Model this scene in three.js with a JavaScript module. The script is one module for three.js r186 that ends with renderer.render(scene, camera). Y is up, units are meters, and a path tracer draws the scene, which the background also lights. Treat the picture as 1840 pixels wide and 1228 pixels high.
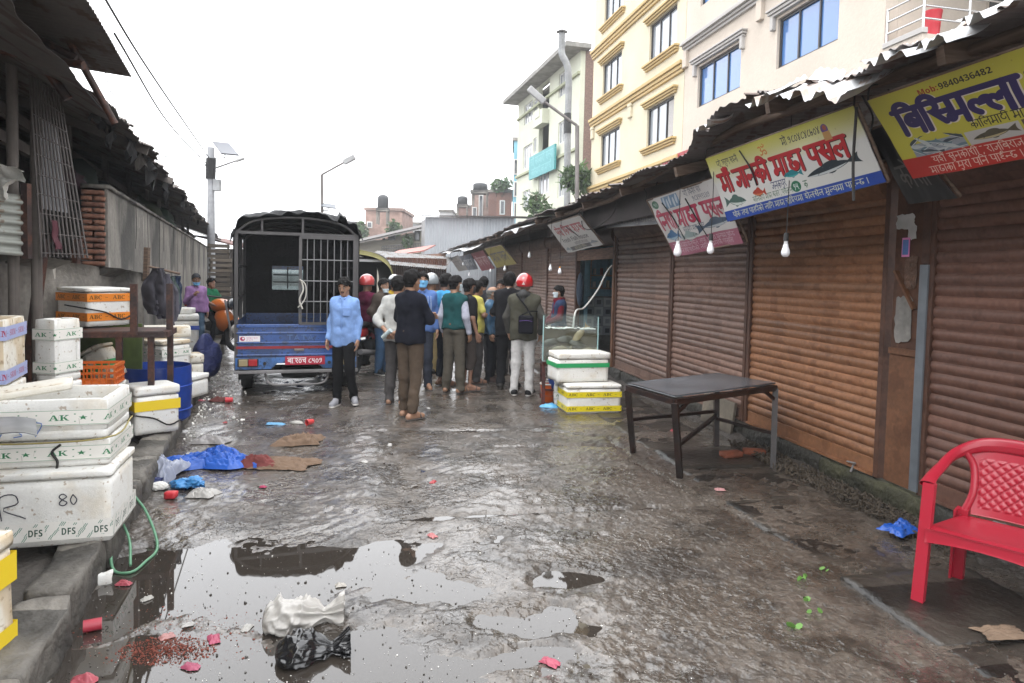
import * as THREE from 'three';
import { mergeGeometries, mergeVertices, toCreasedNormals } from 'three/addons/utils/BufferGeometryUtils.js';
import { RoundedBoxGeometry } from 'three/addons/geometries/RoundedBoxGeometry.js';

// ---------------------------------------------------------------- camera, sky, sun, exposure
const scene = new THREE.Scene();
const F = 1227, CX = 920, CY = 557;                       // focal length and principal point, in pixels of a 1840 x 1228 picture
const camera = new THREE.PerspectiveCamera(2 * Math.atan(614 / F) * 180 / Math.PI, 1840 / 1228, 0.1, 900);
camera.position.set(0, 1.7, 0);
camera.rotation.set(-0.0505, 0, 0.0225, 'YXZ');
camera.setViewOffset(1840, 1228, 0, 57, 1840, 1228);
camera.updateMatrixWorld(true);
const renderer = new THREE.WebGLRenderer({ antialias: true });
renderer.toneMapping = THREE.LinearToneMapping;
renderer.toneMappingExposure = 3.2;
renderer.shadowMap.enabled = true;
{ // an even overcast sky, brighter overhead than at the horizon
  const W = 64, H = 32, d = new Float32Array(W * H * 4);
  for (let y = 0; y < H; y++) for (let x = 0; x < W; x++) {
    const up = Math.max(0, Math.sin(((y + 0.5) / H - 0.5) * Math.PI)), v = 0.86 + 0.42 * up;
    d.set([v * 0.985, v, v * 1.03, 1], (y * W + x) * 4);
  }
  const t = new THREE.DataTexture(d, W, H, THREE.RGBAFormat, THREE.FloatType);
  t.mapping = THREE.EquirectangularReflectionMapping; t.magFilter = THREE.LinearFilter; t.needsUpdate = true;
  scene.background = t; scene.environment = t;
}
const sun = new THREE.DirectionalLight(new THREE.Color(1, 0.97, 0.93), 0.5);
sun.name = 'sun'; sun.position.set(-9, 30, 6); sun.target.position.set(0, 0, -10);
sun.castShadow = true; sun.shadow.radius = 60; sun.shadow.mapSize.set(2048, 2048);
Object.assign(sun.shadow.camera, { left: -40, right: 40, top: 40, bottom: -40, far: 120 });
scene.add(sun, sun.target);
scene.fog = new THREE.FogExp2(0xf2f5f8, 0.0016);

// ---------------------------------------------------------------- numbers
const V = (x, y, z) => new THREE.Vector3(x, y, z), PI = Math.PI, lerp = THREE.MathUtils.lerp, clamp = THREE.MathUtils.clamp;
const sstep = (a, b, x) => { const t = clamp((x - a) / (b - a), 0, 1); return t * t * (3 - 2 * t); };
function RNG(s) { return () => { s = (s + 0x6d2b79f5) | 0; let t = Math.imul(s ^ (s >>> 15), 1 | s); t = (t + Math.imul(t ^ (t >>> 7), 61 | t)) ^ t; return ((t ^ (t >>> 14)) >>> 0) / 4294967296; }; }
const R = RNG(7), rr = (a, b) => a + (b - a) * R();
const TAB = new Float32Array(65536); { const q = RNG(99); for (let i = 0; i < 65536; i++) TAB[i] = q(); }
const h2 = (x, y) => TAB[(Math.imul(x, 374761) ^ Math.imul(y, 668265) ^ (x >> 3)) & 65535];
function n2(x, y, per = 0) {
  let xi = Math.floor(x), yi = Math.floor(y); const fx = x - xi, fy = y - yi, u = fx * fx * (3 - 2 * fx), v = fy * fy * (3 - 2 * fy);
  let x1 = xi + 1, y1 = yi + 1;
  if (per) { xi = ((xi % per) + per) % per; x1 = ((x1 % per) + per) % per; yi = ((yi % per) + per) % per; y1 = ((y1 % per) + per) % per; }
  return (h2(xi, yi) * (1 - u) + h2(x1, yi) * u) * (1 - v) + (h2(xi, y1) * (1 - u) + h2(x1, y1) * u) * v;
}
function fbm(x, y, oct = 4, per = 0) { let s = 0, a = 0.5, t = 0; for (let i = 0; i < oct; i++) { s += a * n2(x, y, per); t += a; a *= 0.5; x *= 2; y *= 2; per *= 2; x += per ? 0 : 3.7; y += per ? 0 : 1.3; } return s / t; }
function n3(x, y, z) { const zi = Math.floor(z), f = z - zi, w = f * f * (3 - 2 * f); return lerp(n2(x + zi * 17.3, y + zi * 9.1), n2(x + (zi + 1) * 17.3, y + (zi + 1) * 9.1), w); }

// a picture position to a place: on the level y = h, at a distance ahead, or on an upright plane of a frame
const EYE = camera.position.clone();
const ray = (px, py) => V((px - CX) / F, -(py - CY) / F, -1).applyQuaternion(camera.quaternion);
const G = (px, py, h = 0) => { const d = ray(px, py); return EYE.clone().addScaledVector(d, (h - EYE.y) / d.y); };
const D = (px, py, depth) => { const d = ray(px, py); return EYE.clone().addScaledVector(d, depth / -d.z); };
// frames: axes of the shop row (right) and of the left wall; local x to the right, local -z along the street
class Frame {
  constructor(deg) { this.a = deg * PI / 180; this.x = V(Math.cos(this.a), 0, -Math.sin(this.a)); this.f = V(-Math.sin(this.a), 0, -Math.cos(this.a)); }
  plane(px, py, lx) { const d = ray(px, py), t = (lx - EYE.dot(this.x)) / d.dot(this.x); return EYE.clone().addScaledVector(d, t); }   // world point
  loc(p) { return V(p.dot(this.x), p.y, -p.dot(this.f)); }
  to(lx, y, s) { return this.x.clone().multiplyScalar(lx).addScaledVector(this.f, s).setY(y); }         // s: metres along the street
  on(px, py, lx) { const p = this.plane(px, py, lx); return [p.dot(this.f), p.y]; }                     // [s, y]
}
const ROW = new Frame(10.3), LEFT = new Frame(21.5);

// ---------------------------------------------------------------- names, things, parts
const taken = new Map();
function numbered(n) { const k = taken.get(n) ?? 0; taken.set(n, k + 1); return k ? n + '_' + String(k).padStart(3, '0') : n; }
function tag(o, label, category, group, kind) { if (label) o.userData.label = label; if (category) o.userData.category = category; if (group) o.userData.group = group; if (kind) o.userData.kind = kind; return o; }
function thing(name, label, category, pos = [0, 0, 0], turn = 0, group) {
  const o = new THREE.Group(); o.name = numbered(name); scene.add(o);
  if (pos.isVector3) o.position.copy(pos); else o.position.set(...pos);
  o.rotation.y = turn; return tag(o, label, category, group);
}
const UVM = 1;
function boxUV(g) {   // uv in metres from the shape's own axes
  const p = g.attributes.position, n = p.count, uv = new Float32Array(n * 2), a = V(), b = V(), c = V();
  for (let i = 0; i < n; i += 3) {
    a.fromBufferAttribute(p, i); b.fromBufferAttribute(p, i + 1); c.fromBufferAttribute(p, i + 2);
    const nx = Math.abs((b.y - a.y) * (c.z - a.z) - (b.z - a.z) * (c.y - a.y)), ny = Math.abs((b.z - a.z) * (c.x - a.x) - (b.x - a.x) * (c.z - a.z)), nz = Math.abs((b.x - a.x) * (c.y - a.y) - (b.y - a.y) * (c.x - a.x));
    for (let k = 0; k < 3; k++) {
      const q = [a, b, c][k], u = nx >= ny && nx >= nz ? [q.z, q.y] : ny >= nz ? [q.x, q.z] : [q.x, q.y];
      uv[(i + k) * 2] = u[0] + 0.37; uv[(i + k) * 2 + 1] = u[1] + 0.21;
    }
  }
  g.setAttribute('uv', new THREE.BufferAttribute(uv, 2)); return g;
}
function prep(g, keepUV) {
  if (g.index) g = g.toNonIndexed();
  for (const k of Object.keys(g.attributes)) if (!['position', 'normal', 'uv', 'color'].includes(k)) g.deleteAttribute(k);
  if (!g.attributes.normal) g.computeVertexNormals();
  if (!keepUV || !g.attributes.uv) boxUV(g);
  return g;
}
function join(geos, keepUV) { geos = [].concat(geos).map((g) => prep(g, keepUV)); return geos.length > 1 ? mergeGeometries(geos) : geos[0]; }
function mesh(name, geo, mat, parent) {
  const m = new THREE.Mesh(geo, mat); m.castShadow = m.receiveShadow = true;
  if (parent) { m.name = name; parent.add(m); } else { m.name = numbered(name); scene.add(m); }
  return m;
}
const obj = (name, geos, mat, parent, keepUV) => mesh(name, join(geos, keepUV), mat, parent);
const struct = (name, geos, mat, keepUV) => tag(obj(name, geos, mat, null, keepUV), null, null, null, 'structure');
function dup(o, pos, turn, label) { const c = o.clone(); c.name = numbered(o.name.replace(/_\d{3}$/, '')); c.userData = { ...o.userData, label }; scene.add(c); if (pos.isVector3) c.position.copy(pos); else c.position.set(...pos); c.rotation.y = turn; return c; }

// ---------------------------------------------------------------- shapes
const mv = (g, x = 0, y = 0, z = 0, rx = 0, ry = 0, rz = 0) => g.applyMatrix4(new THREE.Matrix4().compose(V(x, y, z), new THREE.Quaternion().setFromEuler(new THREE.Euler(rx, ry, rz)), V(1, 1, 1)));
const box = (w, h, d, x = 0, y = 0, z = 0, rx = 0, ry = 0, rz = 0) => mv(new THREE.BoxGeometry(w, h, d), x, y, z, rx, ry, rz);
const rbox = (w, h, d, r, x = 0, y = 0, z = 0, rx = 0, ry = 0, rz = 0) => mv(new RoundedBoxGeometry(w, h, d, 2, r), x, y, z, rx, ry, rz);
const cyl = (r0, r1, h, x = 0, y = 0, z = 0, rx = 0, ry = 0, rz = 0, n = 14) => mv(new THREE.CylinderGeometry(r1, r0, h, n), x, y, z, rx, ry, rz);
const sph = (r, x, y, z, sx = 1, sy = 1, sz = 1, n = 14) => { const g = new THREE.SphereGeometry(r, n, n * 0.7 | 0); g.scale(sx, sy, sz); return g.translate(x, y, z); };
const P3 = (p) => p.isVector3 ? p : V(...p);
function tube(pts, r, n = 6, seg = 0, closed = false) { pts = pts.map(P3); return new THREE.TubeGeometry(new THREE.CatmullRomCurve3(pts, closed, 'centripetal'), seg || Math.max(2, (pts.length - 1) * 5), r, n, closed); }
function bar(a, b, w, d = w, up = V(0, 1, 0)) {   // a square bar from a to b
  a = P3(a); b = P3(b); const g = new THREE.BoxGeometry(w, a.distanceTo(b), d), y = b.clone().sub(a).normalize();
  let x = new THREE.Vector3().crossVectors(Math.abs(y.dot(up)) > 0.98 ? V(0, 0, 1) : up, y).normalize(); const z = new THREE.Vector3().crossVectors(x, y);
  return g.applyMatrix4(new THREE.Matrix4().makeBasis(x, y, z).setPosition(a.clone().add(b).multiplyScalar(0.5)));
}
function rod(a, b, r, n = 8) { a = P3(a); b = P3(b); const g = new THREE.CylinderGeometry(r, r, a.distanceTo(b), n); return g.applyMatrix4(new THREE.Matrix4().makeRotationFromQuaternion(new THREE.Quaternion().setFromUnitVectors(V(0, 1, 0), b.clone().sub(a).normalize())).setPosition(a.clone().add(b).multiplyScalar(0.5))); }
const lathe = (pts, n = 24) => new THREE.LatheGeometry(pts.map(([x, y]) => new THREE.Vector2(x, y)), n);
function shape(pts) { const s = new THREE.Shape(); pts.forEach(([x, y], i) => i ? s.lineTo(x, y) : s.moveTo(x, y)); s.closePath(); return s; }
const extr = (pts, depth, bevel = 0) => new THREE.ExtrudeGeometry(Array.isArray(pts) ? shape(pts) : pts, { depth, bevelEnabled: bevel > 0, bevelThickness: bevel, bevelSize: bevel, bevelOffset: -bevel, bevelSegments: 2, curveSegments: 10 });
// a sheet of nu x nv cells from f(u, v) -> Vector3, given thickness th
function sheet(nu, nv, f, th = 0, uvf) {
  const pos = [], uv = [], idx = [], nrm = [], e = 1e-3;
  for (let j = 0; j <= nv; j++) for (let i = 0; i <= nu; i++) {
    const u = i / nu, v = j / nv, p = f(u, v); pos.push(p.x, p.y, p.z); const t = uvf ? uvf(u, v) : [u, v]; uv.push(t[0], t[1]);
    if (th) { const a = f(Math.min(1, u + e), v).sub(f(Math.max(0, u - e), v)), b = f(u, Math.min(1, v + e)).sub(f(u, Math.max(0, v - e))); nrm.push(a.cross(b).normalize()); }
  }
  const q = (i, j) => j * (nu + 1) + i, N = (nu + 1) * (nv + 1);
  for (let j = 0; j < nv; j++) for (let i = 0; i < nu; i++) idx.push(q(i, j), q(i + 1, j), q(i + 1, j + 1), q(i, j), q(i + 1, j + 1), q(i, j + 1));
  if (th) {
    for (let k = 0; k < N; k++) { pos.push(pos[k * 3] - nrm[k].x * th, pos[k * 3 + 1] - nrm[k].y * th, pos[k * 3 + 2] - nrm[k].z * th); uv.push(uv[k * 2], uv[k * 2 + 1]); }
    for (let k = 0, n = nu * nv * 6; k < n; k += 3) idx.push(idx[k] + N, idx[k + 2] + N, idx[k + 1] + N);
    const edge = (a, b) => idx.push(a, a + N, b + N, a, b + N, b);
    for (let i = 0; i < nu; i++) { edge(q(i + 1, 0), q(i, 0)); edge(q(i, nv), q(i + 1, nv)); }
    for (let j = 0; j < nv; j++) { edge(q(0, j), q(0, j + 1)); edge(q(nu, j + 1), q(nu, j)); }
  }
  const g = new THREE.BufferGeometry(); g.setAttribute('position', new THREE.Float32BufferAttribute(pos, 3)); g.setAttribute('uv', new THREE.Float32BufferAttribute(uv, 2)); g.setIndex(idx);
  g.computeVertexNormals(); return g;
}
// a solid box with softened, uneven edges
function rough(w, h, d, amp = 0.01, seg = 0.1, r = 0.02, seed = 0) {
  const s = (x) => Math.max(2, Math.round(x / seg)), g = new THREE.BoxGeometry(w, h, d, s(w), s(h), s(d)), p = g.attributes.position;
  for (let i = 0; i < p.count; i++) {
    let x = p.getX(i), y = p.getY(i), z = p.getZ(i);
    const cx = clamp(x, -w / 2 + r, w / 2 - r), cy = clamp(y, -h / 2 + r, h / 2 - r), cz = clamp(z, -d / 2 + r, d / 2 - r), v = V(x - cx, y - cy, z - cz);
    if (v.lengthSq() > 0) { v.setLength(r); x = cx + v.x; y = cy + v.y; z = cz + v.z; }
    const k = (ox) => (n3(x * 7 + seed + ox, y * 7 + 5, z * 7 + seed * 2) - 0.5) * 2 * amp + (n3(x * 23 + ox, y * 23 + seed, z * 23) - 0.5) * amp;
    p.setXYZ(i, x + k(0), y + k(31), z + k(67));
  }
  let q = mergeVertices((g.deleteAttribute('uv'), g.deleteAttribute('normal'), g), 1e-5); q.computeVertexNormals(); return q;
}

// ---------------------------------------------------------------- textures and materials
function tex(size, metres, fn, srgb = true) {   // fn(u, v) -> [r, g, b] 0..1; a tile that repeats every `metres`
  const h = size, d = new Uint8Array(size * h * 4);
  for (let y = 0; y < h; y++) for (let x = 0; x < size; x++) { const c = fn(x / size, y / h); const i = (y * size + x) * 4; d[i] = clamp(c[0], 0, 1) * 255; d[i + 1] = clamp(c[1], 0, 1) * 255; d[i + 2] = clamp(c[2], 0, 1) * 255; d[i + 3] = 255; }
  const t = new THREE.DataTexture(d, size, h, THREE.RGBAFormat); t.wrapS = t.wrapT = THREE.RepeatWrapping; t.magFilter = THREE.LinearFilter; t.minFilter = THREE.LinearMipmapLinearFilter;
  if (srgb) t.colorSpace = THREE.SRGBColorSpace; t.repeat.set(1 / metres, 1 / metres); t.needsUpdate = true; return t;
}
function cvs(w, h, draw) { const c = document.createElement('canvas'); c.width = w; c.height = h; const g = c.getContext('2d'); draw(g, w, h); const t = new THREE.CanvasTexture(c); t.colorSpace = THREE.SRGBColorSpace; t.magFilter = THREE.LinearFilter; t.wrapS = t.wrapT = THREE.RepeatWrapping; return t; }
const gr = (v) => [v, v, v];
const mixc = (a, b, t) => [lerp(a[0], b[0], t), lerp(a[1], b[1], t), lerp(a[2], b[2], t)];
const T = {};
T.grime = tex(512, 2.2, (u, v) => { const a = fbm(u * 6, v * 6, 5, 6), b = fbm(u * 40, v * 40, 3, 40); return gr(0.72 + 0.32 * a + 0.12 * (b - 0.5)); });
T.streak = tex(512, 3, (u, v) => { const a = fbm(u * 48, v * 4, 3, 0 || 4 * 12) * 0.5 + fbm(u * 8, v * 4, 4, 4) * 0.5, b = fbm(u * 64, v * 64, 3, 64); return gr(0.6 + 0.42 * a + 0.14 * (b - 0.5)); });
T.bump = tex(512, 0.8, (u, v) => gr(fbm(u * 24, v * 24, 5, 24)), false);
T.fine = tex(256, 0.12, (u, v) => gr(fbm(u * 32, v * 32, 3, 32)), false);
T.concrete = tex(1024, 3.2, (u, v) => { // plaster with pale run marks and dark damp patches
  const a = fbm(u * 5, v * 5, 5, 5), s = fbm(u * 60, v * 3, 3, 0), s2 = n2(u * 40, v * 5, 0), f = fbm(u * 90, v * 90, 3, 90); let k = 0.44 + 0.40 * a + 0.13 * (s - 0.5) + 0.16 * (f - 0.5);
  if (s2 > 0.9 && n2(u * 9, v * 7, 0) > 0.55) k += 0.3; const d = sstep(0.56, 0.75, fbm(u * 4 + 9, v * 3, 4, 4)); k *= 1 - 0.4 * d; return [k, k * 0.985, k * 0.955]; });
T.plaster = tex(512, 4, (u, v) => { const a = fbm(u * 4, v * 4, 5, 4), b = fbm(u * 80, v * 80, 2, 80); return gr(0.9 + 0.09 * a + 0.04 * (b - 0.5)); });
T.foam = tex(1024, 1.3, (u, v) => { const a = fbm(u * 5 + 2, v * 5, 5, 5), b = fbm(u * 130, v * 130, 2, 130), st = sstep(0.5, 0.85, fbm(u * 9, v * 9 + 4, 5, 9)), s2 = sstep(0.7, 0.8, fbm(u * 60, v * 60, 4, 60)); let c = [0.985, 0.98, 0.965]; c = mixc(c, [0.86, 0.78, 0.66], st * 0.35); c = mixc(c, [0.6, 0.5, 0.4], s2 * 0.5); const k = 0.9 + 0.12 * a + 0.05 * (b - 0.5); return c.map((x) => x * k); });
T.foamDirty = tex(512, 1.1, (u, v) => { const a = sstep(0.4, 0.68, fbm(u * 6, v * 6, 5, 6)), b = sstep(0.6, 0.8, fbm(u * 40, v * 40, 4, 40)); let c = mixc([0.96, 0.94, 0.9], [0.84, 0.75, 0.62], a * 0.8); c = mixc(c, [0.5, 0.4, 0.29], b * 0.55); return c; });
T.rust = tex(512, 0.9, (u, v) => { const a = fbm(u * 9, v * 9, 5, 9), b = fbm(u * 60, v * 60, 3, 60); return mixc([0.42, 0.33, 0.3], [0.62, 0.42, 0.32], sstep(0.4, 0.65, a)).map((x) => x * (0.75 + 0.5 * b)); });
T.mud = tex(512, 1.4, (u, v) => { const a = sstep(0.5, 0.72, fbm(u * 7, v * 7, 5, 7)), b = sstep(0.62, 0.74, fbm(u * 50, v * 50, 3, 50)), k = 0.86 + 0.2 * fbm(u * 20, v * 20, 3, 20); return mixc(mixc([k, k, k], [0.62, 0.58, 0.54], a * 0.5), [0.5, 0.43, 0.36], b * 0.6); });
T.shutter = tex(512, 1.7, (u, v) => { const a = fbm(u * 3, v * 18, 4, 0 || 3), b = fbm(u * 70, v * 70, 3, 70), c = sstep(0.66, 0.76, fbm(u * 26, v * 26, 4, 26)); const k = 0.84 + 0.2 * (a - 0.5) + 0.16 * (b - 0.5); const e = sstep(0.56, 0.7, fbm(u * 12 + 5, v * 12, 5, 12)); return mixc(mixc([k, k, k], [0.95, 0.9, 0.85], c * 0.3), [0.55, 0.5, 0.47], e * 0.34); });
T.wood = tex(512, 0.8, (u, v) => { const g = fbm(u * 6, v * 60, 4, 6), b = fbm(u * 5, v * 5, 3, 5); return gr(0.62 + 0.4 * g + 0.15 * (b - 0.5)); });
T.brick = tex(256, 0.4, (u, v) => { const a = fbm(u * 8, v * 8, 4, 8), b = fbm(u * 50, v * 50, 3, 50); return gr(0.7 + 0.35 * a + 0.2 * (b - 0.5)); });
T.zinc = tex(512, 1.6, (u, v) => { const a = fbm(u * 6, v * 6, 4, 6), r = sstep(0.6, 0.72, fbm(u * 14 + 3, v * 5, 4, 0 || 5)), b = fbm(u * 60, v * 60, 2, 60); return mixc(gr(0.86 + 0.14 * a + 0.06 * (b - 0.5)), [0.62, 0.46, 0.36], r * 0.55); });
T.cloth = tex(256, 0.05, (u, v) => gr(0.86 + 0.08 * Math.sin(u * PI * 2 * 24) * Math.sin(v * PI * 2 * 24) + 0.1 * fbm(u * 16, v * 16, 3, 16)));
T.weave = tex(256, 0.3, (u, v) => gr(0.88 + 0.14 * fbm(u * 10, v * 10, 3, 10)));
const lin = (r, g, b) => new THREE.Color().setRGB(r, g, b), hex = (h) => new THREE.Color(h);
function mat(color, rough = 0.8, o = {}) { const c = color.isColor ? color : Array.isArray(color) ? lin(...color) : hex(color); const { phys, ...p } = o; return new (phys ? THREE.MeshPhysicalMaterial : THREE.MeshStandardMaterial)({ color: c, roughness: rough, ...p }); }
const M = {
  concrete: mat([0.42, 0.40, 0.375], 0.9, { map: T.concrete, bumpMap: T.bump, bumpScale: 0.006 }),
  rust: mat([0.20, 0.18, 0.195], 0.6, { map: T.rust, bumpMap: T.fine, bumpScale: 0.001 }),
  darkSteel: mat([0.05, 0.05, 0.055], 0.55, { map: T.grime }),
  greySteel: mat([0.22, 0.21, 0.21], 0.5, { map: T.grime }),
  zinc: mat([0.55, 0.56, 0.57], 0.42, { map: T.zinc, metalness: 0.55, bumpMap: T.bump, bumpScale: 0.002 }),
  zincOld: mat([0.16, 0.14, 0.135], 0.7, { map: T.zinc, bumpMap: T.bump, bumpScale: 0.004 }),
  foam: mat([0.80, 0.80, 0.785], 0.75, { map: T.foam, bumpMap: T.fine, bumpScale: 0.0012 }),
  foamDirty: mat([0.76, 0.76, 0.74], 0.8, { map: T.foamDirty, bumpMap: T.fine, bumpScale: 0.0015 }),
  timber: mat([0.18, 0.12, 0.085], 0.8, { map: T.wood }),
  black: mat([0.012, 0.012, 0.013], 0.6), rubber: mat([0.02, 0.02, 0.021], 0.85, { map: T.grime }),
  cord: mat([0.02, 0.018, 0.017], 0.8), chrome: mat([0.6, 0.6, 0.6], 0.25, { metalness: 1 }),
  glassBlue: mat([0.10, 0.28, 0.62], 0.08, { phys: true, specularIntensity: 1, clearcoat: 1, clearcoatRoughness: 0.03 }),
  glassDark: mat([0.03, 0.035, 0.04], 0.06, { phys: true, clearcoat: 1, clearcoatRoughness: 0.03 }),
};
// ================================================================ ground, road, kerb
const KERB = new Frame(19.8), KX = -0.83;
const cracks = [];   // joints and cracks of the road slabs: polylines on the ground
{
  const line = (pts) => cracks.push(pts.map(([x, y]) => { const p = G(x, y); return [p.x, p.z]; }));
  line([[590, 775], [760, 773], [980, 775], [1090, 786], [1125, 812]]); line([[870, 803], [1000, 802], [1110, 801]]);
  line([[730, 932], [860, 925], [1030, 918], [1200, 912], [1330, 905], [1420, 896]]);
  line([[1090, 786], [1140, 830], [1215, 872], [1330, 930], [1480, 1000], [1700, 1120]]); line([[640, 700], [900, 703], [1000, 712]]);
}
function crackAt(x, z) {
  let m = 9;
  for (const c of cracks) for (let i = 0; i + 1 < c.length; i++) {
    const [ax, az] = c[i], [bx, bz] = c[i + 1], dx = bx - ax, dz = bz - az, t = clamp(((x - ax) * dx + (z - az) * dz) / (dx * dx + dz * dz), 0, 1);
    const w = (n2(x * 9, z * 9) - 0.5) * 0.05; m = Math.min(m, Math.abs(Math.hypot(x - ax - dx * t, z - az - dz * t) + w));
  }
  return m;
}
const basins = [[330, 1010, 0.42, 0.3], [455, 1040, 0.72, 0.5], [560, 1010, 0.5, 0.22], [380, 1190, 0.85, 0.22], [620, 1165, 0.4, 0.2], [760, 1060, 0.35, 0.22], [690, 1010, 0.4, 0.22], [720, 1200, 0.4, 0.16], [985, 1122, 0.2, 0.14], [905, 1110, 0.16, 0.1], [200, 1090, 0.25, 0.5], [1020, 1040, 0.14, 0.1], [950, 1190, 0.3, 0.09]].map(([x, y, a, b]) => { const p = G(x, y); return [p.x, p.z, a, b]; });
const WATER = -0.0125;
function roadH(x, z) {
  let h = (fbm(x * 2.6, z * 2.6, 4) - 0.5) * 0.026 + (fbm(x * 13 + 5, z * 13, 3) - 0.5) * 0.010 + (n2(x * 34, z * 34) - 0.5) * 0.007 + (n2(x * 61, z * 61) - 0.5) * 0.0045 - Math.max(0, n2(x * 19 + 9, z * 25) - 0.66) * 0.03;
  let b = 0; const wx = x + (fbm(x * 4, z * 4 + 7, 3) - 0.5) * 0.35, wz = z + (fbm(x * 4 + 3, z * 4, 3) - 0.5) * 0.35;
  for (const [cx, cz, a, d] of basins) { const q = Math.hypot((wx - cx) / a, (wz - cz) / d); if (q < 1.6) b = Math.max(b, 1 - sstep(0.55, 1.5, q)); }
  h = h * (1 - 0.55 * b) - 0.020 * b;
  const lx = ROW.x.x * x + ROW.x.z * z; h += 0.008 * sstep(0.3, 2.2, lx);           // the crown of the road is a little higher on the shop side
  const c = crackAt(x, z); if (c < 0.05) h -= 0.022 * (1 - sstep(0.006, 0.035, c));
  return h;
}
M.road = mat([1, 1, 1], 0.55, { phys: true, clearcoat: 0.75, clearcoatRoughness: 0.2, clearcoatMap: tex(512, 2.9, (u, v) => gr(0.25 + 0.75 * sstep(0.38, 0.6, fbm(u * 11, v * 11, 5, 11))), false), map: tex(1024, 3.1, (u, v) => {
  const a = fbm(u * 7, v * 7, 5, 7), b = fbm(u * 150, v * 150, 3, 150), p = sstep(0.6, 0.72, fbm(u * 90, v * 90, 3, 90)), d = sstep(0.5, 0.7, fbm(u * 12 + 4, v * 12, 4, 12));
  let c = mixc([0.27, 0.245, 0.22], [0.36, 0.33, 0.30], a); c = mixc(c, [0.185, 0.165, 0.145], d * 0.7); c = mixc(c, [0.44, 0.42, 0.395], p * 0.3); return c.map((x) => x * (0.76 + 0.48 * b)); }),
  roughnessMap: tex(512, 2.3, (u, v) => { const w = sstep(0.36, 0.64, fbm(u * 9, v * 9, 5, 9)); return gr(0.2 + 0.5 * w); }, false), bumpMap: tex(1024, 1.7, (u, v) => gr(0.6 * fbm(u * 80, v * 80, 3, 80) + 0.4 * sstep(0.35, 0.6, fbm(u * 36, v * 36, 3, 36))), false), bumpScale: 0.013 });
M.water = mat([0.035, 0.029, 0.024], 0.02, { phys: true, ior: 1.42, clearcoat: 0.55, clearcoatRoughness: 0.02 });
M.soil = mat([0.09, 0.08, 0.07], 0.75, { map: T.grime, bumpMap: T.bump, bumpScale: 0.02 });
M.kerb = mat([0.36, 0.34, 0.315], 0.7, { map: T.concrete, bumpMap: T.bump, bumpScale: 0.012 });
M.slab = mat([0.105, 0.093, 0.082], 0.36, { map: T.concrete, bumpMap: T.bump, bumpScale: 0.008 });
struct('ground', mv(new THREE.PlaneGeometry(700, 700, 1, 1), 0, -0.09, -150, -PI / 2), mat([0.16, 0.15, 0.14], 0.9, { map: T.grime }));
{
  const NU = 600, zs = []; for (let z = 1.2; z < 75; z *= 1.0064) zs.push(z);
  const NV = zs.length - 1, X = (u, z) => lerp(-Math.min(34, 2.2 + 0.95 * z), Math.min(14, 2.2 + 0.95 * z), u);
  const pos = [], uv = [], idx = [], wp = [], wi = [], hs = new Float32Array((NU + 1) * (NV + 1));
  for (let j = 0; j <= NV; j++) for (let i = 0; i <= NU; i++) { const z = -zs[j], x = X(i / NU, zs[j]), h = roadH(x, z); hs[j * (NU + 1) + i] = h; pos.push(x, h, z); uv.push(x, z); wp.push(x, WATER, z); }
  for (let j = 0; j < NV; j++) for (let i = 0; i < NU; i++) {
    const a = j * (NU + 1) + i, b = a + 1, c = a + NU + 1, d = c + 1; idx.push(a, b, d, a, d, c);
    if (zs[j] < 16 && Math.min(hs[a], hs[b], hs[c], hs[d]) < WATER) wi.push(a, b, d, a, d, c);
  }
  const g = new THREE.BufferGeometry(); g.setAttribute('position', new THREE.Float32BufferAttribute(pos, 3)); g.setAttribute('uv', new THREE.Float32BufferAttribute(uv, 2)); g.setIndex(idx); g.computeVertexNormals();
  tag(mesh('road', g, M.road), null, null, null, 'structure');
  const w = new THREE.BufferGeometry(), map = new Map(), p2 = []; const wi2 = wi.map((k) => { if (!map.has(k)) { map.set(k, p2.length / 3); p2.push(wp[k * 3], WATER, wp[k * 3 + 2]); } return map.get(k); });
  w.setAttribute('position', new THREE.Float32BufferAttribute(p2, 3)); w.setAttribute('normal', new THREE.Float32BufferAttribute(p2.map((_, i) => (i % 3 === 1 ? 1 : 0)), 3)); w.setIndex(wi2);
  tag(mesh('puddle_water', prep(w), M.water), null, null, null, 'structure');
}
const roadAt = (x, z) => Math.max(roadH(x, z), WATER);
const gp = (px, py, up = 0) => { const p = G(px, py); p.y = roadAt(p.x, p.z) + up; return p; };   // a place on the road
{ // kerb of separate stones, some sunk or askew
  const q = RNG(21), k = thing('kerb', null, null); k.userData.kind = 'structure';
  let s = 1.55, i = 0; const W = 0.22;
  while (s < 34) {
    const L = s < 14 ? lerp(0.5, 0.78, q()) : 1.6, m = rough(W, 0.34, L - 0.035, s < 14 ? 0.02 : 0.006, s < 6 ? 0.035 : 0.09, 0.018, i * 3.1);
    const c = KERB.to(KX - W / 2 + (q() - 0.5) * 0.03, 0.20 - 0.17 + (q() - 0.5) * 0.05, s + L / 2), o = mesh('kerb_stone', prep(m), M.kerb, k);
    o.position.copy(c); o.rotation.set((q() - 0.5) * 0.07, KERB.a + (q() - 0.5) * 0.1, (q() - 0.5) * 0.09); s += L; i++;
  }
}
{ // earth footway behind the kerb
  const g = sheet(60, 260, (u, v) => { const s = lerp(1.2, 45, v * v * 0.6 + v * 0.4), lx = lerp(KX - 0.1, KX - 5.5, u); const p = KERB.to(lx, 0, s); p.y = 0.115 + (fbm(p.x * 3, p.z * 3, 4) - 0.5) * 0.05 + (n2(p.x * 20, p.z * 20) - 0.5) * 0.012; if (lx > KX - 0.22) p.y -= 0.06; return p; });
  struct('footway', g, M.soil);
}
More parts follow.
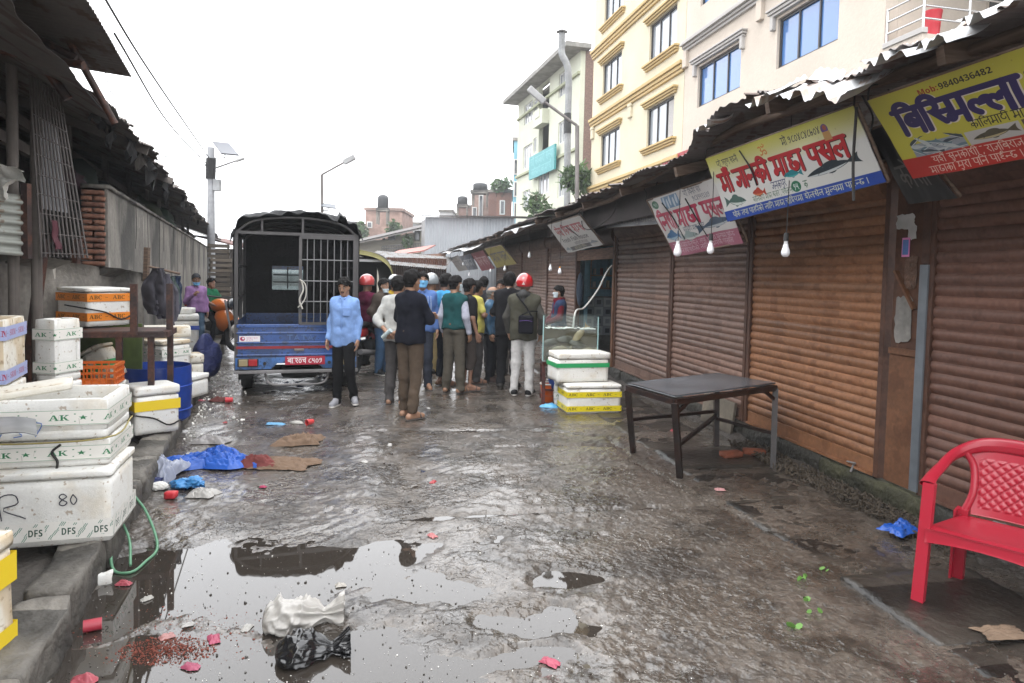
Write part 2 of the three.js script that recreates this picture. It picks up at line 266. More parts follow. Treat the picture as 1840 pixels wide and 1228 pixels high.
{ // drain covers along the shop plinth
  const q = RNG(5), k = thing('drain_cover_row', null, null); k.userData.kind = 'structure';
  for (let s = 1.2, i = 0; s < 13; i++) {
    const L = lerp(0.62, 0.8, q()), o = mesh('drain_slab', prep(rough(0.86, 0.1, L - 0.022, 0.006, 0.06, 0.012, i * 2.3)), M.slab, k), up = i % 4 === 2 ? 0.02 : 0;
    o.position.copy(ROW.to(3.0 + (q() - 0.5) * 0.03, -0.050 + up + q() * 0.012, s + L / 2)); o.rotation.set((q() - 0.5) * 0.012 + (up ? 0.02 : 0), ROW.a + (q() - 0.5) * 0.02, (q() - 0.5) * 0.012); s += L;
  }
  const e = sheet(30, 200, (u, v) => { const p = ROW.to(lerp(3.40, 3.86, u), 0, lerp(0.6, 40, v)); p.y = -0.03 + 0.11 * sstep(0.1, 0.9, u) * (0.4 + 0.9 * fbm(p.x * 3, p.z * 3, 3)) + (n2(p.x * 18, p.z * 18) - 0.5) * 0.02; return p; });
  struct('wet_soil_strip', e, mat([0.055, 0.045, 0.037], 0.5, { map: T.grime, bumpMap: T.bump, bumpScale: 0.02 }));
}
// ================================================================ the row of shops on the right
const SX = 3.76, RS = (px, py) => ROW.on(px, py, SX)[0];
function rowThing(name, label, cat, lx, y, s, group) { return thing(name, label, cat, ROW.to(lx, y, s), ROW.a, group); }   // local x: into the shops, local -z: along the street
const paint = (c, r = 0.48) => mat(c, r + 0.06, { phys: true, specularIntensity: 0.6, map: T.shutter, bumpMap: T.bump, bumpScale: 0.002 });
M.guide = paint([0.12, 0.058, 0.038], 0.55); M.panel = paint([0.19, 0.085, 0.042], 0.6); M.wallBrown = mat([0.06, 0.042, 0.034], 0.85, { map: T.streak });
{ // plinth of rough mossy blocks
  const q = RNG(3), k = thing('shop_plinth', null, null); k.userData.kind = 'structure';
  M.plinth = mat([0.075, 0.07, 0.055], 0.7, { map: T.concrete, bumpMap: T.bump, bumpScale: 0.02 }); M.moss = mat([0.12, 0.12, 0.06], 0.75, { map: T.concrete, bumpMap: T.bump, bumpScale: 0.02 });
  for (let s = 0.6, i = 0; s < 40; i++) { const L = s < 12 ? lerp(0.9, 1.5, q()) : 4, o = mesh('plinth_block', prep(rough(0.6, 0.28, L - 0.012, 0.012, s < 12 ? 0.07 : 0.3, 0.02, i * 1.7)), s > 3.6 && s < 4.8 ? M.moss : M.plinth, k); o.position.copy(ROW.to(SX + 0.26 + (q() - 0.5) * 0.03, 0.055 + (q() - 0.5) * 0.02, s + L / 2)); o.rotation.y = ROW.a; s += L; }
}
const PITCH = 0.076;
function slatGeo(L) { const n = 7; return prep(sheet(1, n, (u, v) => V(-0.019 * Math.pow(Math.sin(PI * clamp((v - 0.08) / 0.92, 0, 1)), 0.7) + 0.004, v * (PITCH + 0.004), -u * L), 0.0015)); }
function shutter(s0, s1, top, color, label, o = {}) {
  const L = s1 - s0, t = rowThing('roller_shutter', label, 'shutter', SX, 0.2, s0, 'roller shutters of the shop row'), q = RNG(s0 * 100 | 0);
  const ms = [0, 1, 2, 3, 4].map((k) => paint(color.map((c, i) => c * (0.84 + 0.08 * k + (k === 2 ? 0.05 * i : 0))), 0.40 + 0.05 * k)), n = Math.floor((top - 0.32) / PITCH), gs = [0, 1, 2, 3, 4].map((k) => { const g = slatGeo(L - 0.05), uv = g.attributes.uv; for (let i = 0; i < uv.count; i++) uv.setXY(i, uv.getX(i) + k * 0.47, uv.getY(i) + k * 0.31); return g; }), g = gs[0];
  const y0 = 0.13;
  if (s0 < 14) for (let i = 0; i < n; i++) { const m = mesh('slat', gs[q() * 5 | 0], ms[q() * 5 | 0], t); m.position.set((q() - 0.5) * 0.004, y0 + i * PITCH, -0.025); m.rotation.set((q() - 0.5) * 0.002, (q() - 0.5) * 0.004, (q() - 0.5) * 0.12); }
  else { const all = []; for (let i = 0; i < n; i++) all.push(g.clone().translate((q() - 0.5) * 0.004, y0 + i * PITCH, -0.025)); obj('curtain', all, ms[1], t); }
  obj('bottom_rail', [rbox(0.03, 0.13, L - 0.04, 0.004, 0, 0.065, -L / 2), box(0.05, 0.02, L - 0.06, -0.012, 0.012, -L / 2)], paint(color.map((c) => c * 0.95), 0.6), t);
  obj('guide_rail', [rbox(0.07, top, 0.05, 0.005, 0, top / 2, 0.0)], M.guide, t); obj('guide_rail', [rbox(0.07, top, 0.05, 0.005, 0, top / 2, -L)], M.guide, t);
  if (!o.noDrum) obj('drum_cover', [mv(new THREE.CylinderGeometry(0.17, 0.17, L - 0.06, 14), 0.06, top - 0.12, -L / 2, PI / 2)], paint(color.map((c) => c * 0.8), 0.6), t);
  if (o.pin) { obj('lock_pin', [rod([-0.02, 0.05, -o.pin], [-0.055, -0.03, -o.pin], 0.009), rod([-0.045, 0.04, -o.pin - 0.06], [-0.045, 0.05, -o.pin + 0.04], 0.008)], M.greySteel, t); }
  return t;
}
const sA = RS(1668, 640), sP = RS(1600, 640), sB = RS(1347, 600), sC = RS(1208, 570), sD = RS(1107, 560), sE = RS(1036, 550), sF = RS(984, 530), sG = RS(938, 520);
shutter(sA - 2.3, sA - 0.02, 2.42, [0.19, 0.094, 0.067], 'brown roller shutter behind the red plastic chair', { pin: 1.6 });
shutter(sP + 0.06, sB - 0.03, 2.42, [0.33, 0.15, 0.072], 'orange brown roller shutter under the sign with the blue strip', { pin: 0.25 });
shutter(sB + 0.04, sC - 0.03, 2.42, [0.26, 0.155, 0.118], 'dull brown roller shutter behind the steel table', { pin: 0.2 });
shutter(sC + 0.04, sD - 0.03, 2.42, [0.265, 0.165, 0.128], 'greyish brown roller shutter beside the open blue shop');
shutter(sE + 0.05, sF - 0.03, 2.42, [0.265, 0.162, 0.125], 'narrow brown roller shutter behind the fish seller');
shutter(sF + 0.04, sG - 0.03, 2.42, [0.265, 0.16, 0.12], 'brown roller shutter behind the man in the red helmet');
shutter(sG + 0.04, sG + 2.4, 2.42, [0.25, 0.155, 0.118], 'brown roller shutter beyond the red helmet');
shutter(sG + 2.5, sG + 4.6, 2.42, [0.23, 0.14, 0.105], 'far brown roller shutter before the orange shop front');
{ // panelled pier between the two nearest shutters
  const w = sP - sA + 0.06, t = rowThing('shop_pier', 'orange brown boarded pier with torn posters between two shutters', 'pier', SX, 0.2, sA - 0.02), z = (k) => -w * k;
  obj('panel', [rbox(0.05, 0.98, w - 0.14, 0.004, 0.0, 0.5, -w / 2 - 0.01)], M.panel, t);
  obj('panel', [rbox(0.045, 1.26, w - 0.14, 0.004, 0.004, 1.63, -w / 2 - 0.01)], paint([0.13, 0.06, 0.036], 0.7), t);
  obj('cross_rail', [rbox(0.07, 0.05, w - 0.12, 0.006, -0.004, 1.0, -w / 2)], M.panel, t);
  obj('diagonal_batten', [bar([-0.028, 1.32, z(0.3)], [-0.028, 1.6, z(0.78)], 0.02, 0.05, V(1, 0, 0))], M.panel, t);
  obj('steel_strip', [rbox(0.06, 1.62, 0.075, 0.003, -0.02, 0.83, -0.045)], mat([0.16, 0.18, 0.20], 0.45, { map: T.grime }), t);
  obj('upper_strip', [rbox(0.055, 0.75, 0.07, 0.003, -0.015, 2.02, -0.045)], M.guide, t);
  const torn = (name, y0, y1, z0, z1, m, seed) => obj(name, [(() => { const q = RNG(seed), P = []; const N = 26; for (let i = 0; i < N; i++) { const a = i / N * 2 * PI, c = Math.cos(a), s = Math.sin(a), k = 1 / Math.max(Math.abs(c), Math.abs(s)); P.push([lerp(z0, z1, 0.5 + 0.5 * c * k * lerp(0.82, 1, q())), lerp(y0, y1, 0.5 + 0.5 * s * k * lerp(0.8, 1, q()))]); } return mv(extr(P, 0.002), -0.0285, 0, 0, 0, PI / 2).scale(1, 1, 1); })()], m, t);
  const grey = mat([0.42, 0.41, 0.40], 0.9, { map: T.concrete }), white = mat([0.62, 0.61, 0.59], 0.85, { map: T.grime });
  torn('paint_patch', 1.06, 1.42, w * 0.36, w * 0.78, grey, 4); torn('torn_poster', 1.9, 2.02, w * 0.4, w * 0.85, white, 5); torn('torn_poster', 1.82, 1.93, w * 0.36, w * 0.56, white, 9);
  torn('rough_plaster', 1.46, 1.72, w * 0.3, w * 0.6, mat([0.16, 0.09, 0.06], 0.95, { map: T.brick, bumpMap: T.bump, bumpScale: 0.03 }), 6);
  obj('sticker', [box(0.003, 0.14, 0.075, -0.031, 1.77, z(0.58))], mat([0.75, 0.25, 0.5], 0.6), t); obj('sticker', [box(0.003, 0.11, 0.055, -0.034, 1.77, z(0.58))], mat([0.12, 0.25, 0.6], 0.6, { map: T.grime }), t);
}
// wall over the shutters, dividing walls behind, and the roof
struct('shop_wall', [box(0.12, 0.42, sD - 0.3, 0, 0, 0)].map((g) => g.applyMatrix4(new THREE.Matrix4().makeRotationY(ROW.a).setPosition(ROW.to(SX + 0.16, 2.66, 0.3 + (sD - 0.3) / 2)))), M.wallBrown);
struct('shop_wall', [box(0.12, 0.42, 36 - sD)].map((g) => g.applyMatrix4(new THREE.Matrix4().makeRotationY(ROW.a).setPosition(ROW.to(SX + 0.16, 2.66, (36 + sD) / 2)))), M.wallBrown);
const eavePx = [[1838, 12], [1770, 30], [1700, 68], [1605, 100], [1565, 132], [1500, 150], [1440, 150], [1400, 180], [1345, 168], [1300, 205], [1265, 238], [1240, 284], [1150, 320], [1060, 355], [960, 392], [880, 424], [790, 455]];
const eave = eavePx.map(([x, y]) => ROW.on(x, y, 2.6)); eave.unshift([0.2, 2.95]); eave.push([44, 2.78]);
function eaveY(s) { for (let i = 0; i + 1 < eave.length; i++) if (s <= eave[i + 1][0]) return lerp(eave[i][1], eave[i + 1][1], clamp((s - eave[i][0]) / (eave[i + 1][0] - eave[i][0]), 0, 1)); return 2.78; }
{
  const roof = thing('shop_row_roof', 'rusty corrugated iron roof with ragged overlapping sheets over the shops', 'roof'), q = RNG(12);
  let s = 0.3, i = 0;
  while (s < 36) {
    const near = s < 9, w = near ? lerp(0.62, 0.8, q()) : s < 18 ? 1.2 : 3, out = (q() - 0.5) * 0.14, s0 = s - 0.05, s1 = s + w, step = (i % 3) * 0.006, tear = q() * 7;
    const e0 = eaveY(s0), e1 = eaveY(s1), n = Math.round((s1 - s0) / (near ? 0.0127 : s < 18 ? 0.019 : 0.03));
    const f = (u, v) => {
      const ss = lerp(s0, s1, u), e = lerp(e0, e1, u) * 0.4 + eaveY(ss) * 0.6, jag = near ? (n2(ss * 5 + tear, 3) - 0.5) * 0.16 : (n2(ss * 3, 1) - 0.5) * 0.08;
      const lx = lerp(2.58 + out + jag, 6.2, v), y = lerp(e, Math.max(e + 0.25, 3.2), v) + 0.009 * Math.sin(ss / 0.076 * 2 * PI) + step + (fbm(ss * 1.5, lx * 2, 2) - 0.5) * 0.04;
      return ROW.to(lx, y, ss);
    };
    obj('roof_sheet', [sheet(n, 7, f, 0.002)], M.zincOld, roof); s += w; i++;
  }
  // bent strips of newer sheet that hang over the edge
  const flap = (px0, py0, px1, py1, drop, back, seed) => {
    const [s0, y0] = ROW.on(px0, py0, 2.62), [s1, y1] = ROW.on(px1, py1, 2.62), n = Math.max(20, Math.round(Math.abs(s1 - s0) / 0.012));
    obj('bent_sheet', [sheet(n, 8, (u, v) => { const ss = lerp(s0, s1, u), y = lerp(y0, y1, u), c = v * v; return ROW.to(2.60 - 0.16 * c + back * (1 - v), y + 0.03 - drop * v * (0.75 + 0.6 * n2(u * 6 + seed, 2)) + 0.008 * Math.sin(ss / 0.076 * 2 * PI) + (n2(u * 9 + seed, v * 2) - 0.5) * 0.03, ss); }, 0.0015)], M.zinc, roof);
  };
  flap(1600, 92, 1690, 66, 0.11, 0.10, 1); flap(1442, 132, 1578, 132, 0.17, 0.12, 2); flap(1382, 166, 1432, 142, 0.14, 0.1, 4); flap(1285, 226, 1312, 212, 0.08, 0.05, 6); flap(1705, 50, 1770, 26, 0.14, 0.1, 5); flap(1780, 10, 1838, -14, 0.13, 0.1, 8); flap(915, 406, 960, 392, 0.22, 0.3, 7); flap(800, 448, 860, 432, 0.25, 0.3, 9);
  obj('eave_beam', [2.3, 5.2, 8.4, 12, 17, 24].map((a, k, A) => rod(ROW.to(2.78, eaveY(a) - 0.06, a), ROW.to(2.78, eaveY(A[k + 1] ?? 34) - 0.06, A[k + 1] ?? 34), 0.035)), M.timber, roof);
  for (let s2 = 1.4; s2 < 30; s2 += 1.55) obj('rafter', [bar(ROW.to(2.62, eaveY(s2) - 0.07, s2), ROW.to(5.2, 3.42, s2 + 0.05), 0.05, 0.09)], M.timber, roof);
  obj('hanging_fascia', [sheet(40, 3, (u, v) => ROW.to(2.92 + 0.02 * n2(u * 30, v), lerp(2.42, 2.74, v), lerp(5.2, 12.6, u)), 0.004)], mat([0.05, 0.04, 0.038], 0.85, { map: T.grime }), roof);
}
{ // the open shop: a small blue room with shelves and a tiled panel
  const s0 = sD, s1 = sE, d = 2.4, L = s1 - s0, t = rowThing('open_shop_room', 'open fish shop room with peeling blue walls behind the fish tank', 'shop', SX, 0, s0);
  const blue = mat([0.26, 0.52, 0.66], 0.8, { map: T.streak, bumpMap: T.bump, bumpScale: 0.006 }), FZ = -L - 1.6, RL = L + 1.6;
  obj('wall', [box(d, 2.9, 0.1, d / 2 + 0.1, 1.6, 0.04)], blue, t); obj('wall', [box(d, 2.9, 0.1, d / 2 + 0.1, 1.6, FZ - 0.05)], blue, t); obj('wall', [box(0.1, 2.9, RL - 0.02, d + 0.15, 1.6, -RL / 2)], blue, t); obj('front_wall', [box(0.08, 2.7, 1.5, 0.22, 1.5, -L - 0.84)], blue, t);
  obj('room_floor', [box(d, 0.1, RL, d / 2 + 0.1, 0.17, -RL / 2)], M.slab, t); obj('room_ceiling', [box(d, 0.06, RL, d / 2 + 0.2, 2.9, -RL / 2)], M.wallBrown, t);
  obj('door_post', [rbox(0.09, 2.35, 0.09, 0.006, -0.01, 1.37, -0.05)], M.panel, t); obj('door_post', [rbox(0.09, 2.35, 0.09, 0.006, -0.01, 1.37, -L + 0.05)], M.guide, t);
  obj('lintel_board', [rbox(0.06, 0.2, L - 0.04, 0.006, -0.01, 2.12, -L / 2)], mat([0.34, 0.20, 0.14], 0.8, { map: T.wood }), t); obj('raised_shutter', [mv(new THREE.CylinderGeometry(0.17, 0.17, L - 0.1, 14), 0.06, 2.42, -L / 2, PI / 2)], M.guide, t);
  obj('inner_pier', [box(0.3, 2.7, 0.1, 0.5, 1.55, FZ + 0.3)], blue, t);
  const tl = [mat([0.55, 0.56, 0.56], 0.25), mat([0.10, 0.10, 0.11], 0.25), mat([0.33, 0.34, 0.36], 0.25)], tg = prep(rbox(0.205, 0.205, 0.012, 0.003)), ti = prep(rbox(0.10, 0.10, 0.006, 0.002));
  for (let r = 0; r < 4; r++) for (let k = 0; k < 5; k++) { const m = mesh('tile', tg, tl[(r + k) % 2 ? 0 : 2], t); m.position.set(0.62 + k * 0.21, 0.52 + r * 0.21, FZ + 0.46); const e = mesh('tile_motif', ti, tl[(r + k) % 2 ? 2 : 1], m); e.position.z = 0.008; }
  obj('tiled_counter', [box(1.1, 1.1, 0.4, 1.05, 0.72, FZ + 0.24)], M.concrete, t);
  const sh = obj('shelf_unit', [box(0.03, 0.62, 0.26, 0.68, 1.75, FZ + 0.15), box(1.0, 0.03, 0.26, 1.18, 1.45, FZ + 0.15), box(1.0, 0.03, 0.26, 1.18, 1.74, FZ + 0.15), bar([0.66, 2.05, FZ + 0.15], [1.15, 2.3, FZ + 0.15], 0.2, 0.03)], mat([0.5, 0.42, 0.33], 0.7, { map: T.wood }), t);
  for (let k = 0; k < 6; k++) obj('jar', [cyl(0.035, 0.035, 0.12 + (k % 3) * 0.03, 0.8 + (k % 3) * 0.16, (k < 3 ? 1.54 : 1.83), FZ + 0.17)], [tl[0], mat([0.3, 0.08, 0.05], 0.4), mat([0.6, 0.5, 0.3], 0.4)][k % 3], sh);
  obj('net_bag', [sph(0.15, 0.12, 1.05, -0.28, 0.6, 1.7, 1)], mat([0.03, 0.25, 0.19], 0.7, { map: T.weave }), t);
  obj('hung_jacket', [sph(0.14, 0.02, 1.45, -L + 0.16, 0.5, 2.4, 0.9)], mat([0.03, 0.05, 0.08], 0.9, { map: T.weave }), t);
}
// ================================================================ lettering: Devanagari drawn with strokes
// each letter: width, strokes below the head line (y 0 at the head line, 100 at the foot), x of its upright if it has one
const DV = {
  'क': [82, 'M42 40C20 28 4 50 14 63C22 74 38 66 42 52M42 48C60 34 78 44 72 62C70 70 64 74 62 84', 42], 'ख': [96, 'M12 0C40 4 36 34 12 42L30 78C40 84 50 76 46 66M78 34C54 22 46 44 54 56C62 66 76 58 78 48', 82],
  'ग': [64, 'M18 0V52C18 68 4 66 7 54', 52], 'घ': [70, 'M12 4C34 8 34 28 16 32C8 60 40 72 58 58', 58], 'च': [70, 'M6 32H44C24 42 20 72 44 72L58 66', 58], 'छ': [82, 'M44 0V14C18 12 16 42 42 42C16 44 12 82 46 88C78 86 76 50 56 54C46 58 50 70 60 66'],
  'ज': [76, 'M64 44H32C44 60 32 92 14 84C6 80 8 70 12 66', 64], 'ट': [60, 'M32 0V16C4 20 4 70 32 72C50 73 54 62 52 54'], 'ड': [60, 'M32 0V16C12 14 10 40 34 42C58 46 54 80 24 80'], 'त': [68, 'M56 42C28 34 14 48 16 66C17 74 20 80 24 86', 56], 'थ': [74, 'M14 10C30 6 30 26 16 26C8 28 8 40 20 42C10 62 44 72 60 58', 62],
  'द': [58, 'M34 0V18C8 20 4 58 30 60C40 60 40 50 34 48M30 60L48 90'], 'ध': [72, 'M18 2C34 10 28 30 14 32C10 64 44 70 60 58M14 32C20 30 26 34 28 36', 60], 'न': [68, 'M56 54H22C20 44 6 48 8 60C10 70 24 70 22 54', 56], 'प': [68, 'M14 0V44C14 66 44 66 56 54', 56], 'फ': [88, 'M10 0V44C10 64 34 64 44 54M44 46C62 34 80 44 74 62C72 70 68 74 66 82', 44],
  'ब': [68, 'M56 34C30 16 6 32 10 54C14 76 46 72 56 58M18 36L52 66', 56], 'भ': [76, 'M12 8C26 4 28 20 18 24M18 24V64C10 74 4 62 14 56L64 56', 64], 'म': [74, 'M22 0V66C4 60 4 88 15 85C25 82 22 66 32 66H60', 60], 'य': [70, 'M14 0C36 10 32 36 12 42C18 70 46 68 58 52', 58], 'र': [50, 'M12 0C46 2 42 36 12 44L40 92'], 'ल': [80, 'M66 40C52 32 40 44 42 62C40 40 12 34 10 56C8 72 22 80 28 86', 66],
  'व': [68, 'M56 34C30 16 6 32 10 54C14 76 46 72 56 58', 56], 'श': [78, 'M40 0C44 20 10 14 12 36C14 52 38 46 34 34M14 40C26 60 34 70 40 88', 64], 'ष': [70, 'M14 0V44C14 66 44 66 56 54M16 8L54 50', 56], 'स': [80, 'M16 0C42 2 40 34 14 38L46 86M30 46H66', 66], 'ह': [62, 'M34 0V20C8 14 8 42 30 40C54 40 52 70 26 72C12 74 14 58 26 62L46 92'], 'ण': [86, 'M12 0V40C12 60 44 60 44 40V0', 72],
  'अ': [92, 'M10 12C34 2 36 34 16 36C40 36 36 74 8 70M26 38H78', 78], 'आ': [112, 'M10 12C34 2 36 34 16 36C40 36 36 74 8 70M26 38H78M98 0V100', 78], 'इ': [62, 'M46 10C10 8 10 30 32 32C54 34 46 52 26 50C4 50 14 78 46 86'], 'ई': [62, 'M46 10C10 8 10 30 32 32C54 34 46 52 26 50C4 50 14 78 46 86M30 0C34 -24 54 -26 62 -14'], 'उ': [64, 'M12 8C40 4 40 34 20 38C54 36 52 84 16 78'], 'ए': [72, 'M14 0V40C14 62 40 60 54 40V0M40 52L54 90'], 'ा': [28, 'M14 0V100'],
  'ी': [28, 'M14 0V100M14 0C14 -36 -34 -38 -32 -2'], 'ि': [26, 'M12 0V100M12 0C10 -34 56 -40 64 -2'], 'ो': [28, 'M14 0V100M14 0C8 -18 -10 -28 -20 -30'], 'ौ': [28, 'M14 0V100M14 0C8 -18 -10 -28 -20 -30M14 0C16 -20 6 -36 -4 -42'], 'े': [0, 'M-10 0C-14 -18 -30 -28 -40 -30'], 'ै': [0, 'M-10 0C-14 -18 -30 -28 -40 -30M-8 0C-8 -20 -16 -36 -26 -42'], 'ु': [0, 'M-44 106C-20 100 -10 124 -38 126'], 'ू': [0, 'M-20 104C-60 102 -60 130 -10 126'], 'ं': [0, 'M-22 -22v.1'], 'ँ': [0, 'M-40 -26C-36 -6 -8 -6 -6 -28M-22 -32v.1'], '।': [30, '', 16], '.': [24, 'M12 96v.1'], ',': [24, 'M14 92L8 112'],
};
const DD = { '०': 'M30 22C4 22 4 92 30 92C56 92 56 22 30 22', '१': 'M36 50C8 52 8 14 30 14C54 16 46 70 30 96', '२': 'M10 24C28 6 56 20 42 44C34 54 18 54 18 54L50 94', '३': 'M12 18C50 8 48 44 24 46C56 46 50 84 20 78L46 98', '४': 'M8 10C22 40 46 56 42 82C34 100 12 92 22 72C30 56 46 34 52 10', '५': 'M12 12V44C12 62 38 60 40 44V12M40 44C42 70 48 84 54 94', '६': 'M44 16C4 14 10 46 36 44C2 48 10 92 46 84L54 96', '७': 'M16 14C0 60 10 94 34 88C62 76 42 34 24 50C18 58 28 66 34 58', '८': 'M48 14C22 22 10 52 14 74C18 94 44 92 54 82', '९': 'M44 34C44 8 12 8 12 30C12 50 40 50 44 34C48 62 36 84 16 92' };
function devWord(word) {   // -> [[glyph, half?]...] in drawing order
  const ch = [...word], out = [];
  for (let i = 0; i < ch.length; i++) {
    if (ch[i] === '्') { const p = out[out.length - 1]; if (p) p[1] = true; continue; }
    if (ch[i] === 'ि') { let k = out.length - 1; while (k > 0 && out[k - 1][1]) k--; out.splice(Math.max(0, k), 0, ['ि', false]); continue; }
    out.push([ch[i], false]);
  }
  return out;
}
const latin = (c) => c.charCodeAt(0) < 128 && c !== '.' && c !== ',';
function devWidth(text, size) { let w = 0; for (const word of text.split(' ')) { for (const [c, half] of devWord(word)) w += DD[c] ? 62 : half ? Math.max(20, ((DV[c]?.[2] ?? DV[c]?.[0]) || 40) - 12) : (DV[c]?.[0] ?? 50); w += 34; } return (w - 34) * size / 100; }
function dev(g, text, x, y, size, color, weight = 12, stretch = 1) {   // y: head line
  g.save(); g.translate(x, y); g.scale(size / 100 * stretch, size / 100); g.strokeStyle = color; g.lineWidth = weight; g.lineJoin = 'miter'; g.lineCap = 'round'; let cx = 0;
  for (const word of text.split(' ')) {
    const x0 = cx; let num = true;
    for (const [c, half] of devWord(word)) {
      g.save(); g.translate(cx, 0);
      if (DD[c]) { g.stroke(new Path2D(DD[c])); cx += 62; }
      else { const d = DV[c]; if (d) { num = false; if (d[1]) g.stroke(new Path2D(d[1])); if (d[2] && !half) g.stroke(new Path2D('M' + d[2] + ' 0V100')); cx += half ? Math.max(20, (d[2] ?? d[0]) - 12) : d[0]; } else cx += 40; }
      g.restore();
    }
    if (!num && word !== '।' && word !== '.') g.stroke(new Path2D('M' + (x0 - 2) + ' 0H' + cx));
    cx += 34;
  }
  g.restore();
}
const devC = (g, text, cx, y, size, color, wgt, w) => { const k = w ? w / devWidth(text, size) : 1; dev(g, text, cx - devWidth(text, size) * k / 2, y, size, color, wgt, k); };
function fish(g, x, y, w, h, back, belly, flip = 1, rot = 0) {
  g.save(); g.translate(x, y); g.rotate(rot); g.scale(w / 100 * flip, h / 100);
  g.fillStyle = back; g.fill(new Path2D('M-50 4C-30 -34 14 -38 34 -6L56 -34C52 -8 52 8 58 32L34 6C14 36 -30 32 -50 4ZM-16 -24C-6 -48 12 -44 18 -22ZM-10 22C-4 40 8 40 10 20Z'));
  g.fillStyle = belly; g.fill(new Path2D('M-48 6C-30 30 14 32 32 4C10 12 -20 14 -48 6Z')); g.fillStyle = '#111'; g.beginPath(); g.arc(-38, -2, 3.5, 0, 7); g.fill();
  g.strokeStyle = 'rgba(20,30,40,.5)'; g.lineWidth = 2; g.stroke(new Path2D('M-28 -14C-22 -4 -22 8 -28 18')); g.restore();
}
function worn(g, w, h, seed, n = 220, a = 0.22) { const q = RNG(seed); for (let i = 0; i < n; i++) { const x = q() * w, y = q() * h, r = 1 + q() * q() * 9; g.fillStyle = q() < 0.6 ? `rgba(70,55,40,${a * q()})` : `rgba(240,240,235,${a * q()})`; g.beginPath(); g.ellipse(x, y, r, r * (0.4 + q()), q() * 3, 0, 7); g.fill(); } for (let i = 0; i < 16; i++) { g.strokeStyle = `rgba(60,50,40,${0.1 + 0.2 * q()})`; g.lineWidth = 1 + q() * 2; const x = q() * w, y = q() * h; g.beginPath(); g.moveTo(x, y); g.lineTo(x + (q() - 0.5) * 30, y + q() * 60); g.stroke(); } }

// ---------------------------------------------------------------- the banners
function banner(label, c, texture, o = {}) {   // c: four corners [lx, y, s]: top left, top right, bottom right, bottom left as seen from the street
  const [tl, tr, br, bl] = c.map(([lx, y, s]) => ROW.to(lx, y, s)), t = thing('shop_sign', label, 'sign', [0, 0, 0], 0, o.group), seed = o.seed ?? 1;
  const n = new THREE.Vector3().crossVectors(tr.clone().sub(tl), bl.clone().sub(tl)).normalize().negate();
  const f = (u, v) => { const p = bl.clone().lerp(br, u).lerp(tl.clone().lerp(tr, u), v); const k = o.warp ?? 0.012; return p.addScaledVector(n, (fbm(u * 3 + seed, v * 2, 3) - 0.5) * k * 3 + Math.sin(u * 9 + seed) * k * 0.5 * (1 - v)); };
  obj('banner', [sheet(30, 12, f, 0.004)], mat([0.62, 0.62, 0.62], 0.45, { map: texture }), t, true);
  const e = (a, b) => rod(a.clone().addScaledVector(n, -0.02), b.clone().addScaledVector(n, -0.02), 0.011, 6);
  obj('frame_tube', [e(tl, tr)], M.timber, t); obj('frame_tube', [e(bl, br)], M.timber, t); obj('frame_tube', [e(tl, bl)], M.timber, t); obj('frame_tube', [e(tr, br)], M.timber, t);
  const tie = (p, k) => { const l = ROW.loc(p); return tube([p, p.clone().add(V(0.01, 0.08, 0.0)), ROW.to(2.78, Math.max(p.y + 0.1, eaveY(-l.z) - 0.06), -l.z)], 0.006, 5); };
  obj('tie_wire', [tie(tl)], M.cord, t); obj('tie_wire', [tie(tr)], M.cord, t);
  for (const k of o.rips ?? []) obj('rip', [tube([f(k[0], k[1]).addScaledVector(n, 0.004), f((k[0] + k[2]) / 2 + 0.01, (k[1] + k[3]) / 2).addScaledVector(n, 0.006), f(k[2], k[3]).addScaledVector(n, 0.004)], 0.007, 5)], M.black, t);
  return t;
}
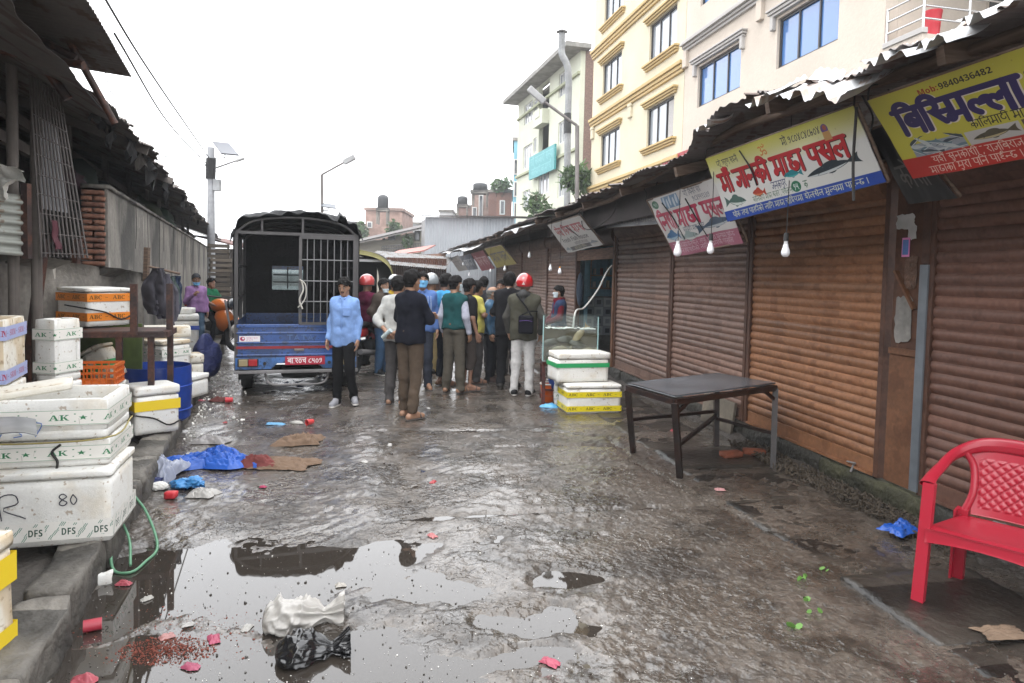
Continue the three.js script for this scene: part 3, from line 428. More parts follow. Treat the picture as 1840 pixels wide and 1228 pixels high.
const janaki = cvs(2048, 600, (g, w, h) => {
  const gd = g.createLinearGradient(0, 0, 0, h * 0.42); gd.addColorStop(0, '#d2cc55'); gd.addColorStop(1, '#f4f3ee'); g.fillStyle = '#f2f1ec'; g.fillRect(0, 0, w, h); g.fillStyle = gd; g.fillRect(0, 0, w, h * 0.42);
  g.fillStyle = '#1f4db0'; g.fillRect(0, h * 0.845, w, h); dev(g, 'प्रो. अरुण सहनी', 160, 58, 54, '#1d1b3a', 11); dev(g, 'मो ९८०४८४८७०४', 1180, 50, 62, '#1d1b3a', 11);
  for (const [dx, c, k] of [[9, '#2a1414', 21], [0, '#c8202a', 20]]) { dev(g, 'माँ जानकी माछा पसल', 90 + dx, 180 + dx * 0.7, 158, c, k, (1760) / devWidth('माँ जानकी माछा पसल', 158)); }
  g.strokeStyle = '#d9863c'; g.lineWidth = 11; g.lineCap = 'round'; g.save(); g.translate(860, 40); g.scale(1.15, 1.15); g.stroke(new Path2D('M10 20C40 4 44 40 22 44C52 44 46 86 10 74M40 56C60 48 76 40 84 60C88 76 64 84 62 70M50 14C56 26 76 26 84 10M70 2v.1')); g.restore();
  g.fillStyle = '#6a4a8a'; g.beginPath(); g.arc(1700, 90, 40, 0, 7); g.fill(); g.fillStyle = '#d0a060'; g.fillRect(1665, 110, 80, 70); g.fillStyle = '#b0552e'; g.beginPath(); g.arc(1705, 80, 20, 0, 7); g.fill();
  dev(g, 'जनकपुर', 850, 372, 60, '#22306e', 11); dev(g, 'कालिमाटी माछा बजार , पसल न.', 520, 448, 44, '#2d6a44', 9); g.fillStyle = '#1b7a55'; g.beginPath(); g.ellipse(1165, 455, 62, 46, 0, 0, 7); g.fill(); dev(g, '१५', 1128, 428, 56, '#fff', 12); dev(g, 'क', 1262, 430, 56, '#2d6a44', 12);
  fish(g, 250, 440, 330, 150, '#4f6f66', '#dfe6df', -1, 0.08); fish(g, 640, 420, 190, 110, '#c9442c', '#e88a5c', 1, 0.1); fish(g, 1170, 350, 230, 90, '#1f8d97', '#3db3b1', 1, 0.05); fish(g, 1610, 385, 560, 130, '#26343e', '#dde4e4', 1, -0.06);
  devC(g, 'थोक तथा पार्टीको लागि माछा चाहिएमा होलसेल मूल्यमा पाईन्छ ।', w / 2, h * 0.885, 46, '#f3f1c8', 10, 1780); worn(g, w, h, 5, 260, 0.2);
});
banner('white banner with red title, three fish and a blue bottom strip', [[2.70, 2.75, 5.61], [2.70, 2.75, 3.68], [2.93, 2.31, 3.67], [2.93, 2.215, 5.59]], janaki, { seed: 2, rips: [[0.3, 0.95, 0.32, 0.4]] });
const bism = cvs(2048, 640, (g, w, h) => {
  g.fillStyle = '#d0c844'; g.fillRect(0, 0, w, h); g.fillStyle = '#c22418'; g.fillRect(0, h * 0.76, w, h);
  g.font = 'bold 54px sans-serif'; g.fillStyle = '#a8281c'; g.fillText('Mob:', 330, 80); g.fillStyle = '#221c20'; g.fillText('9840436482', 465, 80);
  for (const [dx, c, k] of [[8, '#e9dcd0', 24], [0, '#2b1a5e', 22]]) { dev(g, 'बिस्मिल्ला फिश सप', 110 + dx, 140 + dx * 0.6, 172, c, k, 740 / devWidth('बिस्मिल्ला', 172)); }
  dev(g, 'कालिमाटी माछा बजार , काठमाण्डौ', 520, 326, 52, '#211a1a', 11);
  const pic = (x, ww, c) => { g.fillStyle = c; g.fillRect(x, 392, ww, 96); };
  pic(110, 336, '#9fa7b0'); g.save(); g.beginPath(); g.rect(110, 345, 336, 143); g.clip(); for (let i = 0; i < 12; i++) fish(g, 140 + (i % 5) * 70, 380 + (i * 47) % 100, 170, 40, ['#3c4954', '#6f8894', '#c8d0d2'][i % 3], '#d8dcda', 1, -0.5 + 0.12 * i); g.restore();
  pic(460, 300, '#cfcbc6'); fish(g, 610, 440, 240, 86, '#57503a', '#c9b98c', 1, -0.06); pic(774, 330, '#5a4840'); g.strokeStyle = '#2b201c'; g.lineWidth = 24; g.beginPath(); g.arc(930, 440, 40, 0, 6); g.stroke(); g.strokeStyle = '#8a7260'; g.lineWidth = 10; g.beginPath(); g.arc(930, 440, 22, 0, 5); g.stroke();
  pic(1120, 330, '#8fa0a8'); fish(g, 1280, 440, 270, 80, '#4b5a66', '#d4d8d2', -1, 0.1);
  g.fillStyle = '#c22418'; g.fillRect(0, h * 0.76, w, h); dev(g, 'यहाँ सुनकोशी , राजबिराज , जनकपुर तथा भारतका', 200, 505, 50, '#f6d9c8', 10); dev(g, 'माछाका भुरा पनि पाईन्छ । ब्राउन , रेष्टुरेन्ट , होटल', 150, 575, 50, '#f6d9c8', 10); worn(g, w, h, 8, 240, 0.22);
});
banner('yellow banner with dark blue title and phone number over a red strip', [[2.70, 2.75, 3.56], [2.70, 2.72, 1.45], [3.03, 2.31, 1.45], [3.03, 2.325, 3.56]], bism, { seed: 7 });
const nisha = cvs(1400, 560, (g, w, h) => {
  g.fillStyle = '#e6e2df'; g.fillRect(0, 0, w, h); g.fillStyle = '#b5677f'; g.fillRect(0, h * 0.76, w, h); g.fillStyle = '#1f6b4b'; g.beginPath(); g.ellipse(130, 62, 92, 38, 0, 0, 7); g.fill(); g.fillStyle = '#cfe6da'; g.font = 'bold 34px sans-serif'; g.fillText('१५४२०', 80, 74); dev(g, '१५४२०', 70, 46, 34, '#dcefe4', 10);
  for (const [dx, c] of [[5, '#7d4450'], [0, '#c4395a']]) dev(g, 'निशा माछा पसल', 60 + dx, 160 + dx, 138, c, 18, 1280 / devWidth('निशा माछा पसल', 138));
  g.fillStyle = '#7f9fbd'; g.fillRect(360, 14, 300, 110); g.fillStyle = '#dfe9f2'; for (let i = 0; i < 5; i++) { g.beginPath(); g.ellipse(400 + i * 56, 60 + (i % 2) * 20, 16, 46, 0.3, 0, 7); g.fill(); }
  dev(g, 'प्रो. विनोद साह', 760, 22, 46, '#33405c', 9); dev(g, '९८४१५१३३०९', 860, 80, 50, '#33405c', 9); dev(g, 'कालिमाटी माछा बजार', 520, 318, 40, '#33405c', 9);
  fish(g, 200, 370, 340, 140, '#3f78a8', '#a9c6da', 1, 0); fish(g, 580, 400, 320, 130, '#9fb0ae', '#d9dcd6', -1, 0); fish(g, 1060, 350, 560, 130, '#4c6076', '#c5ccd0', -1, -0.05);
  devC(g, 'यहाँ ताजा माछा होलसेल तथा खुद्रा मूल्यमा पाईन्छ', w / 2, h * 0.80, 38, '#f1d6dc', 8, 1240); devC(g, 'होटल तथा पार्टीको लागि सम्पर्क गर्नुहोला', w / 2, h * 0.89, 38, '#f1d6dc', 8, 1100); worn(g, w, h, 3, 240, 0.25);
});
banner('torn white fish shop banner with a mauve bottom strip', [[2.8, 2.555, 7.26], [2.82, 2.6, 5.6], [3.12, 2.04, 5.63], [3.1, 1.94, 7.12]], nisha, { seed: 4, warp: 0.03, rips: [[0.26, 0.9, 0.33, 0.25], [0.55, 0.85, 0.6, 0.2]] });
const fresh = cvs(1024, 480, (g, w, h) => { g.fillStyle = '#dcdad6'; g.fillRect(0, 0, w, h); dev(g, 'फ्रेस फिस हाउस', 120, 90, 120, '#b5303a', 18, 1.0); g.font = 'bold 92px sans-serif'; g.fillStyle = '#1f1d22'; g.fillText('Fresh Fish House', 130, 320); dev(g, 'कालिमाटी माछा बजार', 420, 350, 40, '#3a3a40', 9); g.fillStyle = '#4a4a50'; g.fillRect(220, 400, 560, 60); dev(g, 'ताजा माछा पाईन्छ', 330, 412, 40, '#e0d8b0', 9); fish(g, 130, 430, 200, 90, '#8d98a2', '#d8dcdc', 1, 0); fish(g, 890, 410, 220, 90, '#8d98a2', '#e0d8c8', -1, 0); worn(g, w, h, 13, 200, 0.3); });
banner('tilted white shop board with red and black lettering over the open shop', [[2.70, 2.58, 11.63], [2.70, 2.58, 9.6], [3.08, 2.18, 9.62], [3.08, 2.11, 11.65]], fresh, { seed: 6, rips: [[0.5, 0.8, 0.62, 0.45]] });
const dark = cvs(1024, 300, (g, w, h) => { g.fillStyle = '#2b2a31'; g.fillRect(0, 0, w, h); devC(g, 'ताजा माछा पसल', w / 2, 70, 110, '#5d6578', 16, 900); devC(g, 'यहाँ फ्रेस माछाहरु पाईन्छ', w / 2, 230, 44, '#8d7f78', 9, 940); worn(g, w, h, 31, 200, 0.25); });
banner('dark faded signboard above the greyish shutter', [[2.98, 2.78, 9.6], [2.98, 2.74, 7.42], [3.02, 2.32, 7.40], [3.02, 2.40, 9.3]], dark, { seed: 9 });
banner('dark narrow hanging sheet between the yellow and the white banner', [[2.85, 2.62, 3.72], [2.85, 2.62, 3.5], [3.2, 2.2, 3.42], [3.2, 2.2, 3.8]], cvs(256, 256, (g, w, h) => { g.fillStyle = '#1d1c1e'; g.fillRect(0, 0, w, h); dev(g, 'कोशी', 40, 130, 70, '#6d6a66', 12); }), { seed: 5 });
for (const [c, bg, ink, text, label, seed] of [
  [[[870, 448], [900, 441], [928, 474], [893, 481]], '#a99a2d', '#3b3a55', 'माछा पसल', 'faded yellow shop board far down the row', 1], [[[846, 456], [868, 450], [888, 483], [866, 487]], '#9c3a4e', '#e2c4c4', 'फिस सप', 'faded crimson shop board far down the row', 2],
  [[[825, 462], [845, 456], [858, 484], [842, 486]], '#4a5a72', '#b8c0c8', 'माछा', 'slate blue shop board far down the row', 3], [[[808, 465], [822, 460], [842, 485], [824, 488]], '#8a8a86', '#565a5e', 'माछा', 'grey shop board beyond the slate blue one', 4]]) {
  const q = c.map(([x, y], i) => { const lx = i < 2 ? 2.7 : 3.1, [s, yy] = ROW.on(x, y, lx); return [lx, yy, s]; });
  banner(label, q, cvs(256, 128, (g, w, h) => { g.fillStyle = bg; g.fillRect(0, 0, w, h); devC(g, text, w / 2, 40, 52, ink, 14, 200); worn(g, w, h, seed, 60, 0.3); }), { seed });
}
// ---------------------------------------------------------------- bulbs on cords under the eave
M.bulb = mat([0.85, 0.85, 0.88], 0.35); M.socket = mat([0.02, 0.02, 0.02], 0.5); M.bulbBase = mat([0.7, 0.7, 0.7], 0.4);
const bulbGeo = prep(lathe([[0, -0.062], [0.016, -0.059], [0.028, -0.046], [0.031, -0.03], [0.028, -0.012], [0.019, 0.016], [0.015, 0.034], [0, 0.034]], 18));
for (const [px, py, lx, sock, label, k] of [[1412, 447, 2.85, 1, 'hanging bulb before the orange brown shutter', 1], [1277, 444, 2.75, 1, 'hanging bulb below the torn banner, next to the blue strip', 1], [1218, 447, 2.75, 0, 'large hanging bulb at the left corner of the torn banner', 1.25], [1006, 486, 2.7, 2, 'hanging bulb with an orange socket', 1], [989, 481, 2.7, 0, 'hanging bulb next to the orange socket', 1], [951, 458, 2.7, 0, 'high hanging bulb above the red helmet', 1], [907, 482, 2.7, 0, 'hanging bulb below the faded yellow board', 1.05], [881, 486, 2.7, 0, 'small bulb below the crimson board', 0.8], [843, 493, 2.7, 0, 'small far bulb below the slate blue board', 1.2], [832, 474, 2.7, 0, 'small far bulb before the grey board', 1.1], [809, 493, 2.7, 0, 'farthest hanging bulb but one', 1.3], [776, 492, 2.7, 0, 'farthest bulb of the row', 1.3]]) {
  const p = ROW.plane(px, py, lx), t = thing('light_bulb', label, 'light bulb', p, 0, 'bulbs hanging under the eave'), s = p.dot(ROW.f);
  const b = mesh('bulb', bulbGeo, M.bulb, t); b.scale.setScalar(k);
  obj('cap', [cyl(0.014 * k, 0.014 * k, 0.03 * k, 0, 0.045 * k, 0)], sock === 2 ? mat([0.75, 0.3, 0.02], 0.5) : M.bulbBase, t); if (sock === 1) obj('socket', [cyl(0.019, 0.016, 0.06, 0, 0.085, 0)], M.socket, t);
  const top = eaveY(s) - 0.07 - p.y; obj('cord', [tube([[0, 0.05 * k, 0], [0.004, top * 0.5, 0.003], [0, top, 0]], 0.0035, 5)], M.cord, t);
}
// ================================================================ buildings behind the shops and down the street
const wallM = (c, r = 0.85) => mat(c, r, { map: T.plaster, bumpMap: T.bump, bumpScale: 0.003 });
M.paneWhite = mat([0.26, 0.29, 0.33], 0.1, { phys: true, clearcoat: 1, clearcoatRoughness: 0.04 }); M.frameDark = mat([0.025, 0.024, 0.026], 0.4); M.frameWhite = mat([0.62, 0.62, 0.6], 0.5); M.curtain = mat([0.45, 0.43, 0.42], 0.8, { map: T.weave });
M.ochre = mat([0.54, 0.39, 0.17], 0.7, { map: T.plaster }); M.trim = mat([0.46, 0.44, 0.42], 0.75, { map: T.plaster }); M.brickFar = mat([0.24, 0.155, 0.125], 0.9, { map: T.brick, bumpMap: T.bump, bumpScale: 0.01 });
// a block whose street face lies on a frame's upright plane; windows are real openings: [s0, s1, y0, y1, panes, kind]
function block(name, label, cat, fr, lx, s0, s1, y0, y1, depth, wm, wins, o = {}) {
  const t = thing(name, label, cat, fr.to(lx, 0, s0), fr.a, o.group), L = s1 - s0, sh = shape([[0, y0], [L, y0], [L, y1], [0, y1]]);
  for (const w of wins) { const p = new THREE.Path(); p.moveTo(w[0] - s0, w[2]); p.lineTo(w[0] - s0, w[3]); p.lineTo(w[1] - s0, w[3]); p.lineTo(w[1] - s0, w[2]); sh.holes.push(p); }
  const face = mv(extr(sh, 0.28), 0, 0, 0, 0, PI / 2);
  obj('wall', [face, box(0.28, y1 - y0, L - 0.56, depth - 0.14, (y0 + y1) / 2, -L / 2), box(depth - 0.28, y1 - y0, 0.28, depth / 2 + 0.14, (y0 + y1) / 2, -L + 0.14)], wm, t);
  obj('end_wall', [box(depth - 0.285, y1 - y0, 0.28, depth / 2 + 0.143, (y0 + y1) / 2, -0.14)], o.end ?? wm, t);
  obj('flat_roof', [box(depth - 0.58, 0.2, L - 0.58, depth / 2, y1 - 0.35, -L / 2)], M.concrete, t);
  if (o.floors) for (const y of o.floors) obj('floor_slab', [box(depth - 0.6, 0.15, L - 0.6, depth / 2, y, -L / 2)], M.concrete, t);
  for (const w of wins) {
    const [a, b, c, d, n = 2, kind = {}] = w, W = b - a, H = d - c, z = -(a - s0) - W / 2, y = (c + d) / 2, fm = kind.frame ?? M.frameDark, fw = kind.fw ?? 0.06, x = kind.x ?? 0.1;
    const f = obj('window', [box(0.06, fw, W, x, c + fw / 2, z), box(0.06, fw, W, x, d - fw / 2, z), box(0.06, H - 2 * fw, fw, x, y, z + W / 2 - fw / 2), box(0.06, H - 2 * fw, fw, x, y, z - W / 2 + fw / 2), ...Array.from({ length: n - 1 }, (_, k) => box(0.055, H - 2 * fw, fw * 0.8, x + 0.004, y, z + W / 2 - W * (k + 1) / n)), ...(kind.rails ?? []).map((v) => box(0.05, 0.03, W - 2 * fw, x + 0.006, c + H * v, z))], fm, t);
    for (let k = 0; k < n; k++) obj('pane', [box(0.012, H - 2 * fw, W / n - fw * 0.9, x + 0.02, y, z + W / 2 - W * (k + 0.5) / n)], kind.open === k ? M.black : kind.pane ?? M.paneWhite, f);
    if (kind.open !== undefined) obj('curtain', [box(0.02, H - 0.2, W / n * 0.6, x - 0.005, y, z + W / 2 - W * (kind.open + 0.5) / n)], M.curtain, f);
    if (kind.bars) obj('window_bars', Array.from({ length: kind.bars }, (_, k) => box(0.03, H - 0.05, 0.03, x - 0.06, y, z + W / 2 - W * (k + 0.5) / kind.bars)), M.frameWhite, f);
    for (const m of kind.trims ?? []) obj(m[0], m[1](W).map((g) => g.translate(0, m[2] ? c : d, z)), m[3], t);
  }
  return t;
}
const BLD = new Frame(12.5), BX = D(1065, 340, 29.5).dot(BLD.x);
const mould = (W, k, up) => [0, 1, 2].map((i) => rbox(0.09 + 0.05 * (up ? i : 2 - i), 0.07, W + 0.34 + 0.08 * (up ? i : 2 - i) * k, 0.012, -0.03 - 0.025 * (up ? i : 2 - i), up ? 0.06 + i * 0.072 : -0.06 - i * 0.072, 0));
{
  const trims = [['window_hood', (W) => mould(W, 1, true), 0, M.ochre], ['window_ledge', (W) => mould(W, 1, false), 1, M.ochre]], wins = [];
  for (const [c, d, j] of [[0.6, 1.95, 0], [3.32, 4.64, 0], [6.22, 7.56, 0], [9.1, 10.42, 1], [12.0, 13.35, 2]]) { wins.push([20.4, 22.5, c, d, 3, { trims, open: c === 6.22 ? 0 : undefined }]); wins.push([25.1, 27.2, c, d, 3, { trims }]); }
  const t = block('apartment_building', 'pale yellow apartment building with ochre window ledges above the shop roof', 'building', BLD, BX, 19.75, 28.4, 0, 16.6, 9, wallM([0.66, 0.595, 0.44]), wins, { floors: [5.4, 8.3, 11.2] });
  for (const y of [2.46, 5.38, 8.26, 11.15, 14.05]) obj('string_course', [rbox(0.14, 0.12, 8.66, 0.02, -0.055, y, -4.325), rbox(0.2, 0.12, 8.7, 0.02, -0.085, y + 0.122, -4.325), rbox(0.1, 0.1, 8.64, 0.02, -0.03, y - 0.112, -4.325)], M.ochre, t);
  for (const s of [24, 28.2]) obj('corbel', [rbox(0.1, 0.5, 0.28, 0.03, -0.04, 7.85, -(s - 19.75)), rbox(0.12, 0.12, 0.34, 0.03, -0.05, 8.05, -(s - 19.75))], wallM([0.66, 0.595, 0.44]), t);
  const sg = tag(obj('red_signboard', [mv(box(0.08, 0.42, 2.4), 0, 0, 0)], mat([0.45, 0.02, 0.035], 0.5, { map: cvs(512, 96, (g, w, h) => { g.fillStyle = '#c21a2a'; g.fillRect(0, 0, w, h); devC(g, 'माछा खाजा घर', w / 2, 26, 50, '#e8e0dc', 12, 420); }) }), null), 'red signboard low on the yellow building', 'sign');
  sg.position.copy(BLD.to(BX - 0.1, 5.0, 18.6)); sg.position.y = 5.02; sg.rotation.y = BLD.a; const p = BLD.plane(1222, 293, BX - 0.1); sg.position.set(p.x, p.y + 0.1, p.z);
}
{
  const blue = mat([0.055, 0.16, 0.40], 0.12, { phys: true, clearcoat: 1, clearcoatRoughness: 0.05 }), cornice = [['window_hood', (W) => [rbox(0.16, 0.07, W + 0.5, 0.015, -0.06, 0.16, 0), rbox(0.12, 0.06, W + 0.4, 0.015, -0.04, 0.09, 0), rbox(0.2, 0.05, W + 0.56, 0.015, -0.08, 0.222, 0)], 0, M.trim], ['bracket', (W) => [rbox(0.13, 0.34, 0.12, 0.03, -0.05, -0.08, W / 2 + 0.12)], 0, M.trim], ['bracket', (W) => [rbox(0.13, 0.34, 0.12, 0.03, -0.05, -0.08, -W / 2 - 0.12)], 0, M.trim]], wins = [];
  for (const [c, d] of [[3.9, 5.1], [6.76, 7.95], [9.7, 10.9]]) { wins.push([16.5, 18.85, c, d, 3, { pane: blue, trims: cornice }]); wins.push([12.72, 14.9, c, d, 3, { pane: blue, trims: cornice }]); }
  const t = block('apartment_building', 'cream apartment building with blue reflecting windows above the ragged roof', 'building', BLD, BX, 11.4, 19.72, 0, 13.6, 9, wallM([0.60, 0.525, 0.445]), wins, { floors: [5.5, 8.5] });
  obj('cornice', [[0.1, 0], [0.16, 0.075], [0.24, 0.15], [0.18, 0.225]].map(([d, y]) => rbox(d, 0.074, 8.3, 0.01, -d / 2 + 0.02, 8.68 + y, -4.16)), M.trim, t);
  for (const s of [19.6, 15.6]) obj('corbel', [rbox(0.12, 0.5, 0.24, 0.02, -0.05, 8.4, -(s - 11.4))], wallM([0.60, 0.525, 0.445]), t);
  // terrace on a lower block at its near end
  obj('terrace_block', [box(6, 6.15, 0.92, 3.0, 3.075, 0.46)], wallM([0.58, 0.51, 0.435]), t); obj('terrace_kerb', [rbox(0.12, 0.1, 0.96, 0.01, 0.03, 6.2, 0.47)], M.trim, t);
  obj('recessed_wall', [box(0.2, 2.4, 2.2, 2.4, 7.3, 1.1)], wallM([0.58, 0.51, 0.435]), t); obj('terrace_door', [box(0.05, 2.1, 0.9, 2.28, 7.2, 0.55)], M.glassDark, t); obj('terrace_canopy', [box(2.6, 0.12, 2.3, 1.3, 8.56, 1.1)], M.concrete, t);
  const rail = [], st = mat([0.62, 0.62, 0.62], 0.25, { metalness: 0.8 });
  for (const y of [6.42, 6.64, 6.86]) rail.push(rod([0.03, y, 0.02], [0.03, y, 0.9], 0.02), rod([0.03, y, 0.9], [3, y, 0.9], 0.02));
  for (const z of [0.03, 0.9]) rail.push(rod([0.03, 6.2, z], [0.03, 6.88, z], 0.022)); for (const x of [1, 2, 3]) rail.push(rod([x, 6.2, 0.9], [x, 6.88, 0.9], 0.022)); obj('terrace_railing', rail, st, t);
  const lp = BLD.to(BX + 0.45, 6.16, 10.75), pot = tag(obj('red_bucket', [mv(lathe([[0, 0], [0.1, 0], [0.16, 0.5], [0.15, 0.5], [0.12, 0.02]], 18), 0, 0, 0)], mat([0.5, 0.015, 0.03], 0.45), null), 'red plastic bucket on the cream terrace', 'bucket'); pot.position.copy(lp);
}
{ // green house with a balcony bay, brick flank and a long eave
  const GF = new Frame(15.5), gx = D(1042, 300, 38).dot(GF.x), on = (x, y) => GF.on(x, y, gx), W = (x0, x1, y0, y1, n, k) => { const a = on(x0, (y0 + y1) / 2)[0], b = on(x1, (y0 + y1) / 2)[0]; return [b, a, on(x0, y1)[1], on(x0, y0)[1], n, k]; };
  const k = { frame: M.frameWhite, fw: 0.08, bars: 3 }, dark = { pane: mat([0.25, 0.26, 0.19], 0.8), x: 1.0, frame: wallM([0.40, 0.42, 0.27]), fw: 0.1 };
  const s0 = on(1041, 200)[0], s1 = on(929, 300)[0], top = on(1041, 92)[1];
  const t = block('green_house', 'pale green four storey house with brick flank and barred white windows', 'building', GF, gx, s0, s1, 0, top, 8, wallM([0.60, 0.615, 0.50]), [W(1004, 1016, 135, 177, 2, k), W(1003, 1015, 222, 261, 2, k), W(1002, 1014, 313, 356, 2, k), W(942, 957, 191, 226, 3, k), W(958.5, 966, 182, 202, 1, k), W(940, 956, 266, 305, 3, k), W(958, 964, 250, 276, 1, k), W(939, 952, 345, 378, 3, k), W(968, 987, 156, 206, 1, dark), W(968, 986, 229, 274, 1, dark), W(967, 986, 313, 352, 3, k)], { end: M.brickFar });
  obj('eave', [rbox(1.5, 0.28, s1 - s0 + 1, 0.03, -0.3, top + 0.1, -(s1 - s0) / 2)], mat([0.30, 0.29, 0.27], 0.9, { map: T.grime }), t);
  obj('brick_parapet', [box(3, 2.3, 0.3, 3.2, top + 1.0, -0.16)], M.brickFar, t); for (const f of [0.03, 0.335, 0.64]) obj('floor_band', [rbox(0.16, 0.16, s1 - s0, 0.02, -0.06, lerp(top, 0.6, f + 0.06), -(s1 - s0) / 2)], wallM([0.36, 0.38, 0.25]), t);
  obj('balcony', [box(0.5, 0.9, 1.9, -0.2, on(978, 214)[1], -(on(978, 214)[0] - s0)), box(0.06, 0.5, 0.9, -0.46, on(978, 206)[1], -(on(978, 206)[0] - s0))], wallM([0.60, 0.615, 0.50]), t);
  const sb = tag(obj('turquoise_signboard', [box(0.12, 1.5, 1)], mat([0.14, 0.40, 0.42], 0.5, { map: cvs(512, 128, (g, w, h) => { g.fillStyle = '#8fd0d2'; g.fillRect(0, 0, w, h); devC(g, 'श्री सहकारी संस्था', w / 2, 18, 40, '#f4fbfb', 10, 450); devC(g, 'कालिमाटी काठमाण्डौ', w / 2, 78, 34, '#f4fbfb', 9, 400); }) }), null, true), 'turquoise signboard with white lettering on the green house', 'sign');
  const a = GF.plane(952, 305, gx - 0.3), b = GF.plane(998, 280, gx - 0.3); sb.position.copy(a).lerp(b, 0.5); sb.rotation.y = GF.a; sb.scale.set(1, 1.0, a.distanceTo(b));
}
{ // galvanised chimney pipe
  const d = 35, P = (x, y) => D(x, y, d), t = thing('chimney_pipe', 'tall galvanised chimney pipe with a bend before the green house', 'chimney');
  obj('pipe', [tube([P(1019, 372), P(1020, 240), P(1021, 128), P(1017, 112), P(1010, 98), P(1010, 60)], 0.17, 14, 60)], mat([0.30, 0.31, 0.32], 0.6, { map: T.grime }), t);
  obj('rain_cap', [(() => { const g = cyl(0.3, 0.08, 0.14); const p = P(1010, 55); return g.translate(p.x, p.y, p.z); })()], M.greySteel, t); obj('black_band', [rod(P(1020, 204), P(1020, 240), 0.19, 14)], M.black, t);
}
function lamp(label, pole, arm, depth, r, headLen) {   // pole: [[x, y], ...] from foot to bend; arm: to the head
  const P = ([x, y]) => D(x, y, depth), t = thing('street_lamp', label, 'street lamp', [0, 0, 0], 0, 'street lamps'), foot = P(pole[0]); foot.y = 0;
  obj('pole', [tube([foot, P(pole[1])], r, 8), tube([P(pole[1]), P(arm[0])], r * 0.7, 8)], mat([0.20, 0.18, 0.17], 0.6, { map: T.grime }), t);
  const a = P(arm[0]), b = P(arm[1]), dir = b.clone().sub(a).normalize(), g = rbox(0.2, headLen, 0.11, 0.04); g.applyMatrix4(new THREE.Matrix4().makeRotationFromQuaternion(new THREE.Quaternion().setFromUnitVectors(V(0, 1, 0), dir)).setPosition(a.clone().lerp(b, 0.5)));
  obj('lamp_head', [g], mat([0.4, 0.4, 0.4], 0.4, { map: T.grime }), t); return t;
}
lamp('rust brown street lamp rising behind the shop roof before the green house', [[1037, 600], [1037, 226]], [[978, 183], [951, 159]], 20, 0.06, 0.62);
{
  const t = lamp('thin street lamp with small solar panel behind the truck', [[579, 600], [578, 314]], [[618, 292], [637, 282]], 24, 0.05, 0.45);
  obj('solar_panel', [(() => { const p = D(590, 370, 24); return box(0.5, 0.03, 0.34, p.x, p.y, p.z, 0.5, 0.3, -0.25); })()], mat([0.09, 0.1, 0.115], 0.3), t); obj('panel_arm', [rod(D(578, 378, 24), D(589, 378, 24), 0.02), rod(D(589, 378, 24), D(590, 371, 24), 0.02)], M.greySteel, t);
}
// farther houses: simple blocks at their distance, each with its windows
function farBlock(label, x0, x1, y0, y1, d, m, o = {}) {
  const a = D(x0, y1, d), b = D(x1, y1, d), h = D(x0, y0, d).y, t = thing(o.name ?? 'far_house', label, 'building', [(a.x + b.x) / 2, 0, a.z], o.turn ?? 0, 'houses at the end of the street'), w = b.x - a.x, dp = o.depth ?? 8;
  obj('wall', [box(w, h, dp, 0, h / 2, -dp / 2)], m, t); if (o.parapet !== 0) obj('roof_edge', [box(w + 0.3, 0.3, dp + 0.3, 0, h + 0.1, -dp / 2)], o.edge ?? M.concrete, t);
  for (const [wx0, wy0, wx1, wy1] of o.wins ?? []) { const p = D(wx0, wy0, d - 0.05), q = D(wx1, wy1, d - 0.05), W = q.x - p.x, H = p.y - q.y, f = obj('window', [box(W + 0.2, H + 0.2, 0.1, (p.x + q.x) / 2 - t.position.x, (p.y + q.y) / 2, 0.03)], o.frame ?? M.frameWhite, t); obj('pane', [box(W, H, 0.06, (p.x + q.x) / 2 - t.position.x, (p.y + q.y) / 2, 0.08)], M.glassDark, f); }
  return t;
}
const brick2 = mat([0.27, 0.135, 0.10], 0.9, { map: T.brick }), pinkish = mat([0.36, 0.25, 0.21], 0.9, { map: T.grime });
farBlock('light blue and narrow tall house beside the green house', 920, 934, 252, 420, 62, wallM([0.20, 0.45, 0.55]), { depth: 6, wins: [[925, 288, 929, 312], [925, 328, 929, 352], [925, 366, 929, 390]] });
farBlock('salmon pink house edge between the blue and the green house', 933, 938, 262, 420, 61, wallM([0.5, 0.27, 0.25]), { depth: 6, parapet: 0 });
const bk = farBlock('red brick house with window next to the blue house', 891, 918, 345, 420, 66, brick2, { wins: [[900, 362, 905, 384]] });
farBlock('dark red brick house with stepped top down the street', 877, 893, 345, 420, 70, mat([0.22, 0.12, 0.095], 0.9, { map: T.brick }), {}); farBlock('pale brick house with grey rooftop room behind the zinc shed', 846, 877, 345, 420, 76, pinkish, { wins: [[836 + 14, 374, 855, 392], [862, 352, 866, 392]] });
farBlock('low terraced brick house left of the pale one', 822, 848, 372, 420, 82, mat([0.30, 0.19, 0.16], 0.9, { map: T.brick }), {}); farBlock('white gabled house behind the zinc shed', 789, 812, 380, 420, 88, wallM([0.45, 0.45, 0.45]), {});
farBlock('pink brick house with a black water tank on top', 656, 721, 377, 450, 72, mat([0.40, 0.26, 0.215], 0.9, { map: T.grime }), { edge: pinkish, wins: [[649 + 12, 400, 667, 408]] }); farBlock('small pale house with wide window left of the pink house', 614, 642, 402, 450, 70, wallM([0.42, 0.43, 0.38]), { wins: [[622, 404, 638, 414]] });
farBlock('grey low buildings far behind the pink house', 721, 757, 402, 450, 95, mat([0.36, 0.36, 0.36], 0.9, { map: T.grime }), {});
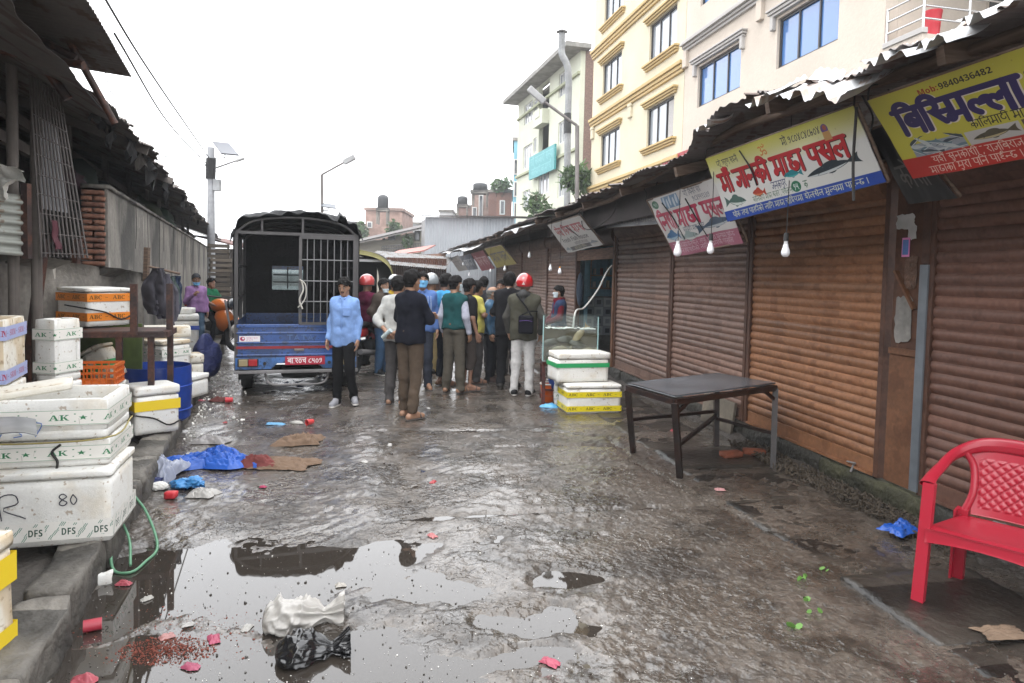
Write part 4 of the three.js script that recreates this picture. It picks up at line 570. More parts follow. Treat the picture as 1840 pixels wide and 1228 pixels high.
for (const [x, y, d, r, h, label, c] of [[688, 375, 72, 0.55, 1.4, 'black water tank on the pink brick house', 0], [863, 344, 76, 0.8, 0.9, 'dark rooftop tank on the pale brick house', 0], [831, 368, 82, 0.6, 1.0, 'dark tank on the low terraced house', 0]]) {
  const p = D(x, y, d - 2.5), t = thing('water_tank', label, 'water tank', p, 0, 'rooftop water tanks'); obj('tank', [lathe([[0, 0], [r, 0.04], [r, h * 0.78], [r * 0.75, h * 0.93], [r * 0.25, h], [0, h]], 18)], mat([0.02, 0.022, 0.024], 0.5), t); obj('tank_stand', [box(r * 2.2, 0.3, r * 2.2, 0, -0.14, 0), ...[[-1, -1], [1, -1], [-1, 1], [1, 1]].map(([a, b]) => box(0.15, 1.4, 0.15, a * r * 0.9, -0.9, b * r * 0.9))], M.concrete, t);
}
{ // grey zinc shed
  const a = D(764, 390, 42), b = D(925, 392, 36), n = 260, len = Math.hypot(b.x - a.x, b.z - a.z), t = thing('zinc_shed', 'large pale corrugated zinc shed at the end of the street', 'shed'), nz = V(b.z - a.z, 0, -(b.x - a.x)).normalize().negate(), h = a.y;
  for (const [u0, u1] of [[0, 0.67], [0.672, 1]]) obj('wall_sheet', [sheet(Math.round(n * (u1 - u0)), 1, (u, v) => { const k = lerp(u0, u1, u), p = a.clone().lerp(b, k); p.y = lerp(0, h + (b.y - a.y) * k, v); return p.addScaledVector(nz, 0.04 * Math.sin(k * len / 0.25 * 2 * PI)); })], mat(u0 ? [0.27, 0.29, 0.315] : [0.33, 0.35, 0.375], 0.6, { map: T.plaster }), t);
  obj('dark_end', [sheet(1, 1, (u, v) => { const p = a.clone().addScaledVector(nz, -0.4); p.x -= u * 0.9; p.z += -u * 3; p.y = lerp(0, h, v); return p; }, 0.05)], M.greySteel, t); obj('roof', [sheet(2, 1, (u, v) => { const p = a.clone().lerp(b, u).addScaledVector(nz, 0.3 - v * 9); p.y = h + (b.y - a.y) * u + 0.08 + v * 0.5; return p; }, 0.06)], M.zincOld, t);
}
{ // long low terrace with balconies, pink roof before it
  const d = 52, t = thing('terrace_house', 'long low terrace with shaded balconies and a dark sloping roof', 'building', [0, 0, 0], 0, 'houses at the end of the street'), P = (x, y, k = d) => D(x, y, k);
  const a = P(640, 470), b = P(762, 470), top = P(700, 432).y; obj('wall', [box(b.x - a.x, top, 5, (a.x + b.x) / 2, top / 2, -d - 2.5)], wallM([0.36, 0.33, 0.27]), t);
  obj('roof', [sheet(1, 1, (u, v) => { const p = P(lerp(632, 764, u), lerp(438, 408, u)); p.z -= v * 6 - 1.5; p.y += v * 0.8 - 0.1; return p; }, 0.15)], mat([0.10, 0.09, 0.085], 0.8), t);
  obj('upper_wall', [sheet(1, 1, (u, v) => { const p = P(lerp(655, 762, u), lerp(450, lerp(437, 413, u), v)); p.z -= 0.3; return p; }, 0.2)], wallM([0.45, 0.41, 0.33]), t);
  for (const [x0, x1, y0, y1] of [[671, 676, 432, 450], [687, 692, 428, 450], [697, 710, 422, 446], [745, 754, 415, 444]]) { const f = obj('window', [sheet(1, 1, (u, v) => P(lerp(x0, x1, u), lerp(y1, y0, v), d + 0.15), 0.08)], M.frameDark, t); obj('pane', [sheet(1, 1, (u, v) => P(lerp(x0 + 1, x1 - 1, u), lerp(y1 - 1, y0 + 1, v), d + 0.02), 0.02)], M.glassDark, f); }
  obj('balcony_railing', [0, 0.5, 1].map((v) => rod(P(686, lerp(452, 443, v), d - 0.5), P(762, lerp(450, 437, v), d - 0.5), 0.04)).concat(Array.from({ length: 18 }, (_, k) => rod(P(686 + k * 4.4, 452, d - 0.5), P(686 + k * 4.4, 452 - 9 - k * 0.3, d - 0.5), 0.03))), M.greySteel, t);
  tag(obj('pink_roof', [sheet(1, 1, (u, v) => { const p = P(lerp(688, 762, u), lerp(461, 450, u), 34); p.z -= v * 5; p.y += v * 0.5; return p; }, 0.06)], mat([0.5, 0.20, 0.17], 0.7, { map: T.grime }), null), 'salmon pink sheet roof below the terrace', 'roof');
  tag(obj('low_brick_shop', [sheet(1, 1, (u, v) => P(lerp(700, 800, u), lerp(520, lerp(462, 455, u), v), 35), 0.3)], wallM([0.34, 0.20, 0.15]), null), 'low brown shop wall closing the end of the street', 'wall');
}
{ // brown corrugated gate at the end and the grey eave over it
  const t = thing('brown_gate', 'reddish brown ribbed gate behind the waiting men', 'gate'); const a = D(692, 600, 27), b = D(800, 600, 27);
  obj('ribbed_sheet', [sheet(160, 1, (u, v) => { const p = a.clone().lerp(b, u); p.y = v * 2.3; p.z += 0.03 * Math.sign(Math.sin(u * 60 * PI)); return p; }, 0.01)], mat([0.17, 0.075, 0.05], 0.7, { map: T.streak }), t);
  tag(obj('end_eave', [sheet(200, 6, (u, v) => { const p = D(lerp(640, 800, u), lerp(470, 484, u), 26); p.z -= v * 4; p.y += v * 0.55 + 0.012 * Math.sin(u * 240); return p; }, 0.01)], mat([0.22, 0.22, 0.22], 0.7, { map: T.zinc }), null), 'grey sheet eave over the brown gate', 'roof');
}
// ---------------------------------------------------------------- plants on the walls and far trees
const leafM = [[0.06, 0.12, 0.03], [0.08, 0.15, 0.04], [0.045, 0.09, 0.025]].map((c) => mat(c, 0.7, { phys: true, transmission: 0.3, side: THREE.DoubleSide }));
function leafCloud(n, seed, place, size, long = 2) { const q = RNG(seed), gs = []; for (let i = 0; i < n; i++) { const p = place(q), s = size * (0.6 + 0.8 * q()), g = new THREE.PlaneGeometry(s, s * long, 1, 2), a = g.attributes.position; for (let k = 0; k < a.count; k++) { const y = a.getY(k) / (s * long); if (Math.abs(y) > 0.3) a.setX(k, a.getX(k) * 0.25); a.setZ(k, -Math.abs(y) * s * 0.5); } g.deleteAttribute('normal'); g.computeVertexNormals(); gs.push(mv(g, p.x, p.y, p.z, q() * 6, q() * 6, q() * 6)); } return gs; }
function plant(label, px, py, d, rx, ry, n, size, seed, long, group) {
  const c = D(px, py, d), t = thing('shrub', label, 'plant', [c.x, c.y - ry, c.z], 0, 'plants on walls and roofs'), q = RNG(seed), stems = [];
  for (let i = 0; i < 7; i++) stems.push(tube([[0, -0.4, 0], [(q() - 0.5) * rx, ry * 0.8, (q() - 0.5) * rx], [(q() - 0.5) * 2 * rx, ry * (1 + q() * 0.8), (q() - 0.5) * rx]], 0.02, 5));
  obj('stems', stems, M.timber, t); for (let k = 0; k < 3; k++) obj('foliage', leafCloud(n / 3 | 0, seed * 3 + k, (q) => { const a = q() * 2 * PI, b = Math.acos(2 * q() - 1), r = Math.pow(q(), 0.45) * (0.65 + 0.5 * n2(a * 3 + seed, b * 3)); return V(rx * r * Math.sin(b) * Math.cos(a), ry + ry * r * Math.cos(b), rx * r * Math.sin(b) * Math.sin(a)); }, size, long), leafM[k], t);
}
plant('palm like potted plant beside the rust brown lamp pole', 1037, 322, 30, 0.75, 0.6, 420, 0.13, 3, 5); plant('straggly bush before the green house', 962, 368, 36, 0.75, 0.85, 420, 0.12, 4, 2); plant('small bush at the foot of the green house', 985, 380, 35, 0.5, 0.4, 260, 0.1, 5, 2);
plant('little tree on the roof of the red brick house', 902, 334, 66, 1.1, 0.7, 300, 0.25, 6, 2); plant('green tree left of the pink brick house', 645, 420, 66, 1.0, 1.3, 420, 0.25, 7, 2); plant('yellowish tree before the pink brick house', 708, 414, 64, 0.8, 1.0, 300, 0.22, 8, 2); plant('dark creeper on the terrace balcony', 732, 433, 51, 0.5, 0.6, 240, 0.14, 9, 2);
// ================================================================ the left side: wall, dark shed, pole
const wallA = D(190, 339, 8), LW = LEFT.loc(wallA).x, wTop = wallA.y, wS = wallA.dot(LEFT.f);
{
  const t = thing('boundary_wall', 'long grey rendered wall with bare brick end along the footway', 'wall', LEFT.to(LW, 0, wS), LEFT.a), q = RNG(8);
  obj('render', [box(0.03, wTop, 30, 0, wTop / 2, -15)], M.concrete, t); obj('core', [box(0.2, wTop - 0.03, 29.8, -0.12, wTop / 2 - 0.02, -15.05)], M.concrete, t); obj('coping', [rough(0.3, 0.06, 30, 0.008, 0.14, 0.01, 4).translate(-0.11, wTop + 0.02, -15)], M.concrete, t);
  const bm = [[0.25, 0.115, 0.075], [0.29, 0.14, 0.09], [0.21, 0.10, 0.07]].map((c) => mat(c, 0.9, { map: T.brick, bumpMap: T.fine, bumpScale: 0.003 })), g1 = prep(rough(0.225, 0.055, 0.11, 0.003, 0.04, 0.008, 1)), g2 = prep(rough(0.11, 0.055, 0.11, 0.003, 0.04, 0.008, 2)), g3 = prep(rough(0.08, 0.055, 0.11, 0.003, 0.04, 0.008, 3));
  for (let k = 0; k < 18; k++) { const y = wTop - 0.06 - k * 0.068; for (const [g, x] of k % 2 ? [[g2, -0.06], [g2, -0.18]] : [[g1, -0.125]]) { const m = mesh('brick', g, bm[q() * 3 | 0], t); m.position.set(x + (q() - 0.5) * 0.008, y, 0.045 + (q() - 0.5) * 0.012); m.rotation.set(0, (q() - 0.5) * 0.04, (q() - 0.5) * 0.03); } }
  for (let k = 0; k < 9; k++) { const z = -1.6 - k * 1.4 - q(), h = 0.4 + q() * 0.9; obj('damp_crack', [tube([[0.017, wTop - 0.02, z], [0.018, wTop - h * 0.5, z + (q() - 0.5) * 0.2], [0.017, wTop - h, z + (q() - 0.5) * 0.3]], 0.004, 4)], M.black, t); }
}
{ // low wall with a sloping top in front
  const a = D(-260, 415, 4.4), b = D(0, 453, 5.9), c = D(258, 492, 7.9), t = thing('low_wall', 'low stained concrete wall behind the foam boxes', 'wall');
  const seg = (p, q) => { const n = V(q.z - p.z, 0, -(q.x - p.x)).normalize().multiplyScalar(0.22); return sheet(20, 10, (u, v) => { const w = p.clone().lerp(q, u); w.y = w.y * v + (v === 1 ? (n2(u * 14, 1) - 0.5) * 0.03 : 0); return w; }, 0.2); };
  obj('wall_face', [seg(a, b), seg(b, c)], M.concrete, t);
}
{ // the shed behind: roof sheets, posts, dark contents
  const e0 = D(203, 182, 6), EX = LEFT.loc(e0).x, EYv = e0.y, eS = e0.dot(LEFT.f), roof = thing('market_shed', 'dark open market shed with tattered corrugated roof behind the grey wall', 'shed'), q = RNG(15);
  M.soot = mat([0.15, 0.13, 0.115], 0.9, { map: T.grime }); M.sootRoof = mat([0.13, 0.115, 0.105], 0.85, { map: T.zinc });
  for (let s = eS - 0.2, i = 0; s < 38; i++) {
    const w = s < 14 ? 0.8 : 2.2, out = (q() - 0.5) * 0.1, n = Math.round(w / (s < 14 ? 0.019 : 0.04)), tl = (q() - 0.5) * 0.07, s0 = s - 0.04;
    obj('roof_sheet', [sheet(n, 6, (u, v) => { const ss = s0 + u * (w + 0.06), jag = (n2(ss * 6, i) - 0.5) * 0.09; const lx = lerp(EX + out + jag, EX - 6.5, v); return LEFT.to(lx, EYv + v * 2.3 + tl * (1 - v) * (u - 0.3) * 2 + 0.01 * Math.sin(ss / 0.076 * 2 * PI) - 0.05 * (1 - v) * n2(ss * 2, 3), ss); }, 0.003)], M.sootRoof, roof); s += w;
  }
  for (let i = 0; i < 17; i++) { const s = eS + 0.5 + i * 0.55 * (1 + i * 0.04), w = 0.25 + q() * 0.5, h = 0.08 + q() * 0.2, x = EX - q() * 0.25; obj('tattered_tarp', [sheet(8, 6, (u, v) => LEFT.to(x - 0.1 * n2(u * 5 + i, v * 3), EYv + 0.02 - v * h * (0.5 + n2(u * 7 + i, 2)), s + u * w + 0.05 * n2(v * 4, i)), 0.003)], mat(q() < 0.18 ? [0.07, 0.06, 0.05] : [0.02, 0.02, 0.022], 0.85, { map: T.grime }), roof); }
  { const g0 = D(184, 128, 5.9), gx = LEFT.loc(g0).x; for (let k = 0; k < 7; k++) obj('roof_sheet', [sheet(30, 4, (u, v) => LEFT.to(lerp(gx + 0.05 * n2(k * 3, u * 4), gx - 5, v), g0.y - 0.35 + v * 2, eS + 0.3 - (k + u) * 1.1 + 0.012 * Math.sin(u * 90)), 0.003)], M.sootRoof, roof); }
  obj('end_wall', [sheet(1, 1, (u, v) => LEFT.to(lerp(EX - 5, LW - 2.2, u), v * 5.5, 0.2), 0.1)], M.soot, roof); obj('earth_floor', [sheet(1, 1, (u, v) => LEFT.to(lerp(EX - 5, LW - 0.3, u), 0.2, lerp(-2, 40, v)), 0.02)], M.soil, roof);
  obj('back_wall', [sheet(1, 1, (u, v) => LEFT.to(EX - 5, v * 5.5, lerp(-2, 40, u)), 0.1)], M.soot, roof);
  for (let k = 0; k < 9; k++) obj('post', [rod(LEFT.to(LW - 0.5, 0, wS + 0.6 + k * 2.4), LEFT.to(LW - 0.5, EYv + 0.45, wS + 0.6 + k * 2.4), 0.05)], M.soot, roof);
  obj('tie_beam', [2.85, 3.1].map((y) => bar(LEFT.to(LW - 0.55, y, wS - 3), LEFT.to(LW - 0.55, y, 34), 0.06, 0.1)), M.soot, roof); obj('cross_beam', [0, 1, 2, 3, 4, 5].map((k) => bar(LEFT.to(EX, EYv - 0.06, wS + k * 3), LEFT.to(EX - 5, EYv + 1.7, wS + k * 3), 0.06, 0.1)), M.soot, roof);
  // bundles and sacks piled on the wall
  for (let k = 0; k < 16; k++) { const s = wS + 0.5 + k * 0.62, r = 0.16 + q() * 0.2; const g = sph(r, 0, 0, 0, 1, 0.6 + q() * 0.5, 1.3, 14), p = g.attributes.position; for (let i = 0; i < p.count; i++) { const f = 1 + (n3(p.getX(i) * 9 + k, p.getY(i) * 9, p.getZ(i) * 9) - 0.5) * 0.8; p.setXYZ(i, p.getX(i) * f, p.getY(i) * f, p.getZ(i) * f); } g.computeVertexNormals(); const w = LEFT.to(LW - 0.35 - q() * 0.4, wTop + r * 0.4, s); obj('bundle', [g.translate(w.x, w.y, w.z)], mat([0.02 + 0.05 * q(), 0.02 + 0.04 * q(), 0.022 + 0.03 * q()], 0.9, { map: T.weave }), roof); }
  // near roof, higher and closer, with its steel pipes
  const f0 = D(236, 138, 5.8), NX = LEFT.loc(f0).x, nS = f0.dot(LEFT.f), near = thing('canopy_roof', 'black corrugated canopy roof on rusty pipes at the top corner', 'roof');
  for (let k = 0; k < 6; k++) obj('roof_sheet', [sheet(44, 4, (u, v) => { const ss = nS - k * 0.78 - u * 0.8, lx = lerp(NX, NX - 3.2, v); return LEFT.to(lx, f0.y + v * 0.2 + (k % 2) * 0.006 + 0.009 * Math.sin(ss / 0.076 * 2 * PI), ss); }, 0.003)], M.sootRoof, near);
  const pipe = mat([0.20, 0.15, 0.13], 0.6, { map: T.rust }), dp = 4.9, P = (x, y, d = dp) => D(x, y, d);
  obj('pipe', [rod(P(72, -20), P(206, 222, 5.3), 0.026, 10)], pipe, near); obj('pipe', [rod(P(-20, 86), P(150, 118), 0.03, 10)], pipe, near); obj('pipe', [rod(P(20, 40), P(136, 106, 5), 0.026, 10)], pipe, near); obj('pipe', [rod(P(-8, 0, 5.1), P(122, 178, 5.3), 0.035, 10)], pipe, near); obj('stay_wire', [tube([P(118, 122), P(182, 196, 5.2)], 0.005, 5)], M.cord, near);
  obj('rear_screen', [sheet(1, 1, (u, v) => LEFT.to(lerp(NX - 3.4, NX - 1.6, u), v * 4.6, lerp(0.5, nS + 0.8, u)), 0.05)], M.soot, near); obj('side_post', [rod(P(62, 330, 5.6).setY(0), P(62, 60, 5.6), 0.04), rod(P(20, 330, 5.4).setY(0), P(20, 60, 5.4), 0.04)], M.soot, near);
}
{ // leaning steel grille, pale sheet tied behind it
  const d = 5.5, P = (x, y, k = d) => D(x, y, k), t = thing('steel_grille', 'leaning grey steel grille tied under the black canopy', 'grille'), bm = mat([0.105, 0.09, 0.085], 0.7, { map: T.grime });
  const at = (u, v) => P(lerp(lerp(50, 74, v), lerp(104, 157, v), u), lerp(lerp(104, 462, v), lerp(150, 464, v), u), d + u * 0.25);
  for (let k = 0; k <= 11; k++) obj('upright_bar', [rod(at(k / 11, k % 3 * 0.03), at(k / 11, 1), 0.0075, 6)], bm, t);
  for (let k = 0; k <= 9; k++) obj('cross_bar', [rod(at(0, 0.08 + k / 10), at(1, 0.08 + k / 10), 0.006, 6)], bm, t);
  obj('pale_sheet', [sheet(12, 12, (u, v) => at(lerp(0.1, 0.75, u), lerp(0.27, 0.75, v)).add(V(-0.05, 0, -0.05 - 0.03 * n2(u * 5, v * 5))), 0.002)], mat([0.42, 0.42, 0.44], 0.8, { map: T.grime }), t);
  obj('red_rag', [sheet(6, 10, (u, v) => at(lerp(0.3, 0.42, u) + 0.05 * Math.sin(v * 9) * v, lerp(0.8, 0.95, v) + 0.03 * n2(u * 5, 1)).add(V(0.02, 0, 0.03 + 0.02 * Math.sin(u * 6))), 0.002)], mat([0.085, 0.022, 0.032], 0.85, { map: T.weave }), t);
}
{
  const a = D(-60, 340, 4.9), b = D(54, 352, 5.4), c = D(-60, 452, 4.9), d = D(54, 462, 5.4), t = thing('sheet_hoarding', 'pale corrugated sheet hoarding above the low wall', 'hoarding');
  obj('corrugated_sheet', [sheet(6, 90, (u, v) => { const p = c.clone().lerp(d, u).lerp(a.clone().lerp(b, u), v); p.z += 0.012 * Math.sin(v * 12 * PI); p.x += 0.012 * Math.sin(v * 12 * PI); return p; }, 0.002)], mat([0.30, 0.31, 0.28], 0.7, { map: T.zinc }), t); obj('edge_angle', [bar(D(46, 330, 5.35), D(48, 465, 5.35), 0.05, 0.05)], M.rust, t);
  const w = tag(obj('white_plastic_sheet', [sheet(16, 12, (u, v) => { const p = D(lerp(-30, lerp(46, 20, v), u), lerp(lerp(298, 304, u), lerp(372, 345, u), v), 4.8); p.z += (fbm(u * 3, v * 3, 3) - 0.5) * 0.25; p.y += (n2(u * 6, v * 5) - 0.5) * 0.05; return p; }, 0.003)], mat([0.55, 0.55, 0.53], 0.6, { map: T.foam }), null), 'crumpled white plastic sheet hanging over the hoarding', 'plastic sheet');
  for (const [x0, y0, x1, y1, dd, l] of [[79, 430, 62, 566, 5.8, 'leaning rusty post left of the orange taped box'], [139, 430, 131, 520, 6.9, 'short rusty post behind the orange taped box']]) { const p = D(x0, y0, dd), r = D(x1, y1, dd), k = p.clone().lerp(r, (p.y - 0.1) / (p.y - r.y)), o = thing('rusty_post', l, 'post', k); obj('shaft', [bar([0, 0, 0], p.clone().sub(k), 0.062, 0.062)], M.rust, o); obj('foot_plate', [box(0.16, 0.02, 0.16, 0, 0.01, 0)], M.rust, o); }
}
{ // clothes hung on the wall
  const garment = (label, px, py, w, h, d, c, seed) => { const p = D(px, py, d), t = tag(obj('hanging_jacket', [sheet(22, 26, (u, v) => { const a = (u - 0.5) * 2, wd = w * (0.35 + 0.65 * sstep(0, 0.45, v)) * (1 - 0.25 * sstep(0.75, 1, v)), f = 0.035 * Math.sin(a * 11 + seed + v * 3) * (0.3 + v) + 0.09 * (fbm(u * 9 + seed, v * 4, 3) - 0.5); return V(a * wd / 2 + 0.05 * v * Math.sin(seed), -h * v * (0.9 + 0.25 * n2(u * 4 + seed, 1)), 0.09 * (1 - a * a) + f).applyAxisAngle(V(0, 1, 0), LEFT.a + 0.5); }, 0.01)], mat(c, 0.9, { map: T.weave }), null), label, 'jacket', 'clothes hung on the grey wall'); t.position.copy(p); };
  garment('charcoal jacket hung nearest on the grey wall', 281, 482, 0.32, 0.52, 7.25, [0.035, 0.033, 0.042], 1); garment('dull mauve jacket hung on the grey wall', 292, 492, 0.26, 0.5, 7.3, [0.085, 0.08, 0.10], 2.3); garment('grey green jacket hung on the grey wall', 303, 497, 0.2, 0.34, 7.45, [0.06, 0.085, 0.08], 3.1); garment('navy jacket hung last on the grey wall', 314, 496, 0.16, 0.4, 7.6, [0.015, 0.028, 0.06], 4.2);
  const o = tag(obj('clothes_rail', [bar(D(264, 445, 7.3), D(262, 505, 7.3), 0.045, 0.05), rod(D(262, 478, 7.28), D(322, 492, 7.75), 0.014)], M.timber, null), 'timber bracket and rail the jackets hang from', 'rail');
}
{ // utility pole with solar lamp
  const d = 22, P = (x, y, k = 0) => D(x, y, d + k), foot = P(380, 500); const t = thing('utility_pole', 'pale grey utility pole with solar panel, lamp arm and meter box', 'pole', [foot.x, 0.08, foot.z]), L = (v) => v.sub(t.position), top = L(P(378, 265));
  obj('pole', [cyl(0.135, 0.105, top.y, top.x * 0.5, top.y / 2, 0, 0, 0, Math.atan2(-top.x, top.y) * 0.5)], mat([0.36, 0.37, 0.39], 0.55, { map: T.grime }), t);
  const c = [[381, 254], [411, 257], [429, 278], [397, 275]].map(([x, y], i) => L(P(x, y, i < 2 ? 0.5 : -0.1))); obj('solar_panel', [sheet(1, 1, (u, v) => c[3].clone().lerp(c[2], u).lerp(c[0].clone().lerp(c[1], u), v), 0.05)], mat([0.09, 0.095, 0.11], 0.3), t); obj('panel_arm', [rod(L(P(380, 284)), L(P(404, 284)), 0.022), rod(L(P(404, 284)), L(P(404, 274)), 0.022)], M.greySteel, t);
  obj('lamp_arm', [rod(L(P(384, 303)), L(P(430, 287)), 0.028)], M.greySteel, t); obj('lamp_head', [rod(L(P(424, 289)), L(P(439, 284)), 0.055, 8)], mat([0.4, 0.4, 0.4], 0.4), t); const b = L(P(390, 333)); obj('meter_box', [rbox(0.2, 0.36, 0.2, 0.01, b.x, b.y, b.z)], mat([0.36, 0.37, 0.38], 0.5, { map: T.grime }), t); obj('cable_bundle', [rod(L(P(379, 285)), L(P(378, 322)), 0.15, 10), rod(L(P(372, 300)), L(P(378, 290)), 0.09, 8)], M.rubber, t);
  const wire = (label, pts, r) => tag(obj('overhead_wire', [tube(pts, r, 5, 30)], M.cord, null), label, 'wire', 'overhead wires');
  wire('thick overhead wire from the top edge to the utility pole', [D(172, -30, 7), D(250, 100, 10), P(376, 285)], 0.014); wire('overhead wire passing the canopy corner to the pole', [D(205, 60, 7), D(300, 218, 13), P(373, 297)], 0.012); wire('level overhead wire left of the pole', [D(292, 282, 24), D(335, 281.5, 23), P(376, 279)], 0.012); wire('slack overhead wire left of the pole', [D(290, 279, 26), D(340, 291, 24), P(372, 292)], 0.01);
  [[0, 'thin overhead wire high left of the pole'], [1, 'second thin overhead wire high left of the pole'], [2, 'third thin overhead wire high left of the pole']].forEach(([k, l]) => wire(l, [D(178 + k * 9, 118 + k * 22, 9), D(270 + k * 4, 225 + k * 12, 14), P(374, 300 + k * 5)], 0.006));
  wire('wire slanting down from the pole to the shed roof', [P(368, 300), D(350, 322, 21.5), D(331, 345, 21)], 0.01); wire('wire running from the pole towards the truck', [P(388, 308), D(450, 350, 23), D(560, 375, 26), D(640, 395, 30)], 0.01); wire('second wire running from the pole towards the truck', [P(388, 306), D(460, 342, 24), D(580, 376, 27), D(640, 385, 30)], 0.008);
}
{ const t = thing('far_shed', 'small shed with reddish brown roof between pole and truck', 'shed', D(404, 470, 34).setY(0)); obj('wall', [box(2.4, 2.7, 3, 0, 1.35, -1.6)], M.wallBrown, t); obj('roof', [bar([-1.4, 3.3, -1.6], [1.4, 2.7, -1.6], 3.6, 0.08, V(0, 1, 0))], mat([0.14, 0.06, 0.05], 0.8, { map: T.zinc }), t); }
// ================================================================ the blue pickup with cage and tarpaulin, and the covered truck behind
M.blue = mat([0.016, 0.07, 0.26], 0.32, { phys: true, clearcoat: 0.6, clearcoatRoughness: 0.2, map: T.mud }); M.blueLight = mat([0.035, 0.145, 0.42], 0.3, { phys: true, clearcoat: 0.5, clearcoatRoughness: 0.2, map: T.mud });
M.cage = mat([0.075, 0.07, 0.07], 0.5, { map: T.grime }); M.tarp = mat([0.009, 0.009, 0.0105], 0.5, { phys: true, specularIntensity: 0.45, map: T.grime, bumpMap: T.bump, bumpScale: 0.01 }); M.redLamp = mat([0.35, 0.012, 0.015], 0.25); M.amber = mat([0.30, 0.24, 0.13], 0.3);
{
  const c = D(534, 672, 9.3), t = thing('pickup_truck', 'blue pickup with caged cargo bed under a black tarpaulin', 'truck', [c.x, 0, c.z], 19 * PI / 180), W = 0.79;   // local -z: forward
  const sec = (pts, z, d, b = 0.006) => mv(extr(pts, d, b), 0, 0, z - d);
  // tailgate with pressed ribs
  const tg = obj('tailgate', [rbox(2 * W - 0.02, 0.44, 0.04, 0.012, 0, 0.735, 0), ...[0.945, 0.85, 0.72, 0.55].map((y, i) => rbox(2 * W - 0.03, i ? 0.028 : 0.05, 0.03, 0.01, 0, y, 0.024)), rbox(1.02, 0.12, 0.03, 0.012, 0.02, 0.79, 0.014)], M.blue, t);
  obj('red_stripe', [box(2 * W - 0.02, 0.035, 0.008, 0, 0.655, 0.026)], mat([0.30, 0.02, 0.03], 0.5, { map: T.grime }), tg); obj('latch', [rbox(0.13, 0.03, 0.03, 0.008, 0.02, 0.62, 0.03)], M.greySteel, tg);
  const ink = mat([0.06, 0.13, 0.30], 0.5), L = (x) => 0.0 + x; obj('raised_lettering', [...[0, 2].flatMap((k) => [box(0.07, 0.012, 0.006, -0.10 + k * 0.09, 0.82, 0.034), box(0.012, 0.06, 0.006, -0.10 + k * 0.09, 0.788, 0.034)]), ...[1, 3].flatMap((k) => [bar([-0.13 + k * 0.09, 0.757, 0.034], [-0.10 + k * 0.09, 0.823, 0.034], 0.012, 0.006), bar([-0.07 + k * 0.09, 0.757, 0.034], [-0.10 + k * 0.09, 0.823, 0.034], 0.012, 0.006), box(0.035, 0.01, 0.006, -0.10 + k * 0.09, 0.777, 0.034)])], ink, tg);
  obj('sticker', [rbox(0.26, 0.075, 0.006, 0.003, -0.61, 0.775, 0.028)], mat([1, 1, 1], 0.5, { map: cvs(256, 80, (g, w, h) => { g.fillStyle = '#ded9dc'; g.fillRect(0, 0, w, h); g.fillStyle = '#a3204e'; g.beginPath(); g.arc(40, 40, 30, 0, 7); g.fill(); g.fillStyle = '#ded9dc'; g.beginPath(); g.arc(48, 34, 14, 0, 7); g.fill(); dev(g, 'सुरक्षित यात्रा', 86, 20, 24, '#c07a94', 9); dev(g, 'काठमाण्डौ', 86, 52, 20, '#c07a94', 9); }) }), tg);
  tg.children[tg.children.length - 1].geometry = (() => { const g = new THREE.BoxGeometry(0.26, 0.075, 0.006).translate(-0.61, 0.775, 0.03); return g; })();
  // rear panel with lamps, plate and bumper
  obj('rear_panel', [sec([[-W, 0.36], [-0.34, 0.36], [-0.26, 0.44], [0.26, 0.44], [0.34, 0.36], [W, 0.36], [W, 0.52], [-W, 0.52]], 0.02, 0.04)], M.blueLight, t); obj('lower_bar', [rbox(2 * W + 0.04, 0.045, 0.06, 0.01, 0, 0.325, 0.02)], M.greySteel, t);
  for (const s of [-1, 1]) { const l = obj('tail_lamp', [rbox(0.26, 0.11, 0.05, 0.012, s * 0.63, 0.455, 0.03)], M.black, t); obj('red_lens', [rbox(0.11, 0.09, 0.03, 0.008, s * 0.63 + 0.06, 0.455, 0.052)], M.redLamp, l); obj('pale_lens', [rbox(0.11, 0.09, 0.03, 0.008, s * 0.63 - 0.06, 0.455, 0.052)], M.amber, l); obj('round_knob', [cyl(0.022, 0.022, 0.02, s * 0.42, 0.44, 0.035, PI / 2)], M.black, t); }
  const plate = mesh('number_plate', new THREE.BoxGeometry(0.52, 0.115, 0.012).translate(0.1, 0.475, 0.05), mat([0.85, 0.85, 0.85], 0.45, { map: cvs(512, 112, (g, w, h) => { g.fillStyle = '#b01e38'; g.fillRect(0, 0, w, h); devC(g, 'बा.२०च ८५०९', w / 2, 22, 68, '#f3eef0', 14, 450); worn(g, w, h, 3, 30, 0.2); }) }), t);
  obj('step_tube', [tube([[-0.42, 0.3, -0.05], [-0.36, 0.17, 0.02], [0.0, 0.145, 0.03], [0.36, 0.17, 0.02], [0.42, 0.3, -0.05]], 0.016, 8, 30)], M.greySteel, t);
  const tyre = (r, w) => lathe([[r * 0.55, -w / 2], [r * 0.9, -w / 2], [r * 0.98, -w * 0.4], [r, -w * 0.2], [r, w * 0.2], [r * 0.98, w * 0.4], [r * 0.9, w / 2], [r * 0.55, w / 2]], 28), sp = obj('spare_wheel', [mv(tyre(0.26, 0.15), 0.05, 0.27, -0.42)], M.rubber, t);
  for (const [x, z] of [[-0.67, -0.75], [0.67, -0.75], [-0.66, -3.0], [0.66, -3.0]]) { const w = obj('wheel', [mv(tyre(0.275, 0.15), x, 0.275, z, 0, 0, PI / 2)], M.rubber, t); obj('rim', [mv(lathe([[0, -0.03], [0.1, -0.03], [0.15, -0.06], [0.155, 0.06], [0.1, 0.03], [0, 0.03]], 20), x, 0.275, z, 0, 0, PI / 2)], M.greySteel, w); }
